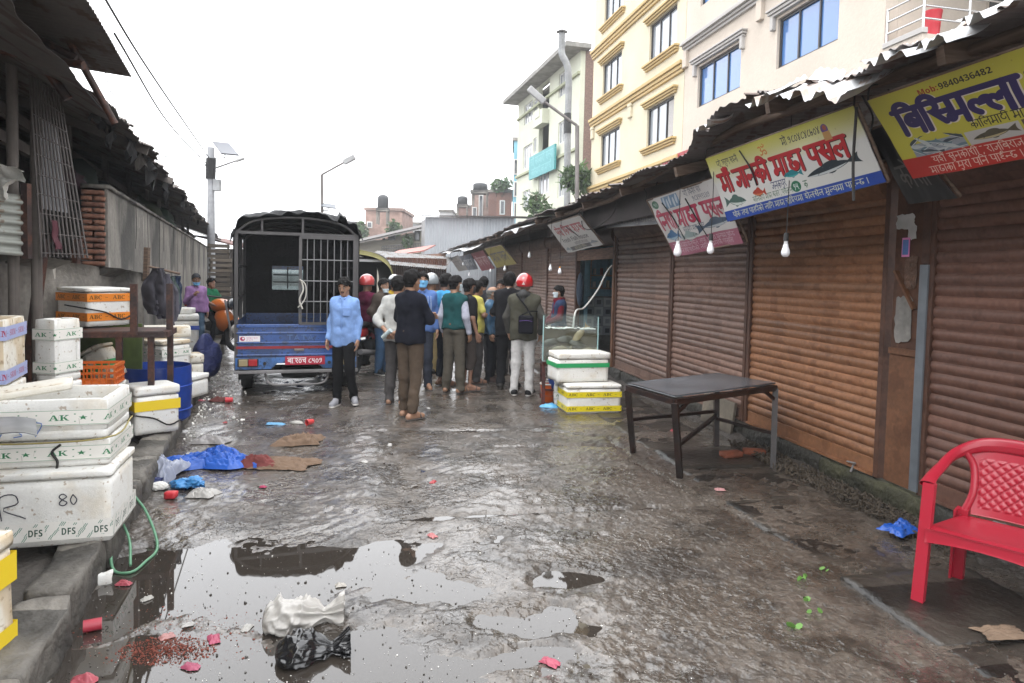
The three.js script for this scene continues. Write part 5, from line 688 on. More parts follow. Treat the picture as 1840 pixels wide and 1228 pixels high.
  obj('mud_flap', [box(0.18, 0.26, 0.012, -0.68, 0.3, -0.36)], M.rubber, t); obj('mud_flap', [box(0.18, 0.26, 0.012, 0.68, 0.3, -0.36)], M.rubber, t); obj('axle', [rod([-0.6, 0.27, -0.75], [0.6, 0.27, -0.75], 0.05)], M.black, t); obj('chassis', [box(0.08, 0.1, 3.6, -0.35, 0.36, -1.95), box(0.08, 0.1, 3.6, 0.35, 0.36, -1.95)], M.black, t);
  obj('bed_floor', [box(2 * W - 0.08, 0.04, 2.3, 0, 0.5, -1.2)], M.black, t);
  for (const s of [-1, 1]) { obj('side_panel', [rbox(0.04, 0.5, 2.36, 0.01, s * (W - 0.01), 0.72, -1.2), ...[-0.4, -0.9, -1.4, -1.9].map((z) => rbox(0.03, 0.4, 0.05, 0.01, s * (W + 0.012), 0.72, z))], M.blue, t); obj('wheel_arch', [rbox(0.1, 0.06, 0.7, 0.02, s * (W - 0.04), 0.58, -0.75)], M.black, t); }
  obj('front_panel', [rbox(2 * W - 0.06, 0.5, 0.04, 0.01, 0, 0.73, -2.36)], M.blue, t);
  // cage
  const posts = [[-W + 0.01, 0.0], [W - 0.01, 0.0], [-W + 0.01, -1.15], [W - 0.01, -1.15], [-W + 0.01, -2.32], [W - 0.01, -2.32]]; for (const [x, z] of posts) obj('cage_post', [bar([x, z ? 0.95 : 0.32, z], [x, 2.2, z], 0.045)], M.cage, t);
  obj('cage_rail', [bar([-W, 2.19, 0], [W, 2.19, 0], 0.04)], M.cage, t); for (const s of [-1, 1]) for (const y of [1.3, 1.75, 2.19]) obj('cage_rail', [bar([s * (W - 0.01), y, 0], [s * (W - 0.01), y, -2.32], 0.03)], M.cage, t);
  for (const z of [0, -1.15, -2.32]) obj('roof_bow', [tube([[-W + 0.01, 2.19, z], [-0.6, 2.33, z], [-0.25, 2.4, z], [0.25, 2.4, z], [0.6, 2.33, z], [W - 0.01, 2.19, z]], 0.02, 6, 24)], M.cage, t); obj('bow_strut', [bar([-0.46, 2.2, 0], [-0.46, 2.36, 0], 0.025), bar([0.06, 2.2, 0], [0.06, 2.4, 0], 0.03)], M.cage, t);
  const door = obj('cage_door', [bar([0.03, 2.15, 0.03], [W - 0.03, 2.15, 0.03], 0.035), bar([0.03, 0.98, 0.03], [W - 0.03, 0.98, 0.03], 0.035), bar([0.03, 0.97, 0.03], [0.03, 2.16, 0.03], 0.04), bar([W - 0.04, 0.97, 0.03], [W - 0.04, 2.16, 0.03], 0.04)], M.cage, t);
  const bm = mat([0.20, 0.20, 0.205], 0.45, { map: T.grime }); for (let k = 1; k < 8; k++) obj('door_bar', [rod([0.03 + k * 0.089, 0.98, 0.03], [0.03 + k * 0.089, 2.15, 0.03], 0.0065, 6)], bm, door); for (const y of [1.28, 1.56, 1.85]) obj('door_rail', [rod([0.03, y, 0.03], [W - 0.04, y, 0.03], 0.009, 6)], bm, door);
  obj('rope', [tube([[0.04, 1.57, 0.06], [0.07, 1.45, 0.08], [0.02, 1.3, 0.07], [0.06, 1.18, 0.08]], 0.012, 6), tube([[0.02, 1.58, 0.06], [0.09, 1.52, 0.09], [0.1, 1.35, 0.08], [0.05, 1.25, 0.07], [0.0, 1.2, 0.06]], 0.009, 6)], mat([0.42, 0.40, 0.36], 0.9), t);
  // tarpaulin over the bows and down the sides
  const tarpY = (u) => 2.22 + 0.26 * Math.pow(Math.max(0, Math.sin(PI * u)), 0.55);
  obj('tarpaulin', [sheet(60, 40, (u, v) => { const x = lerp(-W - 0.06, W + 0.06, u), z = lerp(0.1, -2.45, v), f = fbm(u * 7 + 3, v * 5, 4); let y = tarpY(u) + (f - 0.5) * 0.13 + 0.05 * Math.abs(Math.sin(u * 11 + v * 3)) * (1 - v) + (v < 0.02 ? -0.1 * n2(u * 14, 2) : 0); if (u < 0.04 || u > 0.96) y -= 0.08; if (Math.abs(u - 0.84) < 0.03) y += 0.07 * (1 - v * 3 > 0 ? 1 : 0); return V(x, y, z + (v === 0 ? 0.05 * (n2(u * 9, 4) - 0.5) : 0)); }, 0.006)], M.tarp, t);
  for (const s of [-1, 1]) obj('side_tarpaulin', [sheet(30, 14, (u, v) => V(s * (W + 0.015 + 0.025 * fbm(u * 9, v * 4, 3)), lerp(0.98, 2.24, v), lerp(s < 0 ? -0.1 : -0.04, -2.42, u)), 0.005)], M.tarp, t);
  obj('front_tarpaulin', [mv(extr([[-W, 2.26], [-0.6, 2.46], [-0.25, 2.52], [0.25, 2.52], [0.6, 2.46], [W, 2.26], [W, 2.0], [-W, 2.0]], 0.02), 0, 0, -2.46), box(2 * W, 0.42, 0.01, 0, 2.05, -2.42), box(0.42, 1.0, 0.01, -0.56, 1.45, -2.42), box(0.62, 1.0, 0.01, 0.46, 1.45, -2.42), box(0.5, 0.42, 0.01, -0.1, 1.16, -2.42), box(0.5, 0.1, 0.01, -0.1, 1.82, -2.42)], M.tarp, t);
  // cab
  const cab = obj('cab', [sec([[-0.74, 0.35], [0.74, 0.35], [0.76, 1.1], [0.66, 1.85], [-0.66, 1.85], [-0.76, 1.1]], -2.5, 0.03), box(0.03, 1.3, 1.2, -0.74, 0.95, -3.15), box(0.03, 1.3, 1.2, 0.74, 0.95, -3.15), box(1.36, 0.04, 1.15, 0, 1.86, -3.1), box(1.46, 0.75, 0.04, 0, 0.72, -3.75)].slice(1), M.blue, t);
  obj('cab_rear_frame', [box(0.5, 0.75, 0.03, -0.5, 0.75, -2.52), box(1.46, 0.75, 0.03, 0, 0.72, -2.56), box(1.4, 0.18, 0.03, 0, 1.8, -2.52)], M.blue, cab); obj('rear_window_bars', [box(0.46, 0.02, 0.02, -0.1, 1.5, -2.46), box(0.46, 0.02, 0.02, -0.1, 1.62, -2.46), box(0.02, 0.36, 0.02, -0.1, 1.57, -2.46)], M.black, cab);
  obj('windscreen', [box(1.3, 0.62, 0.02, 0, 1.44, -3.72)], mat([0.36, 0.4, 0.4], 0.03, { phys: true, transmission: 1 }), cab); obj('wing_mirror', [rbox(0.06, 0.3, 0.16, 0.02, -0.92, 1.3, -3.3), rod([-0.76, 1.35, -3.3], [-0.92, 1.35, -3.3], 0.015)], M.black, cab);
}
{ // covered truck standing farther on, yellow edged tarpaulin
  const c = D(664, 600, 13.5), t = thing('covered_truck', 'dark covered truck with a yellow edged tarpaulin behind the pickup', 'truck', [c.x - 0.35, 0, c.z], 17 * PI / 180), W = 0.78;
  const arch = (z, r, k = 1) => tube([[-W * k, 1.0, z], [-W * k, 1.75, z], [-W * 0.8 * k, 2.0, z], [0, 2.12, z], [W * 0.8 * k, 2.0, z], [W * k, 1.72, z], [W * k, 1.0, z]], r, 8, 50);
  obj('tarpaulin', [sheet(40, 20, (u, v) => { const a = u * PI, x = -Math.cos(a) * W * 1.02, y = 1.0 + Math.pow(Math.sin(a), 0.35) * 1.12; return V(x, y + 0.03 * (fbm(u * 9, v * 6, 3) - 0.5), -v * 2.6); }, 0.005)], M.tarp, t);
  obj('yellow_edge', [sheet(50, 3, (u, v) => { const a = u * PI; return V(-Math.cos(a) * W * 1.04, 1.0 + Math.pow(Math.sin(a), 0.35) * 1.14 - v * 0.09, 0.02 + 0.01 * Math.sin(u * 40)); }, 0.006)], mat([0.27, 0.25, 0.1], 0.7, { map: T.grime }), t); obj('roof_bow', [arch(-0.05, 0.02, 0.98)], M.cage, t); obj('white_bar', [box(2 * W * 0.96, 0.05, 0.04, 0, 1.93, -0.1)], mat([0.5, 0.5, 0.5], 0.5), t);
  obj('body', [box(2 * W, 0.55, 2.6, 0, 0.72, -1.3)], M.tarp, t); obj('inner_back', [box(2 * W - 0.1, 1.1, 0.03, 0, 1.5, -2.55)], M.black, t); for (const x of [-0.62, 0.62]) for (const z of [-0.5, -2.2]) obj('wheel', [mv(lathe([[0.1, -0.08], [0.27, -0.08], [0.29, 0], [0.27, 0.08], [0.1, 0.08]], 22), x, 0.29, z, 0, 0, PI / 2)], M.rubber, t); obj('number_plate', [box(0.4, 0.1, 0.02, 0.1, 0.6, 0.02)], M.redLamp, t);
}
{ // stack of slatted wooden crates by the wall
  const wd = [[0.11, 0.09, 0.07], [0.16, 0.13, 0.1]].map((c) => mat(c, 0.8, { map: T.wood })), p = D(393, 560, 14.5);
  for (let k = 0; k < 7; k++) { const t = thing('slatted_crate', ['bottom', 'second', 'third', 'fourth', 'fifth', 'sixth', 'topmost'][k] + ' wooden crate of the stack between pole and truck', 'crate', [p.x + (k % 2) * 0.03, 0.13 + k * 0.3, p.z], LEFT.a + (k % 3) * 0.05, 'stacked wooden crates'); for (const y of [0.03, 0.14, 0.25]) { obj('slat', [box(0.42, 0.06, 0.015, 0, y, 0.28)], wd[k % 2], t); obj('slat', [box(0.42, 0.06, 0.015, 0, y, -0.28)], wd[(k + 1) % 2], t); obj('slat', [box(0.015, 0.06, 0.55, 0.2, y, 0)], wd[k % 2], t); obj('slat', [box(0.015, 0.06, 0.55, -0.2, y, 0)], wd[k % 2], t); } obj('corner_post', [[-1, -1], [1, -1], [-1, 1], [1, 1]].map(([a, b]) => box(0.03, 0.29, 0.03, a * 0.18, 0.145, b * 0.255)), wd[0], t); }
}
// ================================================================ people: tapered limbs blended into one surface
function nets(f, lo, hi, c) {   // surface nets over a box of cells of size c; f: signed distance
  const nx = Math.ceil((hi[0] - lo[0]) / c) + 1, ny = Math.ceil((hi[1] - lo[1]) / c) + 1, nz = Math.ceil((hi[2] - lo[2]) / c) + 1, v = new Float32Array(nx * ny * nz), id = new Int32Array(nx * ny * nz).fill(-1), pos = [], idx = [], at = (i, j, k) => (k * ny + j) * nx + i;
  for (let k = 0; k < nz; k++) for (let j = 0; j < ny; j++) for (let i = 0; i < nx; i++) v[at(i, j, k)] = f(lo[0] + i * c, lo[1] + j * c, lo[2] + k * c);
  for (let k = 0; k < nz - 1; k++) for (let j = 0; j < ny - 1; j++) for (let i = 0; i < nx - 1; i++) {
    let m = 0, n = 0, x = 0, y = 0, z = 0; const g = []; for (let q = 0; q < 8; q++) { const w = v[at(i + (q & 1), j + (q >> 1 & 1), k + (q >> 2))]; g.push(w); if (w < 0) m |= 1 << q; }
    if (m === 0 || m === 255) continue;
    for (let a = 0; a < 8; a++) for (const b of [a | 1, a | 2, a | 4]) if (b !== a && (g[a] < 0) !== (g[b] < 0)) { const t = g[a] / (g[a] - g[b]); x += (a & 1) + t * ((b & 1) - (a & 1)); y += (a >> 1 & 1) + t * ((b >> 1 & 1) - (a >> 1 & 1)); z += (a >> 2) + t * ((b >> 2) - (a >> 2)); n++; }
    id[at(i, j, k)] = pos.length / 3; pos.push(lo[0] + (i + x / n) * c, lo[1] + (j + y / n) * c, lo[2] + (k + z / n) * c);
  }
  const quad = (a, b, d, e, flip) => { if (a < 0 || b < 0 || d < 0 || e < 0) return; flip ? idx.push(a, d, b, b, d, e) : idx.push(a, b, d, b, e, d); };
  for (let k = 1; k < nz - 1; k++) for (let j = 1; j < ny - 1; j++) for (let i = 1; i < nx - 1; i++) {
    const s = v[at(i, j, k)] < 0;
    if (s !== v[at(i + 1, j, k)] < 0) quad(id[at(i, j - 1, k - 1)], id[at(i, j, k - 1)], id[at(i, j - 1, k)], id[at(i, j, k)], !s);
    if (s !== v[at(i, j + 1, k)] < 0) quad(id[at(i - 1, j, k - 1)], id[at(i - 1, j, k)], id[at(i, j, k - 1)], id[at(i, j, k)], !s);
    if (s !== v[at(i, j, k + 1)] < 0) quad(id[at(i - 1, j - 1, k)], id[at(i, j - 1, k)], id[at(i - 1, j, k)], id[at(i, j, k)], !s);
  }
  const g = new THREE.BufferGeometry(); g.setAttribute('position', new THREE.Float32BufferAttribute(pos, 3)); g.setIndex(idx); g.computeVertexNormals(); return g;
}
// bones: [ax, ay, az, ra, bx, by, bz, rb]
const bone = (a, ra, b, rb) => [a[0], a[1], a[2], ra, b[0], b[1], b[2], rb];
function dist(B, x, y, z, k) {   // smooth union of tapered capsules
  let d = 9;
  for (let i = 0; i < B.length; i++) { const b = B[i], vx = b[4] - b[0], vy = b[5] - b[1], vz = b[6] - b[2], px = x - b[0], py = y - b[1], pz = z - b[2]; let t = (px * vx + py * vy + pz * vz) / (vx * vx + vy * vy + vz * vz + 1e-9); t = t < 0 ? 0 : t > 1 ? 1 : t; const qx = px - t * vx, qy = py - t * vy, qz = pz - t * vz, e = Math.sqrt(qx * qx + qy * qy + qz * qz) - (b[3] + t * (b[7] - b[3])); if (e - d > k) continue; const h = Math.max(k - Math.abs(d - e), 0) / k; d = Math.min(d, e) - h * h * k * 0.25; }
  return d;
}
function bounds(B, m) { const lo = [9, 9, 9], hi = [-9, -9, -9]; for (const b of B) for (const o of [0, 4]) for (let i = 0; i < 3; i++) { lo[i] = Math.min(lo[i], b[o + i] - b[o + 3] - m); hi[i] = Math.max(hi[i], b[o + i] + b[o + 3] + m); } return [lo, hi]; }
const inflate = (B, e) => B.map((b) => { const c = b.slice(); c[3] += e; c[7] += e; return c; });
function solid(B, c, k, extra, m = 0.03) { const [lo, hi] = bounds(B, m + k * 0.2); return nets((x, y, z) => { const d = dist(B, x, y, z, k); return extra && d < 0.08 ? extra(d, x, y, z) : d; }, lo, hi, c); }
const v3 = (a) => V(a[0], a[1], a[2]);
function handBones(w, e, side, curl, palmTo) {   // wrist, elbow -> palm and five fingers
  const d = v3(w).sub(v3(e)).normalize(); let n = palmTo ? V(...palmTo) : V(-side, 0, 0.15); n.addScaledVector(d, -n.dot(d)).normalize(); const s = new THREE.Vector3().crossVectors(d, n).normalize(); if (s.z < 0 && !palmTo) s.negate();   // s: towards the thumb
  const P = (a, b, c) => v3(w).addScaledVector(d, a).addScaledVector(s, b).addScaledVector(n, c).toArray(), B = [bone(P(-0.02, 0, 0), 0.026, P(0.02, 0.0, 0), 0.027), bone(P(0.025, 0.018, 0), 0.02, P(0.075, 0.024, 0.002), 0.018), bone(P(0.025, -0.016, 0), 0.019, P(0.07, -0.026, 0.002), 0.016)];
  [[0.030, 0.072, 0.009], [0.010, 0.080, 0.0092], [-0.010, 0.074, 0.0088], [-0.029, 0.058, 0.008]].forEach(([b, L, r], i) => { const a0 = 0.08, c1 = curl * (0.7 + i * 0.1), c2 = curl * (1.5 + i * 0.12), x1 = a0 + L * 0.5 * Math.cos(c1), z1 = L * 0.5 * Math.sin(c1), x2 = x1 + L * 0.5 * Math.cos(c2), z2 = z1 + L * 0.5 * Math.sin(c2); B.push(bone(P(a0 - 0.01, b, 0), r * 1.1, P(x1, b * 1.08, z1), r), bone(P(x1, b * 1.08, z1), r, P(x2, b * 1.1, z2), r * 0.8)); });
  B.push(bone(P(0.02, 0.03, 0.004), 0.013, P(0.055, 0.052, 0.015), 0.011), bone(P(0.055, 0.052, 0.015), 0.011, P(0.082, 0.052, 0.024 + curl * 0.01), 0.0085)); return B;
}
const SKIN = [[0.31, 0.17, 0.105], [0.24, 0.125, 0.08], [0.36, 0.21, 0.13]].map((c) => mat(c, 0.55, { map: T.weave }));
M.hair = mat([0.006, 0.005, 0.005], 0.7, { phys: true, specularIntensity: 0.25, map: T.weave }); M.hairGrey = mat([0.16, 0.155, 0.15], 0.8, { map: T.weave }); M.eyeWhite = mat([0.6, 0.58, 0.55], 0.4); M.eyeBall = mat([0.22, 0.2, 0.18], 0.3); M.lip = mat([0.17, 0.06, 0.05], 0.5); M.mask = mat([0.12, 0.33, 0.55], 0.8); M.maskPale = mat([0.45, 0.52, 0.55], 0.8); M.maskDark = mat([0.03, 0.025, 0.025], 0.8); M.sole = mat([0.06, 0.05, 0.045], 0.8);
const cloth = (c, r = 0.9) => mat(c, r, { phys: true, specularIntensity: r < 0.6 ? 0.6 : 0.15, map: T.weave });
function person(label, foot, yaw, H, o) {
  const t = thing('person', label, 'person', foot, yaw, o.group ?? 'people in the market street'), k = H / 1.7, sk = SKIN[o.skin ?? 0], seed = foot.x * 7 + foot.z * 3, fat = o.fat ?? 1, S = (g) => g.scale(k * 0.92 * (o.slim ?? 1), k, k * 0.95), cell = (o.cell ?? 0.014);
  const ll = o.legL ?? [[0.1, 0.48, 0.03], [0.11, 0.085, 0]], lr = o.legR ?? [[-0.1, 0.48, 0.03], [-0.11, 0.085, 0]], sw = o.sway ?? 0;
  const hipL = [0.088, 0.9, 0], hipR = [-0.088, 0.9, 0], lean = o.lean ?? 0, up = (x, y, z) => [x + sw * (y - 0.9), y, z + lean * (y - 0.9)];
  const shL = up(0.16 * (o.sh ?? 1), 1.36, -0.005), shR = up(-0.16 * (o.sh ?? 1), 1.36, -0.005), A = { down: [[0.225, 1.11, -0.03], [0.24, 0.875, 0.05]], crossed: [[0.255, 1.14, 0.07], [-0.06, 1.17, 0.235]], behind: [[0.27, 1.12, -0.1], [0.07, 0.97, -0.2]], front: [[0.25, 1.12, 0.06], [0.1, 1.02, 0.28]], phone: [[0.24, 1.1, 0.08], [0.1, 1.26, 0.28]], bar: [[0.27, 1.15, 0.12], [0.24, 1.06, 0.42]], pocket: [[0.285, 1.12, -0.05], [0.19, 0.93, 0.06]] };
  const arm = (n, s) => { const [e, w] = typeof n === 'string' ? A[n] : n; return [up(e[0] * s, e[1], e[2]), up(w[0] * s, w[1] + (n === 'crossed' && s < 0 ? -0.045 : 0), w[2] + (n === 'crossed' && s < 0 ? -0.02 : 0))]; };
  const [elL, wrL] = arm(o.armL ?? 'down', 1), [elR, wrR] = arm(o.armR ?? 'down', -1), neck = up(0, 1.42, -0.015), hd = up(0, 1.575, 0.02), nod = o.nod ?? 0, turn = o.turn ?? 0;
  const torso = [bone(up(0.07, 0.95, 0), 0.098 * fat, up(0.072, 1.12, 0.01 * fat), 0.088 * fat * fat), bone(up(-0.07, 0.95, 0), 0.098 * fat, up(-0.072, 1.12, 0.01 * fat), 0.088 * fat * fat), bone(up(0.072, 1.12, 0.01), 0.088 * fat, up(0.088, 1.30, 0), 0.096), bone(up(-0.072, 1.12, 0.01), 0.088 * fat, up(-0.088, 1.30, 0), 0.096), bone(up(0.03, 1.385, -0.015), 0.052, shL, 0.048), bone(up(-0.03, 1.385, -0.015), 0.052, shR, 0.048), bone(up(0, 1.28, 0), 0.09, up(0, 1.385, -0.015), 0.06)];
  if (fat > 1.05) torso.push(bone(up(0, 1.02, 0.05), 0.11, up(0, 1.14, 0.06), 0.1));
  const arms = [bone(shL, 0.044, elL, 0.038), bone(elL, 0.038, wrL, 0.027), bone(shR, 0.044, elR, 0.038), bone(elR, 0.038, wrR, 0.027)];
  const legs = [bone(hipL, 0.085, ll[0], 0.056), bone(ll[0], 0.056, ll[1], 0.038), bone(hipR, 0.085, lr[0], 0.056), bone(lr[0], 0.056, lr[1], 0.038)], pelvis = [bone([0.06, 0.93, -0.01], 0.1 * fat, [-0.06, 0.93, -0.01], 0.1 * fat)];
  const feet = [[ll[1], o.toeL ?? 0.25], [lr[1], o.toeR ?? -0.25]].map(([a, w]) => { const f = [a[0] + Math.sin(w) * 0.15, a[1] - 0.052, a[2] + Math.cos(w) * 0.15], h = [a[0] - Math.sin(w) * 0.05, a[1] - 0.045, a[2] - Math.cos(w) * 0.05]; return { a, h, f, w, bones: [bone(a, 0.036, h, 0.034), bone(h, 0.034, f, 0.028), bone(a, 0.034, [f[0], f[1] + 0.004, f[2]], 0.026)] }; });
  // ---- body: core, head and hands as one geometry
  const geos = [solid([...inflate(torso, -0.022), ...arms, ...inflate(legs, -0.01), ...inflate(pelvis, -0.03), bone(neck, 0.05, up(0, 1.5, 0), 0.048)], 0.02, 0.05, null, 0.02)];
  const hm = new THREE.Matrix4().makeRotationFromEuler(new THREE.Euler(nod, turn, o.tilt ?? 0, 'YXZ')).setPosition(...hd), HB = [bone([0, 0.03, -0.018], 0.082, [0, 0.038, 0.012], 0.078), bone([0, -0.02, 0.03], 0.062, [0, -0.075, 0.045], 0.042), bone([0.035, -0.03, 0.02], 0.04, [0.012, -0.088, 0.055], 0.026), bone([-0.035, -0.03, 0.02], 0.04, [-0.012, -0.088, 0.055], 0.026), bone([0, -0.02, -0.03], 0.055, [0, -0.15, -0.035], 0.05)];
  const NB = [bone([0, 0.014, 0.088], 0.008, [0, -0.026, 0.106], 0.011), bone([0.012, -0.03, 0.094], 0.008, [-0.012, -0.03, 0.094], 0.008), bone([0.022, 0.024, 0.078], 0.014, [-0.022, 0.024, 0.078], 0.014), bone([0, -0.055, 0.086], 0.013, [0, -0.064, 0.084], 0.012), bone([0, -0.088, 0.075], 0.016, [0, -0.094, 0.07], 0.015), bone([0.079, 0.012, -0.008], 0.012, [0.081, -0.028, 0.0], 0.009), bone([-0.079, 0.012, -0.008], 0.012, [-0.081, -0.028, 0.0], 0.009)];
  const head = (x, y, z) => { let d = dist(HB, x, y, z, 0.035), e = dist(NB, x, y, z, 0.01), h = Math.max(0.014 - Math.abs(d - e), 0) / 0.014; d = Math.min(d, e) - h * h * 0.0035; for (const s of [-1, 1]) { const q = 0.017 - Math.hypot(x - s * 0.033, (y - 0.005) * 1.3, z - 0.092); if (q > d) d = Math.max(d, q * 0.7); } return d; };
  geos.push(nets(head, [-0.115, -0.2, -0.125], [0.115, 0.14, 0.135], 0.0062).applyMatrix4(hm));
  const pl = o.palmL, pr = o.palmR; geos.push(solid(handBones(wrL, elL, 1, o.curl ?? 0.45, pl), 0.0062, 0.012, null, 0.01), solid(handBones(wrR, elR, -1, o.curl ?? 0.45, pr), 0.0062, 0.012, null, 0.01));
  if (o.sandal) for (const f of feet) geos.push(solid(f.bones, 0.009, 0.02, (d, x, y, z) => Math.max(d, 0.014 - y), 0.01));
  const body = obj('body', geos.map(S), sk, t);
  // ---- face
  const hp = (g) => g.map((q) => S(q.applyMatrix4(hm))); if (!o.noFace) { for (const s of [-1, 1]) { obj('eye', hp([sph(0.0115, s * 0.032, 0.004, 0.079)]), M.eyeBall, t); obj('iris', hp([sph(0.0058, s * 0.032, 0.003 - (o.nod > 0.2 ? 0.003 : 0), 0.0885)]), M.black, t); obj('eyebrow', hp([tube([[s * 0.014, 0.026, 0.092], [s * 0.033, 0.031, 0.087], [s * 0.052, 0.024, 0.074]], 0.0042, 5)]), M.hair, t); } if (!o.mask) obj('mouth', hp([tube([[-0.024, -0.06, 0.086], [0, -0.0585, 0.098], [0.024, -0.06, 0.086]], 0.0045, 5), tube([[-0.018, -0.064, 0.087], [0, -0.066, 0.096], [0.018, -0.064, 0.087]], 0.005, 5)]), M.lip, t); if (o.moustache) obj('moustache', hp([tube([[-0.026, -0.049, 0.088], [0, -0.043, 0.1], [0.026, -0.049, 0.088]], 0.006, 6)]), M.hair, t); }
  if (o.hair !== 0 && !o.helmet) { const hl = o.bald ? 0.05 : 0.05, lo = o.bald ? 0.055 : 9; obj('hair', hp([nets((x, y, z) => { const d = dist(HB.slice(0, 1), x, y, z, 0.03) - 0.016 - 0.016 * (n3(x * 50, y * 50 + seed, z * 50) - 0.35), nk = dist(HB.slice(4), x, y, z, 0.03) - 0.012; let e = Math.min(d, nk); const line = 0.062 - 0.035 * Math.min(1, (x / 0.07) ** 2), cut = z > 0 ? line - y + (0.05 - z) * 1.1 * (z < 0.05 ? 1 : 0) * (y < line ? 0.25 : 0) : -1; e = Math.max(e, -0.075 - y + (z > -0.03 ? 0.09 * sstep(-0.03, 0.02, z) : 0)); if (z > 0.012) e = Math.max(e, Math.min(0.05, (line - y) * 0.9)); if (o.bald) e = Math.max(e, y - 0.058); return e; }, [-0.12, -0.1, -0.13], [0.12, 0.15, 0.12], 0.0075)]), o.bald ? M.hairGrey : M.hair, t); }
  if (o.mask) { const mm = o.mask, low = o.chin ? 0.06 : 0; obj('face_mask', hp([nets((x, y, z) => Math.max(head(x, y + low * 0.6, z) - 0.006, y + low - 0.0 - 0.004, -0.098 - low * 0.4 - y, 0.035 - z), [-0.1, -0.15, 0.0], [0.1, 0.03, 0.14], 0.006), ...[-1, 1].map((s) => tube([[s * 0.062, -0.03 - low, 0.05], [s * 0.083, -0.015 - low * 0.3, 0.02], [s * 0.086, 0.0, -0.01]], 0.002, 4))]), mm, t); }
  if (o.helmet) { const hc = o.helmet, hel = obj('helmet', hp([(() => { const g = new THREE.SphereGeometry(0.142, 30, 20, 0, 2 * PI, 0, 1.95); g.scale(0.95, 1, 1.12); return g.translate(0, 0.035, -0.012); })()]), mat(hc, 0.18, { phys: true, clearcoat: 1, clearcoatRoughness: 0.06 }), t); obj('helmet_rim', hp([mv(new THREE.TorusGeometry(0.131, 0.009, 6, 30), 0, -0.018, -0.012, PI / 2)]), M.black, hel); obj('visor', hp([(() => { const g = new THREE.SphereGeometry(0.146, 24, 10, 0.35, PI - 0.7, 1.25, 0.55); g.scale(0.95, 1, 1.12); return g.translate(0, 0.035, -0.008); })()]), M.glassDark, hel); if (o.helmetMark) obj('helmet_emblem', hp([box(0.03, 0.006, 0.004, 0, 0.028, -0.172), box(0.045, 0.007, 0.004, 0, 0.016, -0.171), box(0.008, 0.012, 0.004, 0, 0.042, -0.17)]), M.eyeWhite, hel); obj('chin_strap', hp([tube([[-0.085, -0.02, 0.01], [0, -0.115, 0.05], [0.085, -0.02, 0.01]], 0.006, 5)]), M.black, hel); }
  if (o.cap) { const cp = obj('cap', hp([(() => { const g = new THREE.SphereGeometry(0.104, 24, 10, 0, 2 * PI, 0, 1.5); g.scale(0.95, 1, 1.12); return g.translate(0, 0.045, -0.005); })(), mv(extr((() => { const s = new THREE.Shape(); s.absarc(0, 0, 0.085, 0, PI, false); s.closePath(); return s; })(), 0.006), 0, 0.052, 0.085, PI / 2 - 0.25 + PI, 0, 0).scale(1, 1, 1)]), cloth(o.cap), t); }
  // ---- clothes
  const fold = (amp, fy) => (d, x, y, z) => d + amp * (n3(x * 11 + seed, y * fy + seed, z * 11) - 0.5) * 2 + amp * 0.55 * (n3(x * 26, y * fy * 2.2, z * 26 + seed) - 0.5), hem = o.hem ?? 0.86, cuffY = o.short ? 1 : 0;
  const tb = inflate(torso, o.loose ?? 0.02); if (hem < 0.95) tb.push(bone([0.075 + 0, 0.97, 0], 0.122 * fat, [0.088, hem + 0.02, 0], 0.12 * fat), bone([-0.075, 0.97, 0], 0.122 * fat, [-0.088, hem + 0.02, 0], 0.12 * fat), bone([-0.06, hem + 0.05, 0], 0.112 * fat, [0.06, hem + 0.05, 0], 0.112 * fat));
  const sl = (s, e, w) => { if (o.sleeve === 0) return []; const m = v3(s).lerp(v3(e), 0.72).toArray(), q = v3(e).lerp(v3(w), o.rolled ? 0.45 : 0.93).toArray(); return o.short ? [bone(s, 0.06, m, 0.062)] : [bone(s, 0.058, e, 0.055), bone(e, 0.055, q, o.rolled ? 0.05 : 0.042)]; }, ab = [...sl(shL, elL, wrL), ...sl(shR, elR, wrR)];
  const topM = cloth(o.top, o.topRough), both = o.sleeves ? tb : [...tb, ...ab], neckCut = (d, x, y, z) => Math.max(fold(o.wrinkle ?? 0.010, 13)(d, x, y, z), hem - y + 0.012 * Math.sin(x * 25), y > 1.36 ? 0.058 - Math.hypot(x - neck[0], (z - neck[2] - 0.012) * 0.9) - Math.max(0, 1.44 - y) * 0.6 : -1);
  obj(o.topName ?? 'shirt', [S(solid(both, cell, 0.045, neckCut, 0.02))], topM, t); if (o.sleeves) obj('sleeves', [S(solid(ab, cell, 0.03, (d, x, y, z) => fold(0.006, 15)(d - 0.004, x, y, z), 0.02))], cloth(o.sleeves), t);
  if (o.collar) obj('collar', [S(solid([bone(up(0.062, 1.435, -0.01), 0.018, up(0.03, 1.42, 0.075), 0.016), bone(up(-0.062, 1.435, -0.01), 0.018, up(-0.03, 1.42, 0.075), 0.016), bone(up(0.062, 1.44, -0.01), 0.018, up(0, 1.455, -0.075), 0.018), bone(up(-0.062, 1.44, -0.01), 0.018, up(0, 1.455, -0.075), 0.018)], 0.009, 0.02))], o.collar === 1 ? topM : cloth(o.collar), t);
  if (o.placket) obj('placket', [S(tube([up(0, 1.4, 0.1), up(0, 1.25, 0.122), up(0, 1.1, 0.122), up(0, 0.95, 0.118), up(0, hem + 0.02, 0.115)], 0.007, 5))], topM, t);
  if (o.hood) obj('hood', [S(solid([bone(up(0.09, 1.42, -0.04), 0.04, up(0, 1.45, -0.11), 0.055), bone(up(-0.09, 1.42, -0.04), 0.04, up(0, 1.45, -0.11), 0.055), bone(up(0, 1.47, -0.09), 0.05, up(0, 1.36, -0.12), 0.035)], 0.011, 0.03, fold(0.008, 20)))], cloth(o.hood), t);
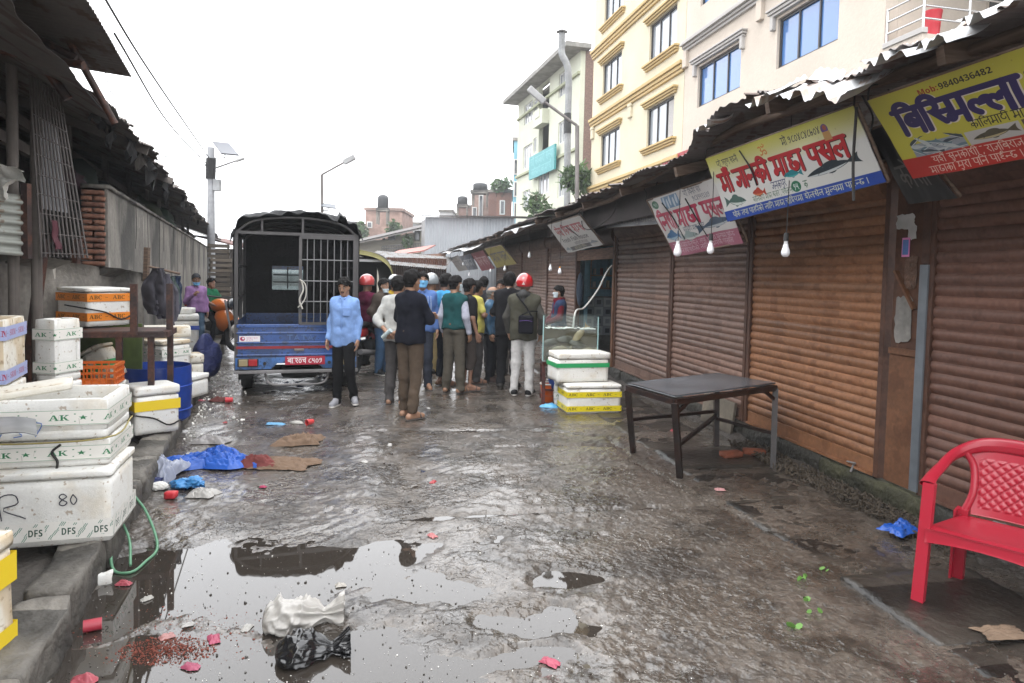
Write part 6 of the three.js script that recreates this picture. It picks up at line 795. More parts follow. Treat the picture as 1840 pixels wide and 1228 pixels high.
  if (o.scarf) obj('scarf', [S(solid([bone(up(0.07, 1.44, 0), 0.035, up(0, 1.43, 0.09), 0.035), bone(up(-0.07, 1.44, 0), 0.035, up(0, 1.43, 0.09), 0.035), bone(up(0.07, 1.44, 0), 0.035, up(0, 1.45, -0.08), 0.035), bone(up(-0.07, 1.44, 0), 0.035, up(0, 1.45, -0.08), 0.035), bone(up(0.02, 1.4, 0.09), 0.03, up(0.05, 1.2, 0.12), 0.03)], 0.011, 0.02, fold(0.008, 24)))], cloth(o.scarf), t);
  if (o.legs !== 0) { const tr = o.trouser ?? [0.02, 0.02, 0.022], lw = o.legw ?? 1, an = (a) => [a[0], Math.max(0.055, a[1] - 0.02) + (o.crop ?? 0), a[2] - 0.005], lb = [bone(hipL, 0.103 * lw, ll[0], 0.079 * lw), bone(ll[0], 0.079 * lw, an(ll[1]), 0.066 * lw), bone(hipR, 0.103 * lw, lr[0], 0.079 * lw), bone(lr[0], 0.079 * lw, an(lr[1]), 0.066 * lw), bone([0.065, 0.94, -0.012], 0.105 * fat, [-0.065, 0.94, -0.012], 0.105 * fat), bone([0.06, 1.0, 0], 0.1 * fat, [-0.06, 1.0, 0], 0.1 * fat)], bot = (o.crop ?? 0) + 0.03;
    obj('trousers', [S(solid(lb, cell, 0.03, (d, x, y, z) => Math.max(d + 0.009 * (n3(x * 9 + seed, y * 17, z * 9) - 0.5) * 2 * (0.4 + sstep(0.62, 0.3, y) + sstep(0.72, 0.9, y) * 0.6) + 0.004 * (n3(x * 24, y * 40, z * 24) - 0.5), Math.min(ll[1][1], lr[1][1]) - 0.085 + bot - y, y - 1.04), 0.02))], cloth(tr), t);
    if (o.belt) obj('belt', [S(mv(new THREE.TorusGeometry(0.1, 0.012, 6, 40).scale(1.62 * fat, 1.12 * fat, 1.6), 0, 1.0, 0, PI / 2))], cloth(o.belt, 0.6), t);
    feet.forEach((f, i) => { if (o.sandal) { const sd = obj('sandal', [S(solid([bone([f.h[0], f.a[1] - 0.078, f.h[2]], 0.038, [f.f[0], f.a[1] - 0.078, f.f[2]], 0.044)], 0.009, 0.01, (d, x, y, z) => Math.max(d, y - (f.a[1] - 0.068), f.a[1] - 0.084 - y)))], M.sole, t); obj('strap', [S(tube([[f.f[0] - 0.04 * Math.cos(f.w), f.a[1] - 0.06, f.f[2] - 0.05 + 0.04 * Math.sin(f.w)], [f.f[0] - 0.02 * Math.sin(f.w), f.a[1] - 0.012, f.f[2] - 0.04], [f.f[0] + 0.04 * Math.cos(f.w), f.a[1] - 0.06, f.f[2] - 0.05 - 0.04 * Math.sin(f.w)]], 0.008, 6))], M.sole, sd); } else { const sh = obj('shoe', [S(solid(inflate(f.bones, 0.012), 0.01, 0.03, (d, x, y, z) => Math.max(d, f.a[1] - 0.06 - y, y - f.a[1] - 0.03)))], cloth(o.shoe ?? [0.03, 0.028, 0.026], 0.6), t); obj('shoe_sole', [S(solid([bone([f.h[0], f.a[1] - 0.07, f.h[2]], 0.042, [f.f[0], f.a[1] - 0.07, f.f[2]], 0.046)], 0.01, 0.01, (d, x, y, z) => Math.max(d, y - (f.a[1] - 0.058), f.a[1] - 0.083 - y)))], o.soleWhite ? M.eyeWhite : M.sole, sh); } }); }
  if (o.extra) o.extra(t, k, { up, wrL, wrR, shL, shR });
  return t;
}
const yawTo = (deg) => deg * PI / 180;   // 0: facing the camera's side (+z), 180: facing away, 90: facing right
const gpp = (x, y) => { const p = G(x, y); p.y = Math.max(0, roadAt(p.x, p.z)); return p; };
person('man in a light blue shirt walking with bowed head behind the truck', gpp(617, 728), yawTo(-6), 1.63, { top: [0.185, 0.30, 0.56], collar: 1, placket: 1, hem: 0.79, nod: 0.3, slim: 0.92, moustache: 1, trouser: [0.008, 0.008, 0.009], shoe: [0.28, 0.28, 0.3], soleWhite: 1, legw: 0.98, legL: [[0.13, 0.5, 0.1], [0.16, 0.105, -0.03]], legR: [[-0.08, 0.48, 0.05], [-0.07, 0.085, 0.1]], toeL: 0.5, toeR: -0.1, cell: 0.012, loose: 0.026, extra: (t, k) => obj('pocket', [rbox(0.1 * k, 0.11 * k, 0.012, 0.004, 0.075 * k, 1.25 * k, 0.128 * k, -0.06)], cloth([0.18, 0.29, 0.55]), t) });
person('man in a black shirt and brown trousers standing with folded arms', gpp(735, 752), yawTo(148), 1.74, { top: [0.009, 0.010, 0.016], hem: 0.86, armL: 'crossed', armR: 'crossed', trouser: [0.085, 0.062, 0.045], sandal: 1, legw: 0.98, crop: 0.05, nod: 0.02, turn: -0.25, collar: 1, legL: [[0.1, 0.48, 0.02], [0.12, 0.085, 0.05]], legR: [[-0.09, 0.48, 0.02], [-0.1, 0.085, -0.06]], cell: 0.012, noFace: 1, extra: (t, k) => obj('side_piping', [tube([[-0.125 * k, 0.88 * k, 0.02], [-0.155 * k, 0.5 * k, 0.03], [-0.135 * k, 0.1 * k, -0.05]], 0.006, 5)], cloth([0.35, 0.33, 0.3]), t) });
person('man in a pale grey shirt holding a paper behind his back', gpp(712, 728), yawTo(165), 1.66, { top: [0.42, 0.42, 0.40], hem: 0.84, rolled: 1, armL: 'behind', armR: 'behind', trouser: [0.075, 0.07, 0.07], sandal: 1, noFace: 1, extra: (t, k, j) => obj('rolled_paper', [rod([0.10 * k, 0.9 * k, -0.22 * k], [-0.02 * k, 1.0 * k, -0.24 * k], 0.03, 10)], mat([0.45, 0.55, 0.6], 0.6, { map: T.foam }), t) });
person('man in a camouflage jacket and jeans with mask under his chin', gpp(686, 673), yawTo(60), 1.6, { top: [0.07, 0.055, 0.045], topName: 'jacket', loose: 0.035, hem: 0.82, mask: M.maskPale, chin: 1, trouser: [0.05, 0.10, 0.18], shoe: [0.02, 0.02, 0.02], soleWhite: 1, armR: 'pocket', armL: 'pocket', extra: (t, k) => { const q = RNG(4), c = [[0.16, 0.13, 0.10], [0.015, 0.013, 0.012]].map((x) => cloth(x)); for (let i = 0; i < 16; i++) { const a = q() * 6.28, y = 0.9 + q() * 0.42, g = sph(0.045, 0, 0, 0, 1, 0.7, 0.25, 10); obj('camouflage_patch', [mv(g, Math.sin(a) * 0.185 * k, y * k, Math.cos(a) * 0.135 * k, 0, a, q())], c[i % 2], t); } } });
person('man with a blue mask in a blue checked shirt facing the camera', gpp(756, 700), yawTo(8), 1.72, { top: [0.085, 0.155, 0.36], collar: 1, mask: M.mask, hem: 0.84, trouser: [0.03, 0.035, 0.05], turn: 0.1, sandal: 1, extra: (t, k) => { for (let i = -3; i <= 3; i++) obj('check_stripe', [tube([[i * 0.04 * k, 1.36 * k, 0.1 * k], [i * 0.042 * k, 1.2 * k, 0.128 * k], [i * 0.042 * k, 0.95 * k, 0.126 * k]], 0.004, 4)], cloth([0.42, 0.48, 0.6]), t); } });
person('policeman in khaki with a grey helmet', gpp(772, 671), yawTo(155), 1.66, { top: [0.24, 0.19, 0.09], topName: 'uniform_shirt', hem: 0.95, armL: 'front', armR: 'crossed', trouser: [0.20, 0.155, 0.075], helmet: [0.22, 0.24, 0.25], belt: [0.04, 0.025, 0.015], noFace: 1 });
person('man in a teal sweater with grey sleeves standing in the middle of the crowd', gpp(814, 706), yawTo(155), 1.68, { top: [0.011, 0.058, 0.06], topName: 'sweater', sleeves: [0.36, 0.37, 0.44], hem: 0.93, trouser: [0.085, 0.075, 0.06], belt: [0.22, 0.07, 0.03], mask: M.maskPale, turn: -0.55, sandal: 1, armL: [[0.23, 1.11, -0.02], [0.235, 0.88, 0.06]], cell: 0.012, legw: 1.02, legL: [[0.1, 0.48, 0.02], [0.13, 0.085, 0]], legR: [[-0.1, 0.48, 0.02], [-0.12, 0.085, 0.02]] });
person('man in a bright blue t-shirt behind the teal sweater', gpp(797, 694), yawTo(130), 1.7, { top: [0.06, 0.28, 0.52], short: 1, hem: 0.88, trouser: [0.02, 0.024, 0.035], crop: 0.1, sandal: 1, skin: 1, noFace: 1 });
person('man in a black waistcoat with a dark mask', gpp(838, 702), yawTo(120), 1.64, { top: [0.014, 0.014, 0.016], short: 1, hem: 0.84, mask: M.maskDark, trouser: [0.05, 0.04, 0.036], crop: 0.3, sandal: 1, skin: 1 });
person('man in a yellow t-shirt with folded arms', gpp(853, 690), yawTo(110), 1.6, { top: [0.42, 0.38, 0.10], short: 1, hem: 0.84, armL: 'crossed', armR: 'crossed', trouser: [0.06, 0.055, 0.055], skin: 1, sandal: 1, turn: 0.3 });
person('elderly man with grey hair, blue mask and blue jacket', gpp(880, 687), yawTo(78), 1.52, { top: [0.045, 0.11, 0.19], topName: 'jacket', topRough: 0.5, fat: 1.12, loose: 0.03, hem: 0.86, bald: 1, mask: M.maskPale, trouser: [0.012, 0.013, 0.018], collar: [0.2, 0.19, 0.14], shoe: [0.05, 0.03, 0.025] });
person('dark haired man in a white shirt seen between two others', gpp(898, 672), yawTo(-20), 1.62, { top: [0.5, 0.5, 0.5], hem: 0.85, collar: 1, skin: 1, trouser: [0.1, 0.09, 0.085], armL: 'front', armR: 'front' });
person('dark haired man far back behind the elderly man', gpp(866, 660), yawTo(170), 1.66, { top: [0.03, 0.03, 0.035], noFace: 1, trouser: [0.02, 0.02, 0.022] });
person('man in a black suit jacket seen from behind', gpp(911, 700), yawTo(168), 1.74, { top: [0.012, 0.012, 0.014], topName: 'suit_jacket', loose: 0.035, hem: 0.78, collar: [0.4, 0.36, 0.32], trouser: [0.014, 0.014, 0.016], noFace: 1, armR: 'front', armL: 'front' });
person('man in a red helmet, olive jacket and white trousers seen from behind', gpp(938, 712), yawTo(172), 1.68, { top: [0.062, 0.060, 0.045], topName: 'jacket', loose: 0.045, hem: 0.80, sleeves: [0.06, 0.058, 0.052], hood: [0.06, 0.06, 0.06], helmet: [0.38, 0.012, 0.016], helmetMark: 1, trouser: [0.50, 0.49, 0.48], shoe: [0.01, 0.01, 0.011], soleWhite: 1, noFace: 1, armL: [[0.27, 1.12, 0.02], [0.25, 0.9, 0.1]], armR: [[0.28, 1.13, -0.02], [0.255, 0.89, 0.06]], sh: 1.08, cell: 0.012, legL: [[0.11, 0.48, 0.02], [0.13, 0.085, 0]], legR: [[-0.1, 0.48, 0.02], [-0.11, 0.085, 0]] });
{ const p = gpp(938, 712), t = thing('shoulder_bag', 'small black shoulder bag on the back of the man in the red helmet', 'bag', p, yawTo(172)); obj('pouch', [rbox(0.21, 0.25, 0.08, 0.025, -0.06, 1.02, -0.225)], cloth([0.008, 0.008, 0.012], 0.7), t); obj('zip', [tube([[-0.15, 1.07, -0.268], [-0.06, 1.08, -0.272], [0.03, 1.07, -0.268]], 0.003, 4)], cloth([0.12, 0.06, 0.25]), t); obj('strap', [tube([[-0.14, 1.13, -0.21], [-0.02, 1.3, -0.175], [0.09, 1.42, -0.1], [0.11, 1.44, 0.0]], 0.012, 6), tube([[0.02, 1.14, -0.21], [-0.1, 1.2, -0.2], [-0.2, 1.2, -0.1]], 0.01, 6)], cloth([0.01, 0.01, 0.012]), t); }
person('fish seller in a maroon and blue jacket with a mask behind the tank', D(1004, 600, 11.2).setY(0.03), yawTo(-78), 1.52, { top: [0.025, 0.04, 0.085], topName: 'jacket', loose: 0.03, sleeves: [0.11, 0.012, 0.02], scarf: [0.12, 0.01, 0.02], mask: M.maskPale, trouser: [0.02, 0.02, 0.024], armL: 'front', armR: 'front' });
person('man in a mauve shirt and grey cap by the grey wall', G(352, 632, 0.13), yawTo(35), 1.46, { top: [0.30, 0.17, 0.34], hem: 0.86, collar: 1, cap: [0.05, 0.05, 0.055], mask: M.mask, chin: 1, trouser: [0.10, 0.16, 0.23], skin: 1, armR: 'phone' });
// riders
function bike(label, pos, yaw, color, dark) {
  const t = thing('motorbike', label, 'motorbike', pos, yaw, 'motorbikes'), pm = mat(color, 0.3, { phys: true, clearcoat: 1, clearcoatRoughness: 0.1 }), tyre = () => mv(new THREE.TorusGeometry(0.26, 0.05, 10, 28), 0, 0, 0, 0, PI / 2);
  for (const z of [0.62, -0.62]) { const w = obj('wheel', [tyre().translate(0, 0.31, z)], M.rubber, t); obj('spokes', Array.from({ length: 5 }, (_, k) => rod([0, 0.31 + 0.24 * Math.sin(k * 1.257), z + 0.24 * Math.cos(k * 1.257)], [0, 0.31, z], 0.008, 5)).concat([cyl(0.05, 0.05, 0.1, 0, 0.31, z, 0, 0, PI / 2)]), M.greySteel, w); }
  obj('tank', [(() => { const g = sph(0.2, 0, 0.86, 0.18, 0.75, 0.7, 1.35, 16); return g; })()], pm, t); obj('tail_fairing', [mv(sph(0.14, 0, 0, 0, 0.8, 0.65, 1.9, 14), 0, 0.84, -0.56, 0.2), rbox(0.2, 0.16, 0.3, 0.05, 0, 0.7, -0.36)], pm, t); obj('side_fairing', [mv(sph(0.2, 0, 0, 0, 0.75, 1.2, 1.1, 14), 0, 0.6, 0.28)], pm, t); obj('front_mudguard', [mv(new THREE.TorusGeometry(0.3, 0.05, 8, 14, 1.6), 0, 0.31, 0.62, 0, -PI / 2, 0)], pm, t);
  obj('seat', [rbox(0.24, 0.09, 0.62, 0.04, 0, 0.83, -0.22)], M.black, t); obj('engine', [rbox(0.26, 0.26, 0.36, 0.05, 0, 0.42, 0.05), cyl(0.08, 0.08, 0.3, 0.02, 0.5, 0.2, 0.6)], M.darkSteel, t); obj('fork', [rod([0.09, 0.31, 0.62], [0.08, 0.98, 0.42], 0.02), rod([-0.09, 0.31, 0.62], [-0.08, 0.98, 0.42], 0.02)], M.greySteel, t); obj('handlebar', [tube([[-0.36, 1.06, 0.28], [-0.16, 1.03, 0.4], [0.16, 1.03, 0.4], [0.36, 1.06, 0.28]], 0.014, 6)], M.black, t); obj('headlamp', [mv(sph(0.11, 0, 0, 0, 1, 1, 0.6), 0, 0.9, 0.52)], M.glassDark, t); obj('tail_lamp', [rbox(0.14, 0.06, 0.04, 0.015, 0, 0.84, -0.82)], M.redLamp, t); obj('exhaust', [rod([-0.14, 0.32, 0.1], [-0.16, 0.42, -0.7], 0.045)], M.greySteel, t); obj('mirror', [rod([0.22, 1.05, 0.36], [0.26, 1.24, 0.34], 0.006), sph(0.05, 0.27, 1.26, 0.34, 1, 0.8, 0.3)], M.black, t); obj('frame', [rod([0, 0.36, -0.1], [0, 0.95, 0.42], 0.03), rod([0, 0.36, -0.1], [0, 0.75, -0.6], 0.025), rod([0.06, 0.31, -0.62], [0.06, 0.4, -0.05], 0.025)], M.black, t);
}
const seated = { legL: [[0.2, 0.62, 0.34], [0.22, 0.2, 0.2]], legR: [[-0.2, 0.62, 0.34], [-0.22, 0.2, 0.2]], armL: 'bar', armR: 'bar' };
{ const p = G(662, 668), b = (d, y) => V(p.x + Math.sin(yawTo(168)) * d, y, p.z + Math.cos(yawTo(168)) * d); bike('red motorbike beside the walking man in blue', p, yawTo(168), [0.42, 0.012, 0.018]); person('rider in a maroon jacket with a red and white helmet', b(-0.12, -0.04), yawTo(150), 1.66, { ...seated, top: [0.13, 0.018, 0.05], topName: 'jacket', helmet: [0.42, 0.05, 0.05], trouser: [0.02, 0.02, 0.022], hem: 0.92, noFace: 1 }); }
{ const p = G(385, 628, 0.13); bike('orange motorbike on the footway by the truck', p, yawTo(60), [0.5, 0.12, 0.01]); person('boy in a green t-shirt sitting on the orange motorbike', V(p.x - 0.1, 0.1, p.z - 0.06), yawTo(70), 1.42, { ...seated, top: [0.015, 0.12, 0.06], short: 1, hem: 0.92, trouser: [0.02, 0.02, 0.024], skin: 1, legL: [[0.2, 0.7, 0.34], [0.22, 0.2, 0.2]], legR: [[-0.2, 0.7, 0.34], [-0.22, 0.2, 0.2]] }); }
person('man with a grey helmet far behind the checked shirt', gpp(706, 660), yawTo(15), 1.62, { top: [0.40, 0.26, 0.03], helmet: [0.2, 0.21, 0.22], trouser: [0.03, 0.03, 0.035] });
// ================================================================ foam boxes and tape
const TP = {
  abcO: [cvs(1024, 96, (g, w, h) => { g.fillStyle = '#e8892e'; g.fillRect(0, 0, w, h); g.fillStyle = '#c96a1a'; for (let i = 0; i < 60; i++) g.fillRect((i * 173) % w, (i * 37) % h, 30, 2); g.font = 'bold 66px serif'; g.fillStyle = '#3a3413'; for (let i = 0; i < 4; i++) { g.fillText('ABC', 20 + i * 256, 70); g.fillText('~', 190 + i * 256, 70); } }), 0.9],
  abcY: [cvs(1024, 96, (g, w, h) => { g.fillStyle = '#ecd820'; g.fillRect(0, 0, w, h); g.font = 'bold 66px serif'; g.fillStyle = '#4a4312'; for (let i = 0; i < 4; i++) { g.fillText('ABC', 20 + i * 256, 70); g.fillText('~', 190 + i * 256, 70); } }), 0.9],
  ak: [cvs(1024, 128, (g, w, h) => { g.fillStyle = '#f1eee6'; g.fillRect(0, 0, w, h); g.fillStyle = '#2f7d50'; g.font = 'bold 64px serif'; const star = (x, y, r) => { g.beginPath(); for (let i = 0; i < 10; i++) { const a = i * PI / 5 - PI / 2, q = i % 2 ? r * 0.42 : r; g.lineTo(x + q * Math.cos(a), y + q * Math.sin(a)); } g.fill(); }; for (let i = 0; i < 4; i++) { g.fillText('AK', 20 + i * 256, 88); star(180 + i * 256, 66, 22); star(142 + i * 256, 36, 7); star(222 + i * 256, 92, 7); star(222 + i * 256, 40, 6); star(142 + i * 256, 96, 6); } g.fillRect(0, 4, w, 3); g.fillRect(0, 121, w, 3); worn(g, w, h, 2, 90, 0.16); }), 1.05],
  dfs: [cvs(1024, 128, (g, w, h) => { g.fillStyle = '#efece5'; g.fillRect(0, 0, w, h); g.strokeStyle = '#5d8a77'; g.lineWidth = 5; for (let i = 0; i < 70; i++) { const x = (i * 151) % w, y = (i * 53) % 100; g.beginPath(); g.moveTo(x, y + 30); g.lineTo(x + 26, y); g.stroke(); } g.font = 'bold 66px sans-serif'; for (let i = 0; i < 4; i++) { g.fillStyle = '#efece5'; g.fillRect(10 + i * 256, 30, 136, 74); g.fillStyle = '#24483a'; g.fillText('DFS', 14 + i * 256, 94); } worn(g, w, h, 4, 60, 0.15); }), 0.62],
  srm: [cvs(1024, 128, (g, w, h) => { g.fillStyle = '#aab4df'; g.fillRect(0, 0, w, h); g.font = 'bold 76px serif'; g.fillStyle = '#a8405e'; for (let i = 0; i < 4; i++) { g.fillText('SRM', 20 + i * 256, 92); g.fillStyle = '#5a62a0'; g.fillText('~', 200 + i * 256, 92); g.fillStyle = '#a8405e'; } worn(g, w, h, 6, 90, 0.25); }), 0.8],
};
const tapeM = Object.fromEntries(Object.entries(TP).map(([k, v]) => [k, mat([0.82, 0.82, 0.82], 0.4, { map: v[0] })])); Object.assign(tapeM, { yellow: mat([0.72, 0.52, 0.02], 0.4), green: mat([0.02, 0.30, 0.10], 0.4), blue: mat([0.02, 0.06, 0.35], 0.4) });
// a box: origin at the middle of its front bottom edge, body back along -z; w wide, d deep, h high
function ring(w, d, y, h, off, len, phase = 0) {   // a band round the box
  const a = w / 2 + off, z0 = off, z1 = -d - off, c = [[-a, z0], [a, z0], [a, z1], [-a, z1]], pos = [], uv = [], idx = []; let u = phase;
  for (let i = 0; i < 4; i++) { const [x0, q0] = c[i], [x1, q1] = c[(i + 1) % 4], L = Math.hypot(x1 - x0, q1 - q0), b = pos.length / 3; pos.push(x0, y, q0, x1, y, q1, x1, y + h, q1, x0, y + h, q0); uv.push(u / len, 0, (u + L) / len, 0, (u + L) / len, 1, u / len, 1); idx.push(b, b + 1, b + 2, b, b + 2, b + 3); u += L; }
  const g = new THREE.BufferGeometry(); g.setAttribute('position', new THREE.Float32BufferAttribute(pos, 3)); g.setAttribute('uv', new THREE.Float32BufferAttribute(uv, 2)); g.setIndex(idx); g.computeVertexNormals(); return g;
}
function dent(g, seed, a = 0.004) { const q = mergeVertices((g.deleteAttribute('uv'), g.deleteAttribute('normal'), g), 1e-5), p = q.attributes.position; for (let i = 0; i < p.count; i++) { const x = p.getX(i), y = p.getY(i), z = p.getZ(i); p.setXYZ(i, x + (n3(x * 6 + seed, y * 6, z * 6) - 0.5) * a * 2, y + (n3(x * 9 + seed, y * 9 + 4, z * 9) - 0.5) * a, z + (n3(x * 6, y * 6 + seed, z * 6) - 0.5) * a * 2); } q.computeVertexNormals(); return q; }
const soft = (w, h, d, x, y, z, seed, r = 0.016) => { const s = (l) => clamp(Math.round(l / 0.045), 3, 16), g = new THREE.BoxGeometry(w, h, d, s(w), s(h), s(d)), p = g.attributes.position; for (let i = 0; i < p.count; i++) { let X = p.getX(i), Y = p.getY(i), Z = p.getZ(i); const cx = clamp(X, -w / 2 + r, w / 2 - r), cy = clamp(Y, -h / 2 + r, h / 2 - r), cz = clamp(Z, -d / 2 + r, d / 2 - r), v = V(X - cx, Y - cy, Z - cz); if (v.lengthSq()) { v.setLength(r); p.setXYZ(i, cx + v.x, cy + v.y, cz + v.z); } } return dent(g.translate(x, y, z), seed); };
function foamBox(label, A, B, h0, H, dp, o = {}) {   // A, B: picture positions of the front bottom corners, h0: level they stand on
  const a = A.isVector3 ? A : G(A[0], A[1], h0), b = B.isVector3 ? B : G(B[0], B[1], h0), w = a.distanceTo(b) * (o.ws ?? 1), t = thing(o.name ?? 'foam_box', label, 'foam box', a.clone().lerp(b, 0.5), Math.atan2(-(b.z - a.z), b.x - a.x), 'foam fish boxes'), seed = (o.seed ?? a.x * 9) + 20, m = o.mat ?? M.foam, lidH = o.lid ?? 0.07, e = 0.008, bh = o.open ? H : H - lidH;
  t.position.y = h0;
  if (o.open) { const k = 0.045; obj('shell', [soft(w, 0.06, dp, 0, 0.03, -dp / 2, seed), soft(w, bh - 0.05, k, 0, bh / 2 + 0.025, -k / 2, seed + 1), soft(w, bh - 0.05, k, 0, bh / 2 + 0.025, -dp + k / 2, seed + 2), soft(k, bh - 0.05, dp - 2 * k + 0.02, -w / 2 + k / 2, bh / 2 + 0.024, -dp / 2, seed + 3), soft(k, bh - 0.05, dp - 2 * k + 0.02, w / 2 - k / 2, bh / 2 + 0.024, -dp / 2, seed + 4)], m, t); }
  else { obj('body', [soft(w, bh, dp, 0, bh / 2, -dp / 2, seed)], m, t); obj('lid', [soft(w + 0.012, lidH, dp + 0.012, o.lidX ?? 0, H - lidH / 2 + 0.004, -dp / 2 + (o.lidZ ?? 0), seed + 5)], o.lidMat ?? m, t); }
  for (const [kind, y, th] of o.tapes ?? []) obj('tape', [ring(w, dp, y, th, e, (TP[kind]?.[1] ?? 1), seed % 1)], tapeM[kind], t, true);
  if (o.strap) obj('rubber_strap', [tube([[-w / 2 - 0.012, bh * 0.62, -dp * 0.7], [-w / 2 - 0.012, bh * 0.55, 0.0], [-w * 0.1, bh * 0.42, 0.014], [w * 0.25, bh * 0.2, 0.016], [w / 2 + 0.01, bh * 0.3, 0.01]], 0.007, 6)], M.cord, t);
  if (o.extra) o.extra(t, w, bh, dp);
  return t;
}
function foamBoxBC(label, Bp, Cp, h0, H, w, dp, o = {}) {   // Bp, Cp: picture positions of the right face's front and rear bottom corners
  const b = G(Bp[0], Bp[1], h0), f = G(Cp[0], Cp[1], h0).sub(b).setY(0).normalize(), x = V(-f.z, 0, f.x); return foamBox(label, b.clone().addScaledVector(x, -w), b, h0, H, dp, o);
}
const stroke = (pts, r = 0.0028) => tube(pts, r, 4, pts.length * 4);
M.ink = mat([0.03, 0.03, 0.045], 0.6); M.inkBlue = mat([0.12, 0.2, 0.45], 0.6); M.twine = mat([0.28, 0.23, 0.08], 0.8);
// the near stack on the kerb
foamBoxBC('large foam box at the bottom of the near stack, marked R and 80', [200, 974], [250, 906], 0.19, 0.405, 0.66, 0.5, { tapes: [['dfs', 0.035, 0.1]], lid: 0.05, seed: 3.2, extra: (t, w) => {
  obj('pen_mark', [stroke([[-0.10 - 0.08, 0.1 + 0.06, 0.012], [-0.185, 0.285, 0.012], [-0.12, 0.295, 0.012], [-0.105, 0.25, 0.012], [-0.175, 0.222, 0.012], [-0.07, 0.165, 0.012]], 0.003)], M.ink, t);
  obj('pen_mark', [stroke([[0.105, 0.25, 0.012], [0.085, 0.27, 0.012], [0.1, 0.285, 0.012], [0.12, 0.27, 0.012], [0.095, 0.25, 0.012], [0.085, 0.232, 0.012], [0.105, 0.222, 0.012], [0.122, 0.238, 0.012], [0.105, 0.25, 0.012]]), stroke([[0.15, 0.28, 0.012], [0.138, 0.25, 0.012], [0.152, 0.225, 0.012], [0.168, 0.25, 0.012], [0.15, 0.28, 0.012]])], M.ink, t); } });
foamBoxBC('shallow foam box with green print in the middle of the near stack', [196, 836], [243, 790], 0.598, 0.146, 0.66, 0.5, { tapes: [['ak', 0.04, 0.08]], open: 1, seed: 5.7, extra: (t, w, h, d) => obj('black_tie', [tube([[0.1, 0.13, 0.015], [0.06, 0.09, 0.02], [0.085, 0.04, 0.02], [0.08, -0.01, 0.018]], 0.007, 6)], M.cord, t) });
foamBoxBC('open foam box with green print on top of the near stack', [193, 789], [240, 748], 0.747, 0.225, 0.68, 0.52, { tapes: [['ak', 0.085, 0.085]], open: 1, seed: 6.4, extra: (t, w, h, d) => { obj('pen_mark', [stroke([[-0.17, 0.02, 0.012], [-0.15, 0.07, 0.012], [-0.17, 0.09, 0.012]]), stroke([[-0.1, 0.09, 0.012], [-0.06, 0.1, 0.012], [-0.08, 0.06, 0.012], [-0.06, 0.04, 0.012], [-0.1, 0.03, 0.012]]), stroke([[0.0, 0.03, 0.012], [0.03, 0.1, 0.012], [-0.02, 0.1, 0.012], [0.01, 0.06, 0.012]])], M.inkBlue, t); obj('twine', [tube([[-w / 2, 0.005, 0.012], [0, -0.005, 0.014], [w / 2 + 0.01, 0.012, 0.01], [w / 2 + 0.012, 0.02, -d]], 0.005, 5)], M.twine, t); } });
foamBoxBC('foam box with yellow tape at the bottom left edge', [-75, 1255], [26, 1166], 0.12, 0.5, 0.5, 0.33, { tapes: [['yellow', 0.29, 0.12], ['yellow', 0.03, 0.09]], seed: 8.1, mat: M.foamDirty });
// hidden stack that carries the two boxes farther left
{ const c = G(8, 697, 0.95).setY(0), e = G(63, 666, 0.95).setY(0).sub(c).normalize(), B2 = c.clone(), x2 = V(-e.z, 0, e.x), L2 = (h) => [B2.clone().addScaledVector(x2, -0.5).setY(h), B2.clone().setY(h)];
  foamBox('foam box at the bottom underneath the lilac taped box', ...L2(0.13), 0.13, 0.42, 0.5, { seed: 9 }); foamBox('foam box in the middle underneath the lilac taped box', ...L2(0.55), 0.555, 0.39, 0.5, { seed: 9.6 });
  foamBox('stained foam box with lilac tape and red print', ...L2(0.95), 0.95, 0.41, 0.5, { tapes: [['srm', 0.285, 0.085], ['srm', 0.02, 0.085]], mat: M.foamDirty, open: 1, seed: 11 }); }
foamBox('tall foam box with two rows of green print beside the lilac taped one', [62, 688], [98, 690], 0.85, 0.46, 0.24, { tapes: [['ak', 0.31, 0.08], ['ak', 0.07, 0.08]], seed: 12, open: 1 });
{ const p = G(62, 688, 0.85), q = G(98, 690, 0.85); foamBox('foam box under the tall green printed one', p, q, 0.13, 0.715, 0.24, { seed: 13 }); }
{ const l = tag(obj('foam_slab', [soft(0.5, 0.05, 0.14, 0, 0, 0, 4)], M.foamDirty, null), 'loose stained foam slab leaning behind the open foam box', 'foam slab'); l.position.copy(G(38, 697, 1.0)); l.position.y = 0.985; l.rotation.set(0.2, 0.5, 0.03); }
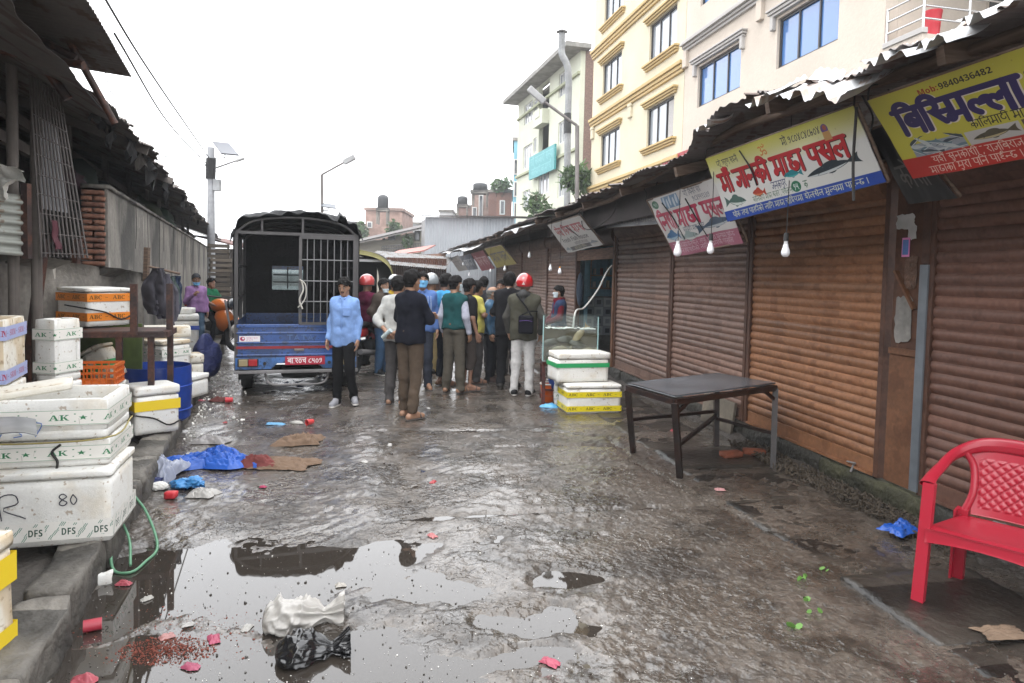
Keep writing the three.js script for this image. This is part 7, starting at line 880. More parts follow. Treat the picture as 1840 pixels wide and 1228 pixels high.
// around the steel table
foamBox('foam box with orange printed tape on the rusty table', G(153, 590, 1.13), G(246, 590, 1.13), 1.13, 0.36, 0.46, { tapes: [['abcO', 0.235, 0.075], ['abcO', 0.055, 0.075]], strap: 1, lid: 0.045, seed: 14, ws: 0.98 }); { const b = scene.children[scene.children.length - 1], c = G(153, 590, 1.13); b.rotation.y = 1.12; b.position.copy(c.add(V(Math.cos(b.rotation.y) * 0.23, 0, -Math.sin(b.rotation.y) * 0.23))); b.position.y = 1.135; }
{ // rusty steel table the orange taped box stands on
  const c = D(186, 590, 6.0), t = thing('rusty_table', 'rusty steel table with upright corner posts under the orange taped box', 'table', [c.x, 0.12, c.z], 0.32), L = 0.98, W = 0.5, y = 1.0;
  obj('top_frame', [box(L, 0.05, 0.05, 0, y - 0.025, 0.0), box(L, 0.05, 0.05, 0, y - 0.025, -W), box(0.05, 0.05, W, L / 2, y - 0.025, -W / 2), box(0.05, 0.05, W, -L / 2, y - 0.025, -W / 2)], M.rust, t); obj('table_top', [box(L - 0.04, 0.012, W - 0.02, 0, y - 0.002, -W / 2)], M.rust, t);
  for (const [x, z] of [[-L / 2 + 0.03, -0.02], [0.12, 0.0], [L / 2 - 0.12, -0.02], [-L / 2 + 0.03, -W + 0.02], [L / 2 - 0.03, -W + 0.02]]) obj('leg', [box(0.05, y - 0.04, 0.05, x, (y - 0.04) / 2, z)], M.rust, t);
  for (const [x, z] of [[0.24, 0.01], [L / 2 + 0.0, -W * 0.5]]) obj('upright_post', [box(0.055, 0.46, 0.05, x, y + 0.2, z)], M.rust, t);
}
{ // blue tub, orange crate, yellow taped box, green board
  const p = D(281, 700, 6.95), t = thing('blue_tub', 'cut down blue plastic drum behind the yellow taped box', 'tub', [p.x, 0.14, p.z]); obj('drum', [lathe([[0, 0], [0.29, 0], [0.315, 0.03], [0.33, 0.3], [0.325, 0.56], [0.316, 0.56], [0.32, 0.3], [0.30, 0.03], [0, 0.02]], 40)], mat([0.012, 0.055, 0.33], 0.35, { map: T.grime }), t); for (const y of [0.12, 0.36]) obj('rib', [mv(new THREE.TorusGeometry(0.328, 0.008, 6, 40), 0, y, 0, PI / 2)], mat([0.012, 0.055, 0.33], 0.35), t);
  foamBox('foam box with one yellow tape band on the kerb', [243, 785], [322, 774], 0.20, 0.43, 0.34, { tapes: [['yellow', 0.215, 0.09]], lid: 0.085, seed: 17, strap: 1 });
  const o = G(160, 690, 0.72), cr = thing('orange_crate', 'orange plastic crate behind the open foam box', 'crate', [o.x, 0.72, o.z], 0.3), om = mat([0.55, 0.12, 0.015], 0.4), W = 0.44, Dp = 0.3, Hh = 0.17;
  for (const [w, d, x, z] of [[W, 0.012, 0, Dp / 2], [W, 0.012, 0, -Dp / 2], [0.012, Dp, W / 2, 0], [0.012, Dp, -W / 2, 0]]) for (const y of [0.012, 0.06, 0.11, 0.16]) obj('rim_bar', [box(w + 0.012, y > 0.15 ? 0.022 : 0.012, d, x, y, z)], om, cr); const up = []; for (let k = 0; k <= 8; k++) for (const s of [-1, 1]) up.push(box(0.01, Hh, 0.014, -W / 2 + W * k / 8, Hh / 2, s * Dp / 2)); for (let k = 1; k < 5; k++) for (const s of [-1, 1]) up.push(box(0.014, Hh, 0.01, s * W / 2, Hh / 2, -Dp / 2 + Dp * k / 5)); obj('crate_ribs', up, om, cr); obj('crate_base', [box(W, 0.008, Dp, 0, 0.004, 0)], om, cr);
  foamBox('foam box under the orange crate', o.clone().add(V(-0.26, 0, 0.2)), o.clone().add(V(0.24, 0, 0.05)), 0.13, 0.59, 0.36, { seed: 19 });
  const gb = tag(obj('mossy_board', [rbox(0.9, 1.0, 0.03, 0.004, 0, 0.5, 0)], mat([0.10, 0.14, 0.035], 0.85, { map: T.streak }), null), 'mossy green board under the rusty table', 'board'); gb.position.copy(D(166, 700, 6.75).setY(0.13)); gb.rotation.y = 0.25;
  const ty = foamBox('tipped foam box with a dark green tape behind the orange crate', D(170, 690, 6.4).setY(0.5), D(205, 690, 6.4).setY(0.5), 0.62, 0.34, 0.26, { tapes: [['green', 0.1, 0.07]], mat: M.foamDirty, seed: 23, lid: 0.04 }); ty.rotation.z = 0.5;
  foamBox('plain foam box carrying the tipped one', D(150, 690, 6.5).setY(0.13), D(215, 690, 6.5).setY(0.13), 0.13, 0.46, 0.36, { seed: 24 });
}
foamBox('plain foam box under the large green printed box', D(235, 700, 8.1).setY(0.13), D(330, 700, 8.0).setY(0.13), 0.13, 0.27, 0.5, { seed: 26 });
foamBox('wide foam box with faint green print behind the blue drum', D(290, 668, 8.0).setY(0.4), D(343, 668, 8.35).setY(0.4), 0.40, 0.43, 0.6, { tapes: [['ak', 0.24, 0.085], ['ak', 0.02, 0.08]], lid: 0.06, seed: 27, lidMat: M.foamDirty }).rotation.y = 1.15;
{ const l = tag(obj('foam_slab', [soft(0.62, 0.13, 0.42, 0, 0.065, 0, 9)], M.foamDirty, null), 'thick foam lid lying on the wide green printed box', 'foam slab'); l.position.copy(D(292, 596, 8.5)); l.position.y = 0.84; l.rotation.y = 0.5; }
foamBox('foam box with a blue tape band before the man in mauve', D(298, 640, 10.0).setY(0.4), D(357, 640, 10.2).setY(0.4), 0.42, 0.58, 0.45, { tapes: [['blue', 0.36, 0.06]], lid: 0.09, seed: 29 }); foamBox('foam box under the blue taped one', D(298, 660, 9.95).setY(0.13), D(357, 660, 10.15).setY(0.13), 0.13, 0.29, 0.45, { seed: 30 });
{ const l = tag(obj('foam_slab', [soft(0.46, 0.09, 0.34, 0, 0.045, 0, 12)], M.foam, null), 'foam lid on top of the blue taped box', 'foam slab'); l.position.copy(D(319, 566, 10.35)); l.position.y = 1.005; l.rotation.y = 0.3; }
foamBox('small grey stained foam box at the kerb by the blue sack', D(341, 655, 8.9).setY(0.2), D(366, 655, 9.0).setY(0.2), 0.2, 0.36, 0.36, { seed: 31, mat: M.foamDirty, lid: 0.12 });
{ const p = D(371, 645, 9.75), g = new THREE.SphereGeometry(0.3, 26, 22), a = g.attributes.position; for (let i = 0; i < a.count; i++) { let x = a.getX(i), y = a.getY(i), z = a.getZ(i); const f = 1 + (fbm(x * 5 + 3, y * 7 + z * 4, 3) - 0.5) * 0.6; a.setXYZ(i, x * 0.62 * f, Math.max(-0.28, y * 1.05) * f + 0.29, z * 0.8 * f); } g.computeVertexNormals(); const s = tag(obj('blue_sack', [g], mat([0.025, 0.035, 0.14], 0.6, { map: T.weave, bumpMap: T.bump, bumpScale: 0.02 }), null), 'full dark blue sack standing on the footway', 'sack'); s.position.set(p.x, 0.13, p.z); }
{ // metal topped bench at the left edge
  const p = G(52, 778, 0.92), t = thing('metal_bench', 'bench with battered metal top at the left edge', 'table', [p.x, 0.1, p.z], 0.62); obj('bench_top', [sheet(20, 10, (u, v) => V(-0.9 + u * 0.93, 0.83 + (fbm(u * 4, v * 3, 3) - 0.5) * 0.02 - (u > 0.93 ? (u - 0.93) * 0.3 : 0), 0.02 - v * 0.4), 0.006)], mat([0.40, 0.41, 0.42], 0.3, { metalness: 0.6, map: T.grime }), t); for (const z of [-0.03, -0.32]) obj('leg', [box(0.05, 0.82, 0.05, -0.15, 0.41, z)], M.darkSteel, t); obj('leg', [box(0.06, 0.82, 0.06, -0.84, 0.41, -0.1)], M.darkSteel, t); }
// right of the crowd: two boxes, a bucket, the fish tank
foamBox('foam box with yellow printed tape on the wet road', [1019, 745], [1115, 743], 0.0, 0.36, 0.42, { tapes: [['abcY', 0.205, 0.07], ['abcY', 0.03, 0.07]], lid: 0.05, seed: 40 }); foamBox('foam box with a green band on top of the yellow taped box', [1001, 688], [1093, 686], 0.37, 0.37, 0.4, { tapes: [['green', 0.185, 0.055]], lid: 0.085, seed: 41, lidX: 0.015 }); foamBox('small foam box with green print behind the yellow taped one', D(996, 735, 8.9).setY(0), D(1020, 735, 8.9).setY(0), 0.0, 0.34, 0.3, { tapes: [['ak', 0.1, 0.08]], seed: 42 });
{ const p = G(986, 722), t = thing('orange_bucket', 'orange plastic bucket with white rim under the fish tank', 'bucket', [p.x, 0, p.z - 0.05]); obj('bucket', [lathe([[0, 0], [0.1, 0], [0.12, 0.24], [0.11, 0.24], [0.09, 0.02], [0, 0.02]], 22)], mat([0.55, 0.10, 0.01], 0.4), t); obj('rim', [mv(new THREE.TorusGeometry(0.118, 0.012, 6, 26), 0, 0.24, 0, PI / 2)], M.eyeWhite, t); obj('handle', [tube([[-0.12, 0.22, 0], [-0.09, 0.1, 0.09], [0.09, 0.1, 0.09], [0.12, 0.22, 0]], 0.004, 5)], M.greySteel, t); }
{ // fish tank on its stand
  const a = G(975, 650, 0.57), b = G(1073, 652, 0.57), w = a.distanceTo(b), d = 0.46, H = 0.6, t = thing('fish_tank', 'glass fish tank of murky water with live fish on a red stand', 'fish tank', a.clone().lerp(b, 0.5), Math.atan2(-(b.z - a.z), b.x - a.x)), gl = mat([0.93, 0.98, 0.97], 0.03, { phys: true, transmission: 1 });
  for (const [x, z, ww, dd] of [[0, 0, w, 0.006], [0, -d, w, 0.006], [-w / 2, -d / 2, 0.006, d - 0.014], [w / 2, -d / 2, 0.006, d - 0.014]]) obj('glass_pane', [box(ww, H, dd, x, H / 2 + 0.01, z)], gl, t); obj('tank_base', [box(w + 0.01, 0.012, d + 0.01, 0, 0.004, -d / 2)], M.greySteel, t); for (const x of [-w / 2, w / 2]) obj('corner_seal', [box(0.014, H, 0.014, x, H / 2 + 0.01, 0.002)], mat([0.25, 0.4, 0.4], 0.3), t);
  obj('water', [box(w - 0.02, H * 0.72, d - 0.05, 0, H * 0.36 + 0.012, -d / 2 - 0.013)], mat([0.105, 0.08, 0.055], 0.1, { phys: true, transmission: 0.15, thickness: 0.4, ior: 1.33, attenuationColor: lin(0.5, 0.36, 0.22), attenuationDistance: 0.2 }), t);
  const foamG = Array.from({ length: 40 }, (_, i) => { const q = RNG(i + 5); return sph(0.02 + q() * 0.02, (q() - 0.5) * (w - 0.1), H * 0.735, -0.03 - q() * (d - 0.1) * q(), 1, 0.35, 1, 6); }); obj('water_foam', foamG, mat([0.6, 0.58, 0.55], 0.7), t);
  const fg = () => { const g = sph(0.1, 0, 0, 0, 1.35, 0.5, 0.3, 16), p = g.attributes.position; for (let i = 0; i < p.count; i++) { const x = p.getX(i) / 0.135; if (x > 0.3) { const k = 1 - 0.75 * (x - 0.3) / 0.7; p.setY(i, p.getY(i) * k); p.setZ(i, p.getZ(i) * k); } } g.computeVertexNormals(); return [g, extr([[0.125, 0], [0.185, 0.05], [0.168, 0], [0.185, -0.05]], 0.004).translate(0, 0, -0.002), extr([[-0.03, 0.045], [0.03, 0.09], [0.06, 0.035]], 0.004).translate(0, 0, -0.002)]; }, fm = [[0.18, 0.13, 0.07], [0.09, 0.075, 0.06], [0.3, 0.22, 0.13]].map((c) => mat(c, 0.35));
  [[-0.15, 0.16, 0.04, 0.15, 0], [0.1, 0.24, 0.035, -0.2, 1], [-0.05, 0.3, 0.06, 0.1, 1], [0.22, 0.14, 0.05, 0.3, 0], [0.12, 0.36, 0.04, 0.9, 2], [-0.25, 0.26, 0.08, 0.2, 1], [-0.22, 0.09, 0.05, 0, 1], [0.05, 0.1, 0.1, 0.1, 0]].forEach(([x, y, z, r, k], i) => { const f = tag(obj('live_fish', fg(), fm[k], null), ['brown fish low at the left of the tank', 'dark fish in the middle of the tank', 'dark fish high in the middle of the tank', 'brown fish at the lower right of the tank', 'pale fish rising under the hose', 'dark fish at the left of the tank', 'dark fish on the tank floor at the left', 'brown fish on the tank floor'][i], 'fish', 'fish in the tank'); f.position.copy(t.localToWorld(V(x * w / 0.75, y, -0.044))); f.rotation.set(0, t.rotation.y + (i % 3 - 1) * 0.12, r); });
  const st = thing('tank_stand', 'red painted steel stand under the fish tank', 'stand', t.position.clone().setY(0), t.rotation.y), rm = mat([0.20, 0.045, 0.03], 0.6, { map: T.rust }); for (const x of [-w / 2 + 0.02, w / 2 - 0.02]) for (const z of [-0.02, -d + 0.02]) obj('leg', [box(0.045, 0.56, 0.045, x, 0.28, z)], rm, st); obj('top_rail', [box(w, 0.045, 0.045, 0, 0.535, -0.02), box(w, 0.045, 0.045, 0, 0.535, -d + 0.02), box(0.045, 0.045, d - 0.08, -w / 2 + 0.02, 0.535, -d / 2), box(0.045, 0.045, d - 0.08, w / 2 - 0.02, 0.535, -d / 2)], rm, st); obj('shelf', [box(w - 0.06, 0.012, d - 0.06, 0, 0.18, -d / 2)], rm, st);
  const q = (x, y, lx) => ROW.plane(x, y, lx), hose = tag(obj('air_hose', [tube([t.localToWorld(V(0.05, H * 0.7, -0.2)), t.localToWorld(V(0.08, H + 0.05, -0.22)), D(1050, 553, 9.6), D(1075, 520, 10), D(1090, 490, 10.3), D(1099, 478, 10.45)], 0.013, 8, 50)], mat([0.5, 0.5, 0.47], 0.5), null), 'pale hose running from the doorway into the fish tank', 'hose');
  const bb = tag(obj('blue_basin', [lathe([[0, 0], [0.12, 0], [0.15, 0.12], [0.14, 0.12], [0.11, 0.015], [0, 0.015]], 22)], mat([0.01, 0.06, 0.3], 0.4), null), 'small blue basin on the tank stand shelf', 'basin'); bb.position.copy(st.localToWorld(V(-0.12, 0.187, -0.2)));
}
// steel table by the shutters
{
  const top = [[1128, 692], [1213, 716], [1394, 692], [1288, 674]].map(([x, y]) => G(x, y, 0.735)), ft = [[1138, 814], [1222, 860], [1389, 842], [1287, 808]].map(([x, y]) => G(x, y, 0)), t = thing('steel_table', 'dark wet steel table standing in front of the shutters', 'table', [top[0].x, 0, top[0].z]), L = (p) => p.clone().sub(t.position);
  const m = mat([0.06, 0.045, 0.042], 0.45, { map: T.rust, bumpMap: T.fine, bumpScale: 0.001 }), P = top.map(L), Q = ft.map(L); obj('table_top', [sheet(14, 14, (u, v) => { const p = P[0].clone().lerp(P[1], u).lerp(P[3].clone().lerp(P[2], u), v); p.y += 0.008 + (fbm(u * 3, v * 3, 2) - 0.5) * 0.006; return p; }, -0.012)], mat([0.125, 0.135, 0.15], 0.22, { map: T.grime }), t);
  const e = (i, j) => bar(P[i].clone().setY(0.705), P[j].clone().setY(0.705), 0.045, 0.045); obj('top_frame', [e(0, 1), e(1, 2), e(2, 3), e(3, 0)], m, t); const at = (i, k) => Q[i].clone().setY(0.0).lerp(P[i].clone().setY(0.72), k); for (let i = 0; i < 4; i++) obj('leg', [bar(Q[i].clone().setY(0.0), P[i].clone().setY(0.7), 0.05, 0.05)], m, t);
  obj('stretcher', [bar(at(0, 0.52), at(3, 0.52), 0.03)], m, t); obj('stretcher', [bar(at(1, 0.43), at(3, 0.46), 0.03)], m, t); obj('stretcher', [bar(at(3, 0.42), at(2, 0.42), 0.03)], m, t); for (const [i, j] of [[1, 2], [2, 1]]) { const a = at(i, 0.83), b = P[i].clone().lerp(P[j], 0.12).setY(0.69); obj('corner_brace', [bar(a, b, 0.02, 0.03)], m, t); }
}
{ // red plastic armchair: local +z is its front
  const W = 0.27, SY = 0.43, t = thing('plastic_chair', 'red plastic armchair with quilted back by the near shutter', 'chair', [0, 0, 0], -48 * PI / 180), m = mat([0.36, 0.014, 0.032], 0.34, { phys: true, clearcoat: 0.25, clearcoatRoughness: 0.3 });
  const leg = (x0, z0, x1, z1, y1, w) => { const g = sheet(4, 8, (u, v) => { const a = (u - 0.5) * PI * 1.1, k = lerp(1.0, 1.35, v) * w; return V(lerp(x0, x1, v) + Math.sin(a) * k * Math.sign(x0 || 1) * 0.6, lerp(0, y1, v), lerp(z0, z1, v) + (1 - Math.cos(a)) * -k * 0.8 * Math.sign(z0)); }, 0.006); return g; };
  for (const s of [-1, 1]) { obj('leg', [bar([s * 0.275, 0, 0.235], [s * 0.262, 0.66, 0.19], 0.055, 0.045), bar([s * 0.30, 0.0, 0.215], [s * 0.282, 0.66, 0.17], 0.012, 0.085)], m, t); obj('leg', [bar([s * 0.225, 0, -0.25], [s * 0.2, 0.45, -0.19], 0.06, 0.04), bar([s * 0.25, 0, -0.235], [s * 0.225, 0.45, -0.17], 0.012, 0.075)], m, t); }
  obj('seat', [sheet(24, 20, (u, v) => { const x = (u - 0.5) * 2, z = lerp(0.235, -0.2, v), dip = 0.022 * (1 - x * x) * Math.sin(PI * clamp(v * 1.1, 0, 1)); return V(x * lerp(0.255, 0.2, v), SY - dip - (v < 0.06 ? 0.012 : 0) - 0.018 * v, z); }, 0.006), sheet(24, 3, (u, v) => { const x = (u - 0.5) * 2; return V(x * 0.258, SY - 0.012 - v * (0.075 - 0.025 * (1 - x * x)), 0.238 + 0.004 * (1 - x * x)); }, 0.006), ...[-1, 1].map((s) => sheet(10, 2, (u, v) => V(s * lerp(0.256, 0.202, u), SY - 0.012 - v * 0.055, lerp(0.235, -0.2, u)), 0.006))], m, t);
  // hoop of the arms and the back rim, swept as one band
  const hoop = [[-0.272, 0.655, 0.205], [-0.285, 0.668, 0.1], [-0.282, 0.70, -0.05], [-0.255, 0.76, -0.19], [-0.16, 0.815, -0.285], [0, 0.832, -0.315], [0.16, 0.815, -0.285], [0.255, 0.76, -0.19], [0.282, 0.70, -0.05], [0.285, 0.668, 0.1], [0.272, 0.655, 0.205]], cv = new THREE.CatmullRomCurve3(hoop.map((p) => V(...p)));
  obj('arm_hoop', [sheet(70, 10, (u, v) => { const p = cv.getPoint(u), tg = cv.getTangent(u), back = Math.pow(Math.sin(PI * u), 1.5), side = new THREE.Vector3().crossVectors(tg, V(0, 1, 0)).normalize(), a = v * 2 * PI, wd = lerp(0.036, 0.018, back), ht = lerp(0.016, 0.045, back); return p.addScaledVector(side, Math.cos(a) * wd).add(V(0, Math.sin(a) * ht, 0)); })], m, t);
  for (const s of [-1, 1]) obj('back_stay', [tube([[s * 0.2, SY - 0.01, -0.195], [s * 0.165, 0.55, -0.225], [s * 0.18, 0.7, -0.262], [s * 0.215, 0.77, -0.245]], 0.02, 8, 24)], m, t);
  const bs = (u, v) => { const x = (u - 0.5) * 2, y = lerp(SY - 0.005, 0.79, v), wd = 0.165 + 0.02 * Math.sin(v * PI * 2) * 0 + 0.03 * v; return V(x * wd, y, -0.2 - 0.09 * v - 0.02 * (1 - x * x)); }; obj('back_panel', [sheet(60, 60, (u, v) => { const p = bs(u, v); const inn = u > 0.1 && u < 0.9 && v > 0.12 && v < 0.86; if (inn) { const a = Math.abs(((u * 7 + v * 7) % 1) - 0.5) * 2, b = Math.abs((((u - v) * 7 + 20) % 1) - 0.5) * 2; p.z += 0.011 * Math.min(1 - Math.pow(a, 4), 1 - Math.pow(b, 4)); } else p.z += 0.004; return p; }, 0.006)], m, t);
  obj('sticker', [box(0.035, 0.045, 0.002, 0.262, 0.62, 0.222)], mat([1, 1, 1], 0.4, { map: cvs(64, 64, (g) => { g.fillStyle = '#f1eef0'; g.fillRect(0, 0, 64, 64); g.fillStyle = '#c8203a'; g.beginPath(); g.arc(32, 30, 18, 0, 7); g.fill(); g.fillStyle = '#28408a'; g.fillRect(10, 48, 44, 8); }) }), t);
  const ftp = G(1650, 1086), off = V(-0.275, 0, 0.235).applyAxisAngle(V(0, 1, 0), t.rotation.y); t.position.set(ftp.x - off.x, 0.012, ftp.z - off.z); t.scale.y = 0.965;
}
// ================================================================ litter and small things on the ground
function crumple(w, d, h, seed, n = 26, fold = 1) {   // a crumpled film: folded sheet with an uneven outline
  return sheet(n, n, (u, v) => { const a = (u - 0.5) * 2, b = (v - 0.5) * 2, r = 0.65 + 0.6 * n2(Math.atan2(b, a) * 1.7 + seed, 1.5), x = a * w / 2 * r, z = b * d / 2 * r, f = Math.abs(fbm(u * 5 * fold + seed, v * 5 * fold, 4) - 0.5) * 2, e = Math.max(0, 1 - Math.pow(Math.max(Math.abs(a), Math.abs(b)), 3)); return V(x + (n2(u * 8, v * 8 + seed) - 0.5) * w * 0.08, h * (0.12 + 1.5 * (1 - f) * e * (0.4 + 0.8 * n2(u * 3 + seed, v * 3))) , z + (n2(u * 8 + 5, v * 8 + seed) - 0.5) * d * 0.08); }, 0.0015);
}
function blob(rx, ry, rz, seed, amp = 0.5) { const g = new THREE.IcosahedronGeometry(1, 12); let q = mergeVertices((g.deleteAttribute('uv'), g.deleteAttribute('normal'), g), 1e-4); const p = q.attributes.position; for (let i = 0; i < p.count; i++) { const x = p.getX(i), y = p.getY(i), z = p.getZ(i), rid = Math.abs(n3(x * 3.4 + seed, y * 3.4, z * 3.4) - 0.5) * 2, r2 = Math.abs(n3(x * 9, y * 9 + seed, z * 9) - 0.5) * 2, f = 0.85 + (n3(x * 1.3 + seed, y * 1.3 + 3, z * 1.3) - 0.5) * amp + (0.35 - Math.sqrt(rid)) * amp * 0.42 + (0.35 - Math.sqrt(r2)) * amp * 0.26; p.setXYZ(i, x * rx * f, Math.max(-0.42, y) * ry * f + ry * 0.4, z * rz * f); } q.computeVertexNormals(); return q; }
function bag(rx, ry, rz, seed) {   // a limp carrier bag lying on its side, gathered at the neck
  return sheet(110, 44, (u, v) => { const a = u * 2 * PI, k = v < 0.74 ? Math.pow(Math.sin(PI * Math.pow(v / 0.78, 0.75)), 0.6) : 0.26 + 0.5 * Math.pow((v - 0.74) / 0.26, 1.3), w = sstep(0.15, 0.75, v), f = 1 + w * 0.2 * Math.sin(9 * a + 2.5 * Math.sin(3 * a + seed) + v * 5) + (0.4 - Math.sqrt(Math.abs(n3(Math.cos(a) * 2.2 + seed, Math.sin(a) * 2.2, v * 7) - 0.5) * 2)) * 0.5 + (n3(Math.cos(a) * 6, Math.sin(a) * 6 + seed, v * 18) - 0.5) * 0.16, r = k * f; const y = Math.sin(a) * r; return V(lerp(-1, 1.3, v) * rx, Math.max(-0.3 + 0.04 * n2(u * 20, v * 9), y) * ry + ry * 0.3, Math.cos(a) * r * rz + (n2(v * 4, seed) - 0.5) * rz * 0.5); });
}
const film = (c, r = 0.35, t = 0.25) => mat(c, r, { phys: true, transmission: t, side: THREE.DoubleSide });
function litter(name, label, cat, geos, m, px, py, turn = 0, group) { const p = gp(px, py), o = tag(obj(name, geos, m, null), label, cat, group); o.position.copy(p).setY(p.y + 0.002); o.rotation.y = turn; return o; }
const bluef = film([0.016, 0.10, 0.46], 0.4, 0.1);
{ const t = thing('blue_plastic_sheet', 'crumpled bright blue plastic sheet by the kerb', 'plastic sheet', gp(378, 836).add(V(0, 0.003, 0)), 0.3); obj('film', [crumple(0.66, 0.4, 0.10, 3.1, 60, 2.6)], bluef, t); obj('loose_flap', [mv(crumple(0.42, 0.14, 0.05, 7.4, 26), -0.22, 0.0, -0.16, 0, 0.3)], bluef, t); obj('loose_flap', [mv(crumple(0.34, 0.12, 0.06, 9.4, 24), 0.26, 0.0, 0.1, 0, -0.3)], bluef, t); }
litter('light_blue_bag', 'knotted light blue plastic bag beside the kerb', 'plastic bag', [blob(0.14, 0.07, 0.09, 4, 0.8)], film([0.06, 0.28, 0.62], 0.4, 0.2), 340, 876); litter('clear_plastic_bag', 'clear whitish plastic bag draped on the kerb by the blue sheet', 'plastic bag', [mv(crumple(0.26, 0.4, 0.12, 12, 28, 1.5), 0, 0.0, 0, 0.2, 0, 0)], film([0.42, 0.45, 0.55], 0.35, 0.4), 292, 858); litter('white_tray', 'white foam tray among the rubbish by the kerb', 'tray', [blob(0.075, 0.05, 0.06, 9, 0.3)], M.foam, 285, 880, 0.4); litter('navy_bag', 'dark navy plastic bag scrap against the kerb', 'plastic bag', [blob(0.1, 0.06, 0.08, 14, 0.8)], film([0.01, 0.02, 0.1], 0.4, 0.05), 268, 876); litter('red_carton', 'small crushed red carton by the rubbish heap', 'carton', [rough(0.08, 0.05, 0.06, 0.008, 0.02, 0.005, 3).translate(0, 0.025, 0)], mat([0.5, 0.03, 0.04], 0.5), 307, 897); litter('pale_film', 'pale torn plastic film near the light blue bag', 'plastic scrap', [crumple(0.2, 0.14, 0.04, 22)], film([0.5, 0.48, 0.45], 0.4, 0.3), 362, 890); litter('grey_film', 'grey crumpled plastic film on the road behind the blue sheet', 'plastic scrap', [crumple(0.34, 0.2, 0.06, 25)], film([0.35, 0.33, 0.32], 0.4, 0.3), 380, 795);
{ const jm = mat([0.20, 0.13, 0.085], 0.95, { map: T.cloth, bumpMap: T.fine, bumpScale: 0.004 }), t = thing('burlap_sack', 'flattened wet brown burlap sack on the road', 'sack', gp(512, 836).add(V(0, 0.003, 0)), -0.1); obj('sacking', [crumple(0.52, 0.36, 0.045, 31, 40, 1.4)], jm, t); obj('rolled_edge', [mv(crumple(0.34, 0.14, 0.07, 35, 26), -0.2, 0.0, 0.1, 0, 0.2)], mat([0.19, 0.045, 0.04], 0.9, { map: T.cloth }), t); litter('burlap_rag', 'brown burlap rag behind the flattened sack', 'rag', [crumple(0.44, 0.3, 0.07, 38, 36, 1.5)], jm, 538, 795, 0.2); }
litter('white_plastic_bag', 'dirty white plastic bag lying at the puddle', 'plastic bag', [bag(0.165, 0.11, 0.11, 4.1)], film([0.46, 0.44, 0.41], 0.45, 0.2), 536, 1118, 0.2); litter('black_plastic_bag', 'shiny black plastic bag in front of the white one', 'plastic bag', [bag(0.14, 0.08, 0.11, 7.7)], mat([0.008, 0.008, 0.009], 0.22, { phys: true, clearcoat: 0.6 }), 553, 1172, 0.3);
litter('blue_plastic_scrap', 'blue plastic scrap on the drain slabs by the red chair', 'plastic scrap', [crumple(0.24, 0.16, 0.045, 51, 34, 2.2)], bluef, 1618, 966, 0.5).position.y += 0.03; litter('blue_bag_scrap', 'flat blue bag before the small foam box', 'plastic scrap', [crumple(0.24, 0.14, 0.03, 53)], film([0.1, 0.38, 0.66], 0.4, 0.2), 986, 732); litter('blue_wrapper', 'flat light blue wrapper in mid road', 'wrapper', [crumple(0.2, 0.08, 0.015, 55)], film([0.12, 0.33, 0.55], 0.4, 0.1), 494, 762); litter('blue_straw', 'short blue plastic strip at the foot of the red chair', 'plastic scrap', [box(0.075, 0.004, 0.018, 0, 0.004, 0)], mat([0.03, 0.16, 0.62], 0.4), 1664, 1098, -0.5);
litter('torn_cardboard', 'piece of wet brown cardboard on the slabs at the right edge', 'cardboard', [crumple(0.24, 0.12, 0.02, 57)], mat([0.22, 0.15, 0.1], 0.9, { map: T.grime }), 1800, 1150, 0.1).position.y += 0.02; litter('white_foam_chunk', 'broken white foam chunk below the kerb', 'foam chunk', [rough(0.075, 0.085, 0.04, 0.03, 0.012, 0.01, 5).translate(0, 0.035, 0)], M.foam, 193, 1042, 0.4); litter('red_noodle_wrapper', 'red crumpled wrapper next to the foam chunk', 'wrapper', [crumple(0.08, 0.04, 0.02, 61)], mat([0.36, 0.07, 0.09], 0.4), 222, 1048);
litter('red_cup', 'red plastic cup lying before the truck', 'cup', [mv(lathe([[0, 0], [0.03, 0], [0.038, 0.09], [0.034, 0.09], [0.028, 0.004]], 16), 0, 0.036, 0, 0, 0, PI / 2)], mat([0.5, 0.02, 0.03], 0.4), 418, 724, 0.4); litter('maroon_rag', 'maroon rag lying behind the truck wheel', 'rag', [crumple(0.3, 0.12, 0.05, 63)], mat([0.14, 0.04, 0.035], 0.9, { map: T.cloth }), 398, 722); litter('red_can', 'crushed red can with pale end at the kerb', 'can', [mv(cyl(0.028, 0.028, 0.075, 0, 0, 0, 0, 0, PI / 2), 0, 0.028, 0, 0, 0.3)], mat([0.36, 0.03, 0.05], 0.35), 166, 1130, 0.2); litter('pink_packet', 'pink torn packet at the bottom edge', 'wrapper', [crumple(0.1, 0.05, 0.025, 66)], mat([0.38, 0.08, 0.1], 0.4), 150, 1222, 0.2); litter('cream_cup', 'red and white cup lying in mid road', 'cup', [mv(lathe([[0, 0], [0.028, 0], [0.036, 0.08], [0.032, 0.08]], 14), 0, 0.034, 0, 0, 0, PI / 2)], mat([0.5, 0.05, 0.05], 0.4), 562, 764, 0.9); litter('crushed_bottle', 'crushed pale bottle beside the light blue wrapper', 'bottle', [blob(0.09, 0.03, 0.03, 70, 0.5)], film([0.5, 0.48, 0.44], 0.3, 0.3), 533, 762);
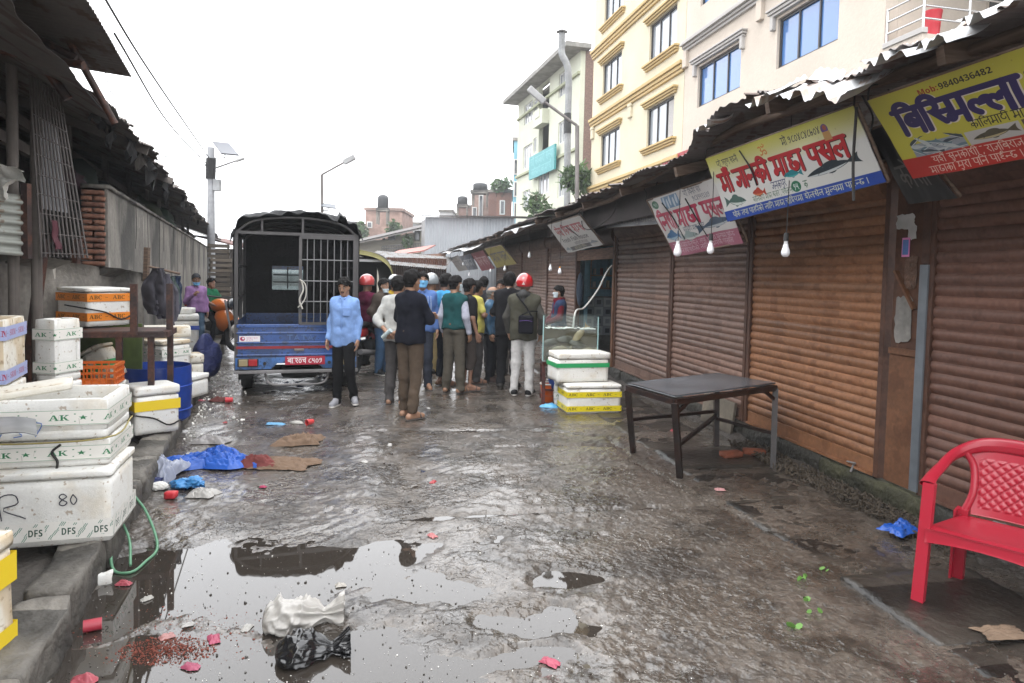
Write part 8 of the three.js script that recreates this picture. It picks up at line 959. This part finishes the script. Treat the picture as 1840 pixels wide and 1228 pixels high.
{ const names = ['pink wrapper scrap beside the burlap sack', 'red wrapper strip in the road centre', 'red packet in the lower road centre', 'pink scrap among the red crumbs', 'red packet beside the red crumbs', 'pale paper scrap in the puddle', 'white paper by the puddle edge', 'pink scrap below the red crumbs', 'small white lid near the kerb', 'tiny pink scrap in mid road', 'white scrap before the blue puddle edge', 'white wrapper left of the drain slabs', 'pink paper under the steel table', 'red scrap on the slabs under the steel table', 'white scrap behind the burlap rag', 'red scrap beside the truck shadow', 'pale scrap right of the walking man', 'pink scrap at the kerb foot'], P = [[472, 878], [778, 866], [988, 1188], [300, 1142], [384, 1146], [612, 1050], [444, 1126], [342, 1195], [264, 1074], [776, 962], [338, 1122], [700, 800], [1294, 884], [1208, 776], [655, 830], [404, 760], [770, 735], [362, 720]], C = [[0.55, 0.05, 0.14], [0.5, 0.06, 0.07], [0.55, 0.1, 0.16], [0.6, 0.3, 0.28], [0.55, 0.1, 0.18], [0.6, 0.56, 0.5], [0.6, 0.58, 0.54], [0.5, 0.1, 0.18], [0.55, 0.53, 0.48], [0.6, 0.2, 0.2], [0.62, 0.6, 0.57], [0.6, 0.58, 0.55], [0.6, 0.3, 0.3], [0.5, 0.08, 0.1], [0.6, 0.58, 0.55], [0.5, 0.06, 0.07], [0.62, 0.6, 0.57], [0.55, 0.1, 0.14]]; names.forEach((l, i) => { const w = 0.055 + (i * 37 % 5) * 0.008, o = litter('paper_scrap', l, 'litter', [crumple(w * 1.0, w * 0.6, 0.012, 80 + i * 3, 14)], mat(C[i].map((c) => c * 0.6), 0.5), P[i][0], P[i][1], i * 1.3, 'scraps of litter'); }); }
{ // stuff: foam crumbs, red crumbs, stones, leaf bits
  const q = RNG(77), inst = (name, label, geo, m, n, place) => { const im = new THREE.InstancedMesh(geo, m, n), d = new THREE.Object3D(); for (let i = 0; i < n; i++) { const [x, y, z, s, fl] = place(i); d.position.set(x, y, z); d.rotation.set(q() * 6, q() * 6, q() * 6); d.scale.set(s, s * (fl ?? 0.6), s * (0.6 + q() * 0.7)); d.updateMatrix(); im.setMatrixAt(i, d.matrix); } im.name = name; im.userData = { label, category: name.split('_').pop(), kind: 'stuff' }; im.castShadow = im.receiveShadow = true; scene.add(im); }, ico = prep(new THREE.IcosahedronGeometry(0.01, 1)), road = (x0, x1, y0, y1) => { const p = G(lerp(x0, x1, q()), lerp(y0, y1, q())); return [p.x, roadAt(p.x, p.z) + 0.002, p.z]; };
  inst('foam_crumbs', 'white foam crumbs scattered over the wet road', ico, M.foam, 1500, () => [...road(160, 1250, 640, 1225), 0.12 + 0.5 * q() * q() * q()]);
  inst('foam_litter', 'drift of white foam bits along the kerb by the truck', ico, M.foam, 420, () => { const s = lerp(7.2, 12.5, q()), p = KERB.to(KX + 0.06 + 0.7 * q() * q(), 0, s); return [p.x, roadAt(p.x, p.z) + 0.004, p.z, 0.3 + 2.4 * q() * q(), 0.3]; });
  inst('red_crumbs', 'heap of brick red crumbs on the wet road', prep(new THREE.IcosahedronGeometry(0.01, 1)), mat([0.20, 0.05, 0.03], 0.8, { map: T.brick }), 2600, () => { const a = q() * 6.28, r = Math.pow(q(), 0.8), c = q() < 0.75 ? [300, 1165, 0.17] : [330, 1135, 0.4], p = G(c[0], c[1]); p.x += Math.cos(a) * r * c[2] * 1.3; p.z += Math.sin(a) * r * c[2] * 0.7; return [p.x, roadAt(p.x, p.z) + 0.02 * (1 - r) * (c[2] < 0.2 ? 1 : 0) * q(), p.z, 0.12 + 0.75 * q() * q() * q()]; });
  inst('grit_stones', 'small dark stones and grit on the road', ico, mat([0.10, 0.09, 0.08], 0.6, { map: T.grime }), 2600, () => [...road(-50, 1900, 650, 1300), 0.25 + 0.9 * q() * q() * q()]);
  inst('leaf_bits', 'torn green leaf bits on the right of the road', prep(mv(new THREE.CircleGeometry(0.022, 7), 0, 0, 0, -PI / 2)), mat([0.10, 0.22, 0.04], 0.6, { side: THREE.DoubleSide }), 16, (i) => { const c = [[1436, 1040], [1456, 1082], [1425, 1134], [1462, 1104], [1480, 1030]][i % 5], p = G(c[0] + (q() - 0.5) * 24, c[1] + (q() - 0.5) * 10); return [p.x, roadAt(p.x, p.z) + 0.008, p.z, 0.5 + q() * 0.5, 0.15]; });
  inst('plinth_rubbish', 'wet leaves and straw heaped along the plinth', prep(new THREE.BoxGeometry(0.05, 0.004, 0.012)), mat([0.085, 0.065, 0.045], 0.8, { map: T.grime }), 1300, () => { const s = lerp(3.6, 6.4, q()), p = ROW.to(3.45 + 0.28 * q(), 0.03 + 0.03 * q(), s); return [p.x, p.y, p.z, 0.4 + q(), 1]; });
}
{ // loop of green packing strap by the kerb, bricks by the plinth
  const P = (x, y, u = 0) => gp(x, y, 0.01 + u); tag(obj('packing_strap', [tube([P(240, 935, 0.16), P(262, 950, 0.1), P(282, 985), P(262, 1008), P(235, 1028), P(205, 1026), P(200, 1005, 0.1), P(206, 985, 0.2)], 0.009, 5, 60), tube([P(212, 975, 0.16), P(232, 1000, 0.1), P(234, 1022, 0.02)], 0.008, 5, 24)], mat([0.10, 0.24, 0.14], 0.5), null), 'looped green and tan packing strap hanging off the kerb', 'strap');
  const bm = mat([0.26, 0.075, 0.035], 0.85, { map: T.brick }); [[1314, 822, 0.3, 'wet red brick lying under the steel table'], [1355, 818, -0.2, 'second red brick next to the plinth under the table']].forEach(([x, y, a, l]) => { const b = tag(obj('loose_brick', [rough(0.21, 0.06, 0.1, 0.004, 0.03, 0.008, x).translate(0, 0.03, 0)], bm, null), l, 'brick', 'loose bricks by the plinth'); b.position.copy(G(x, y, 0.02)); b.rotation.y = a; });
  tag(obj('marble_slab', [rbox(0.03, 0.34, 0.72, 0.004, 0, 0.17, 0)], mat([0.42, 0.37, 0.31], 0.5, { map: T.concrete }), null), 'pale marble slab leaning on the plinth behind the steel table', 'slab').position.copy(ROW.to(3.66, 0.04, 7.1)); scene.children[scene.children.length - 1].rotation.set(0, ROW.a, -0.12);
  const w = M.cord; tag(obj('hanging_cable', [tube([ROW.to(2.8, 2.66, 9.8), ROW.to(2.75, 2.45, 9.6), ROW.to(2.75, 2.36, 9.2), ROW.to(2.85, 2.5, 8.6), ROW.to(2.8, 2.66, 8.2)], 0.007, 5, 40)], w, null), 'slack black cable under the eave above the white board', 'cable'); tag(obj('hanging_rope', [tube([ROW.to(2.66, 2.72, 3.6), ROW.to(2.67, 2.4, 3.62), ROW.to(2.67, 2.18, 3.6)], 0.009, 5, 20)], w, null), 'black rope end hanging at the corner of the white banner', 'rope');
}
renderer.render(scene, camera);
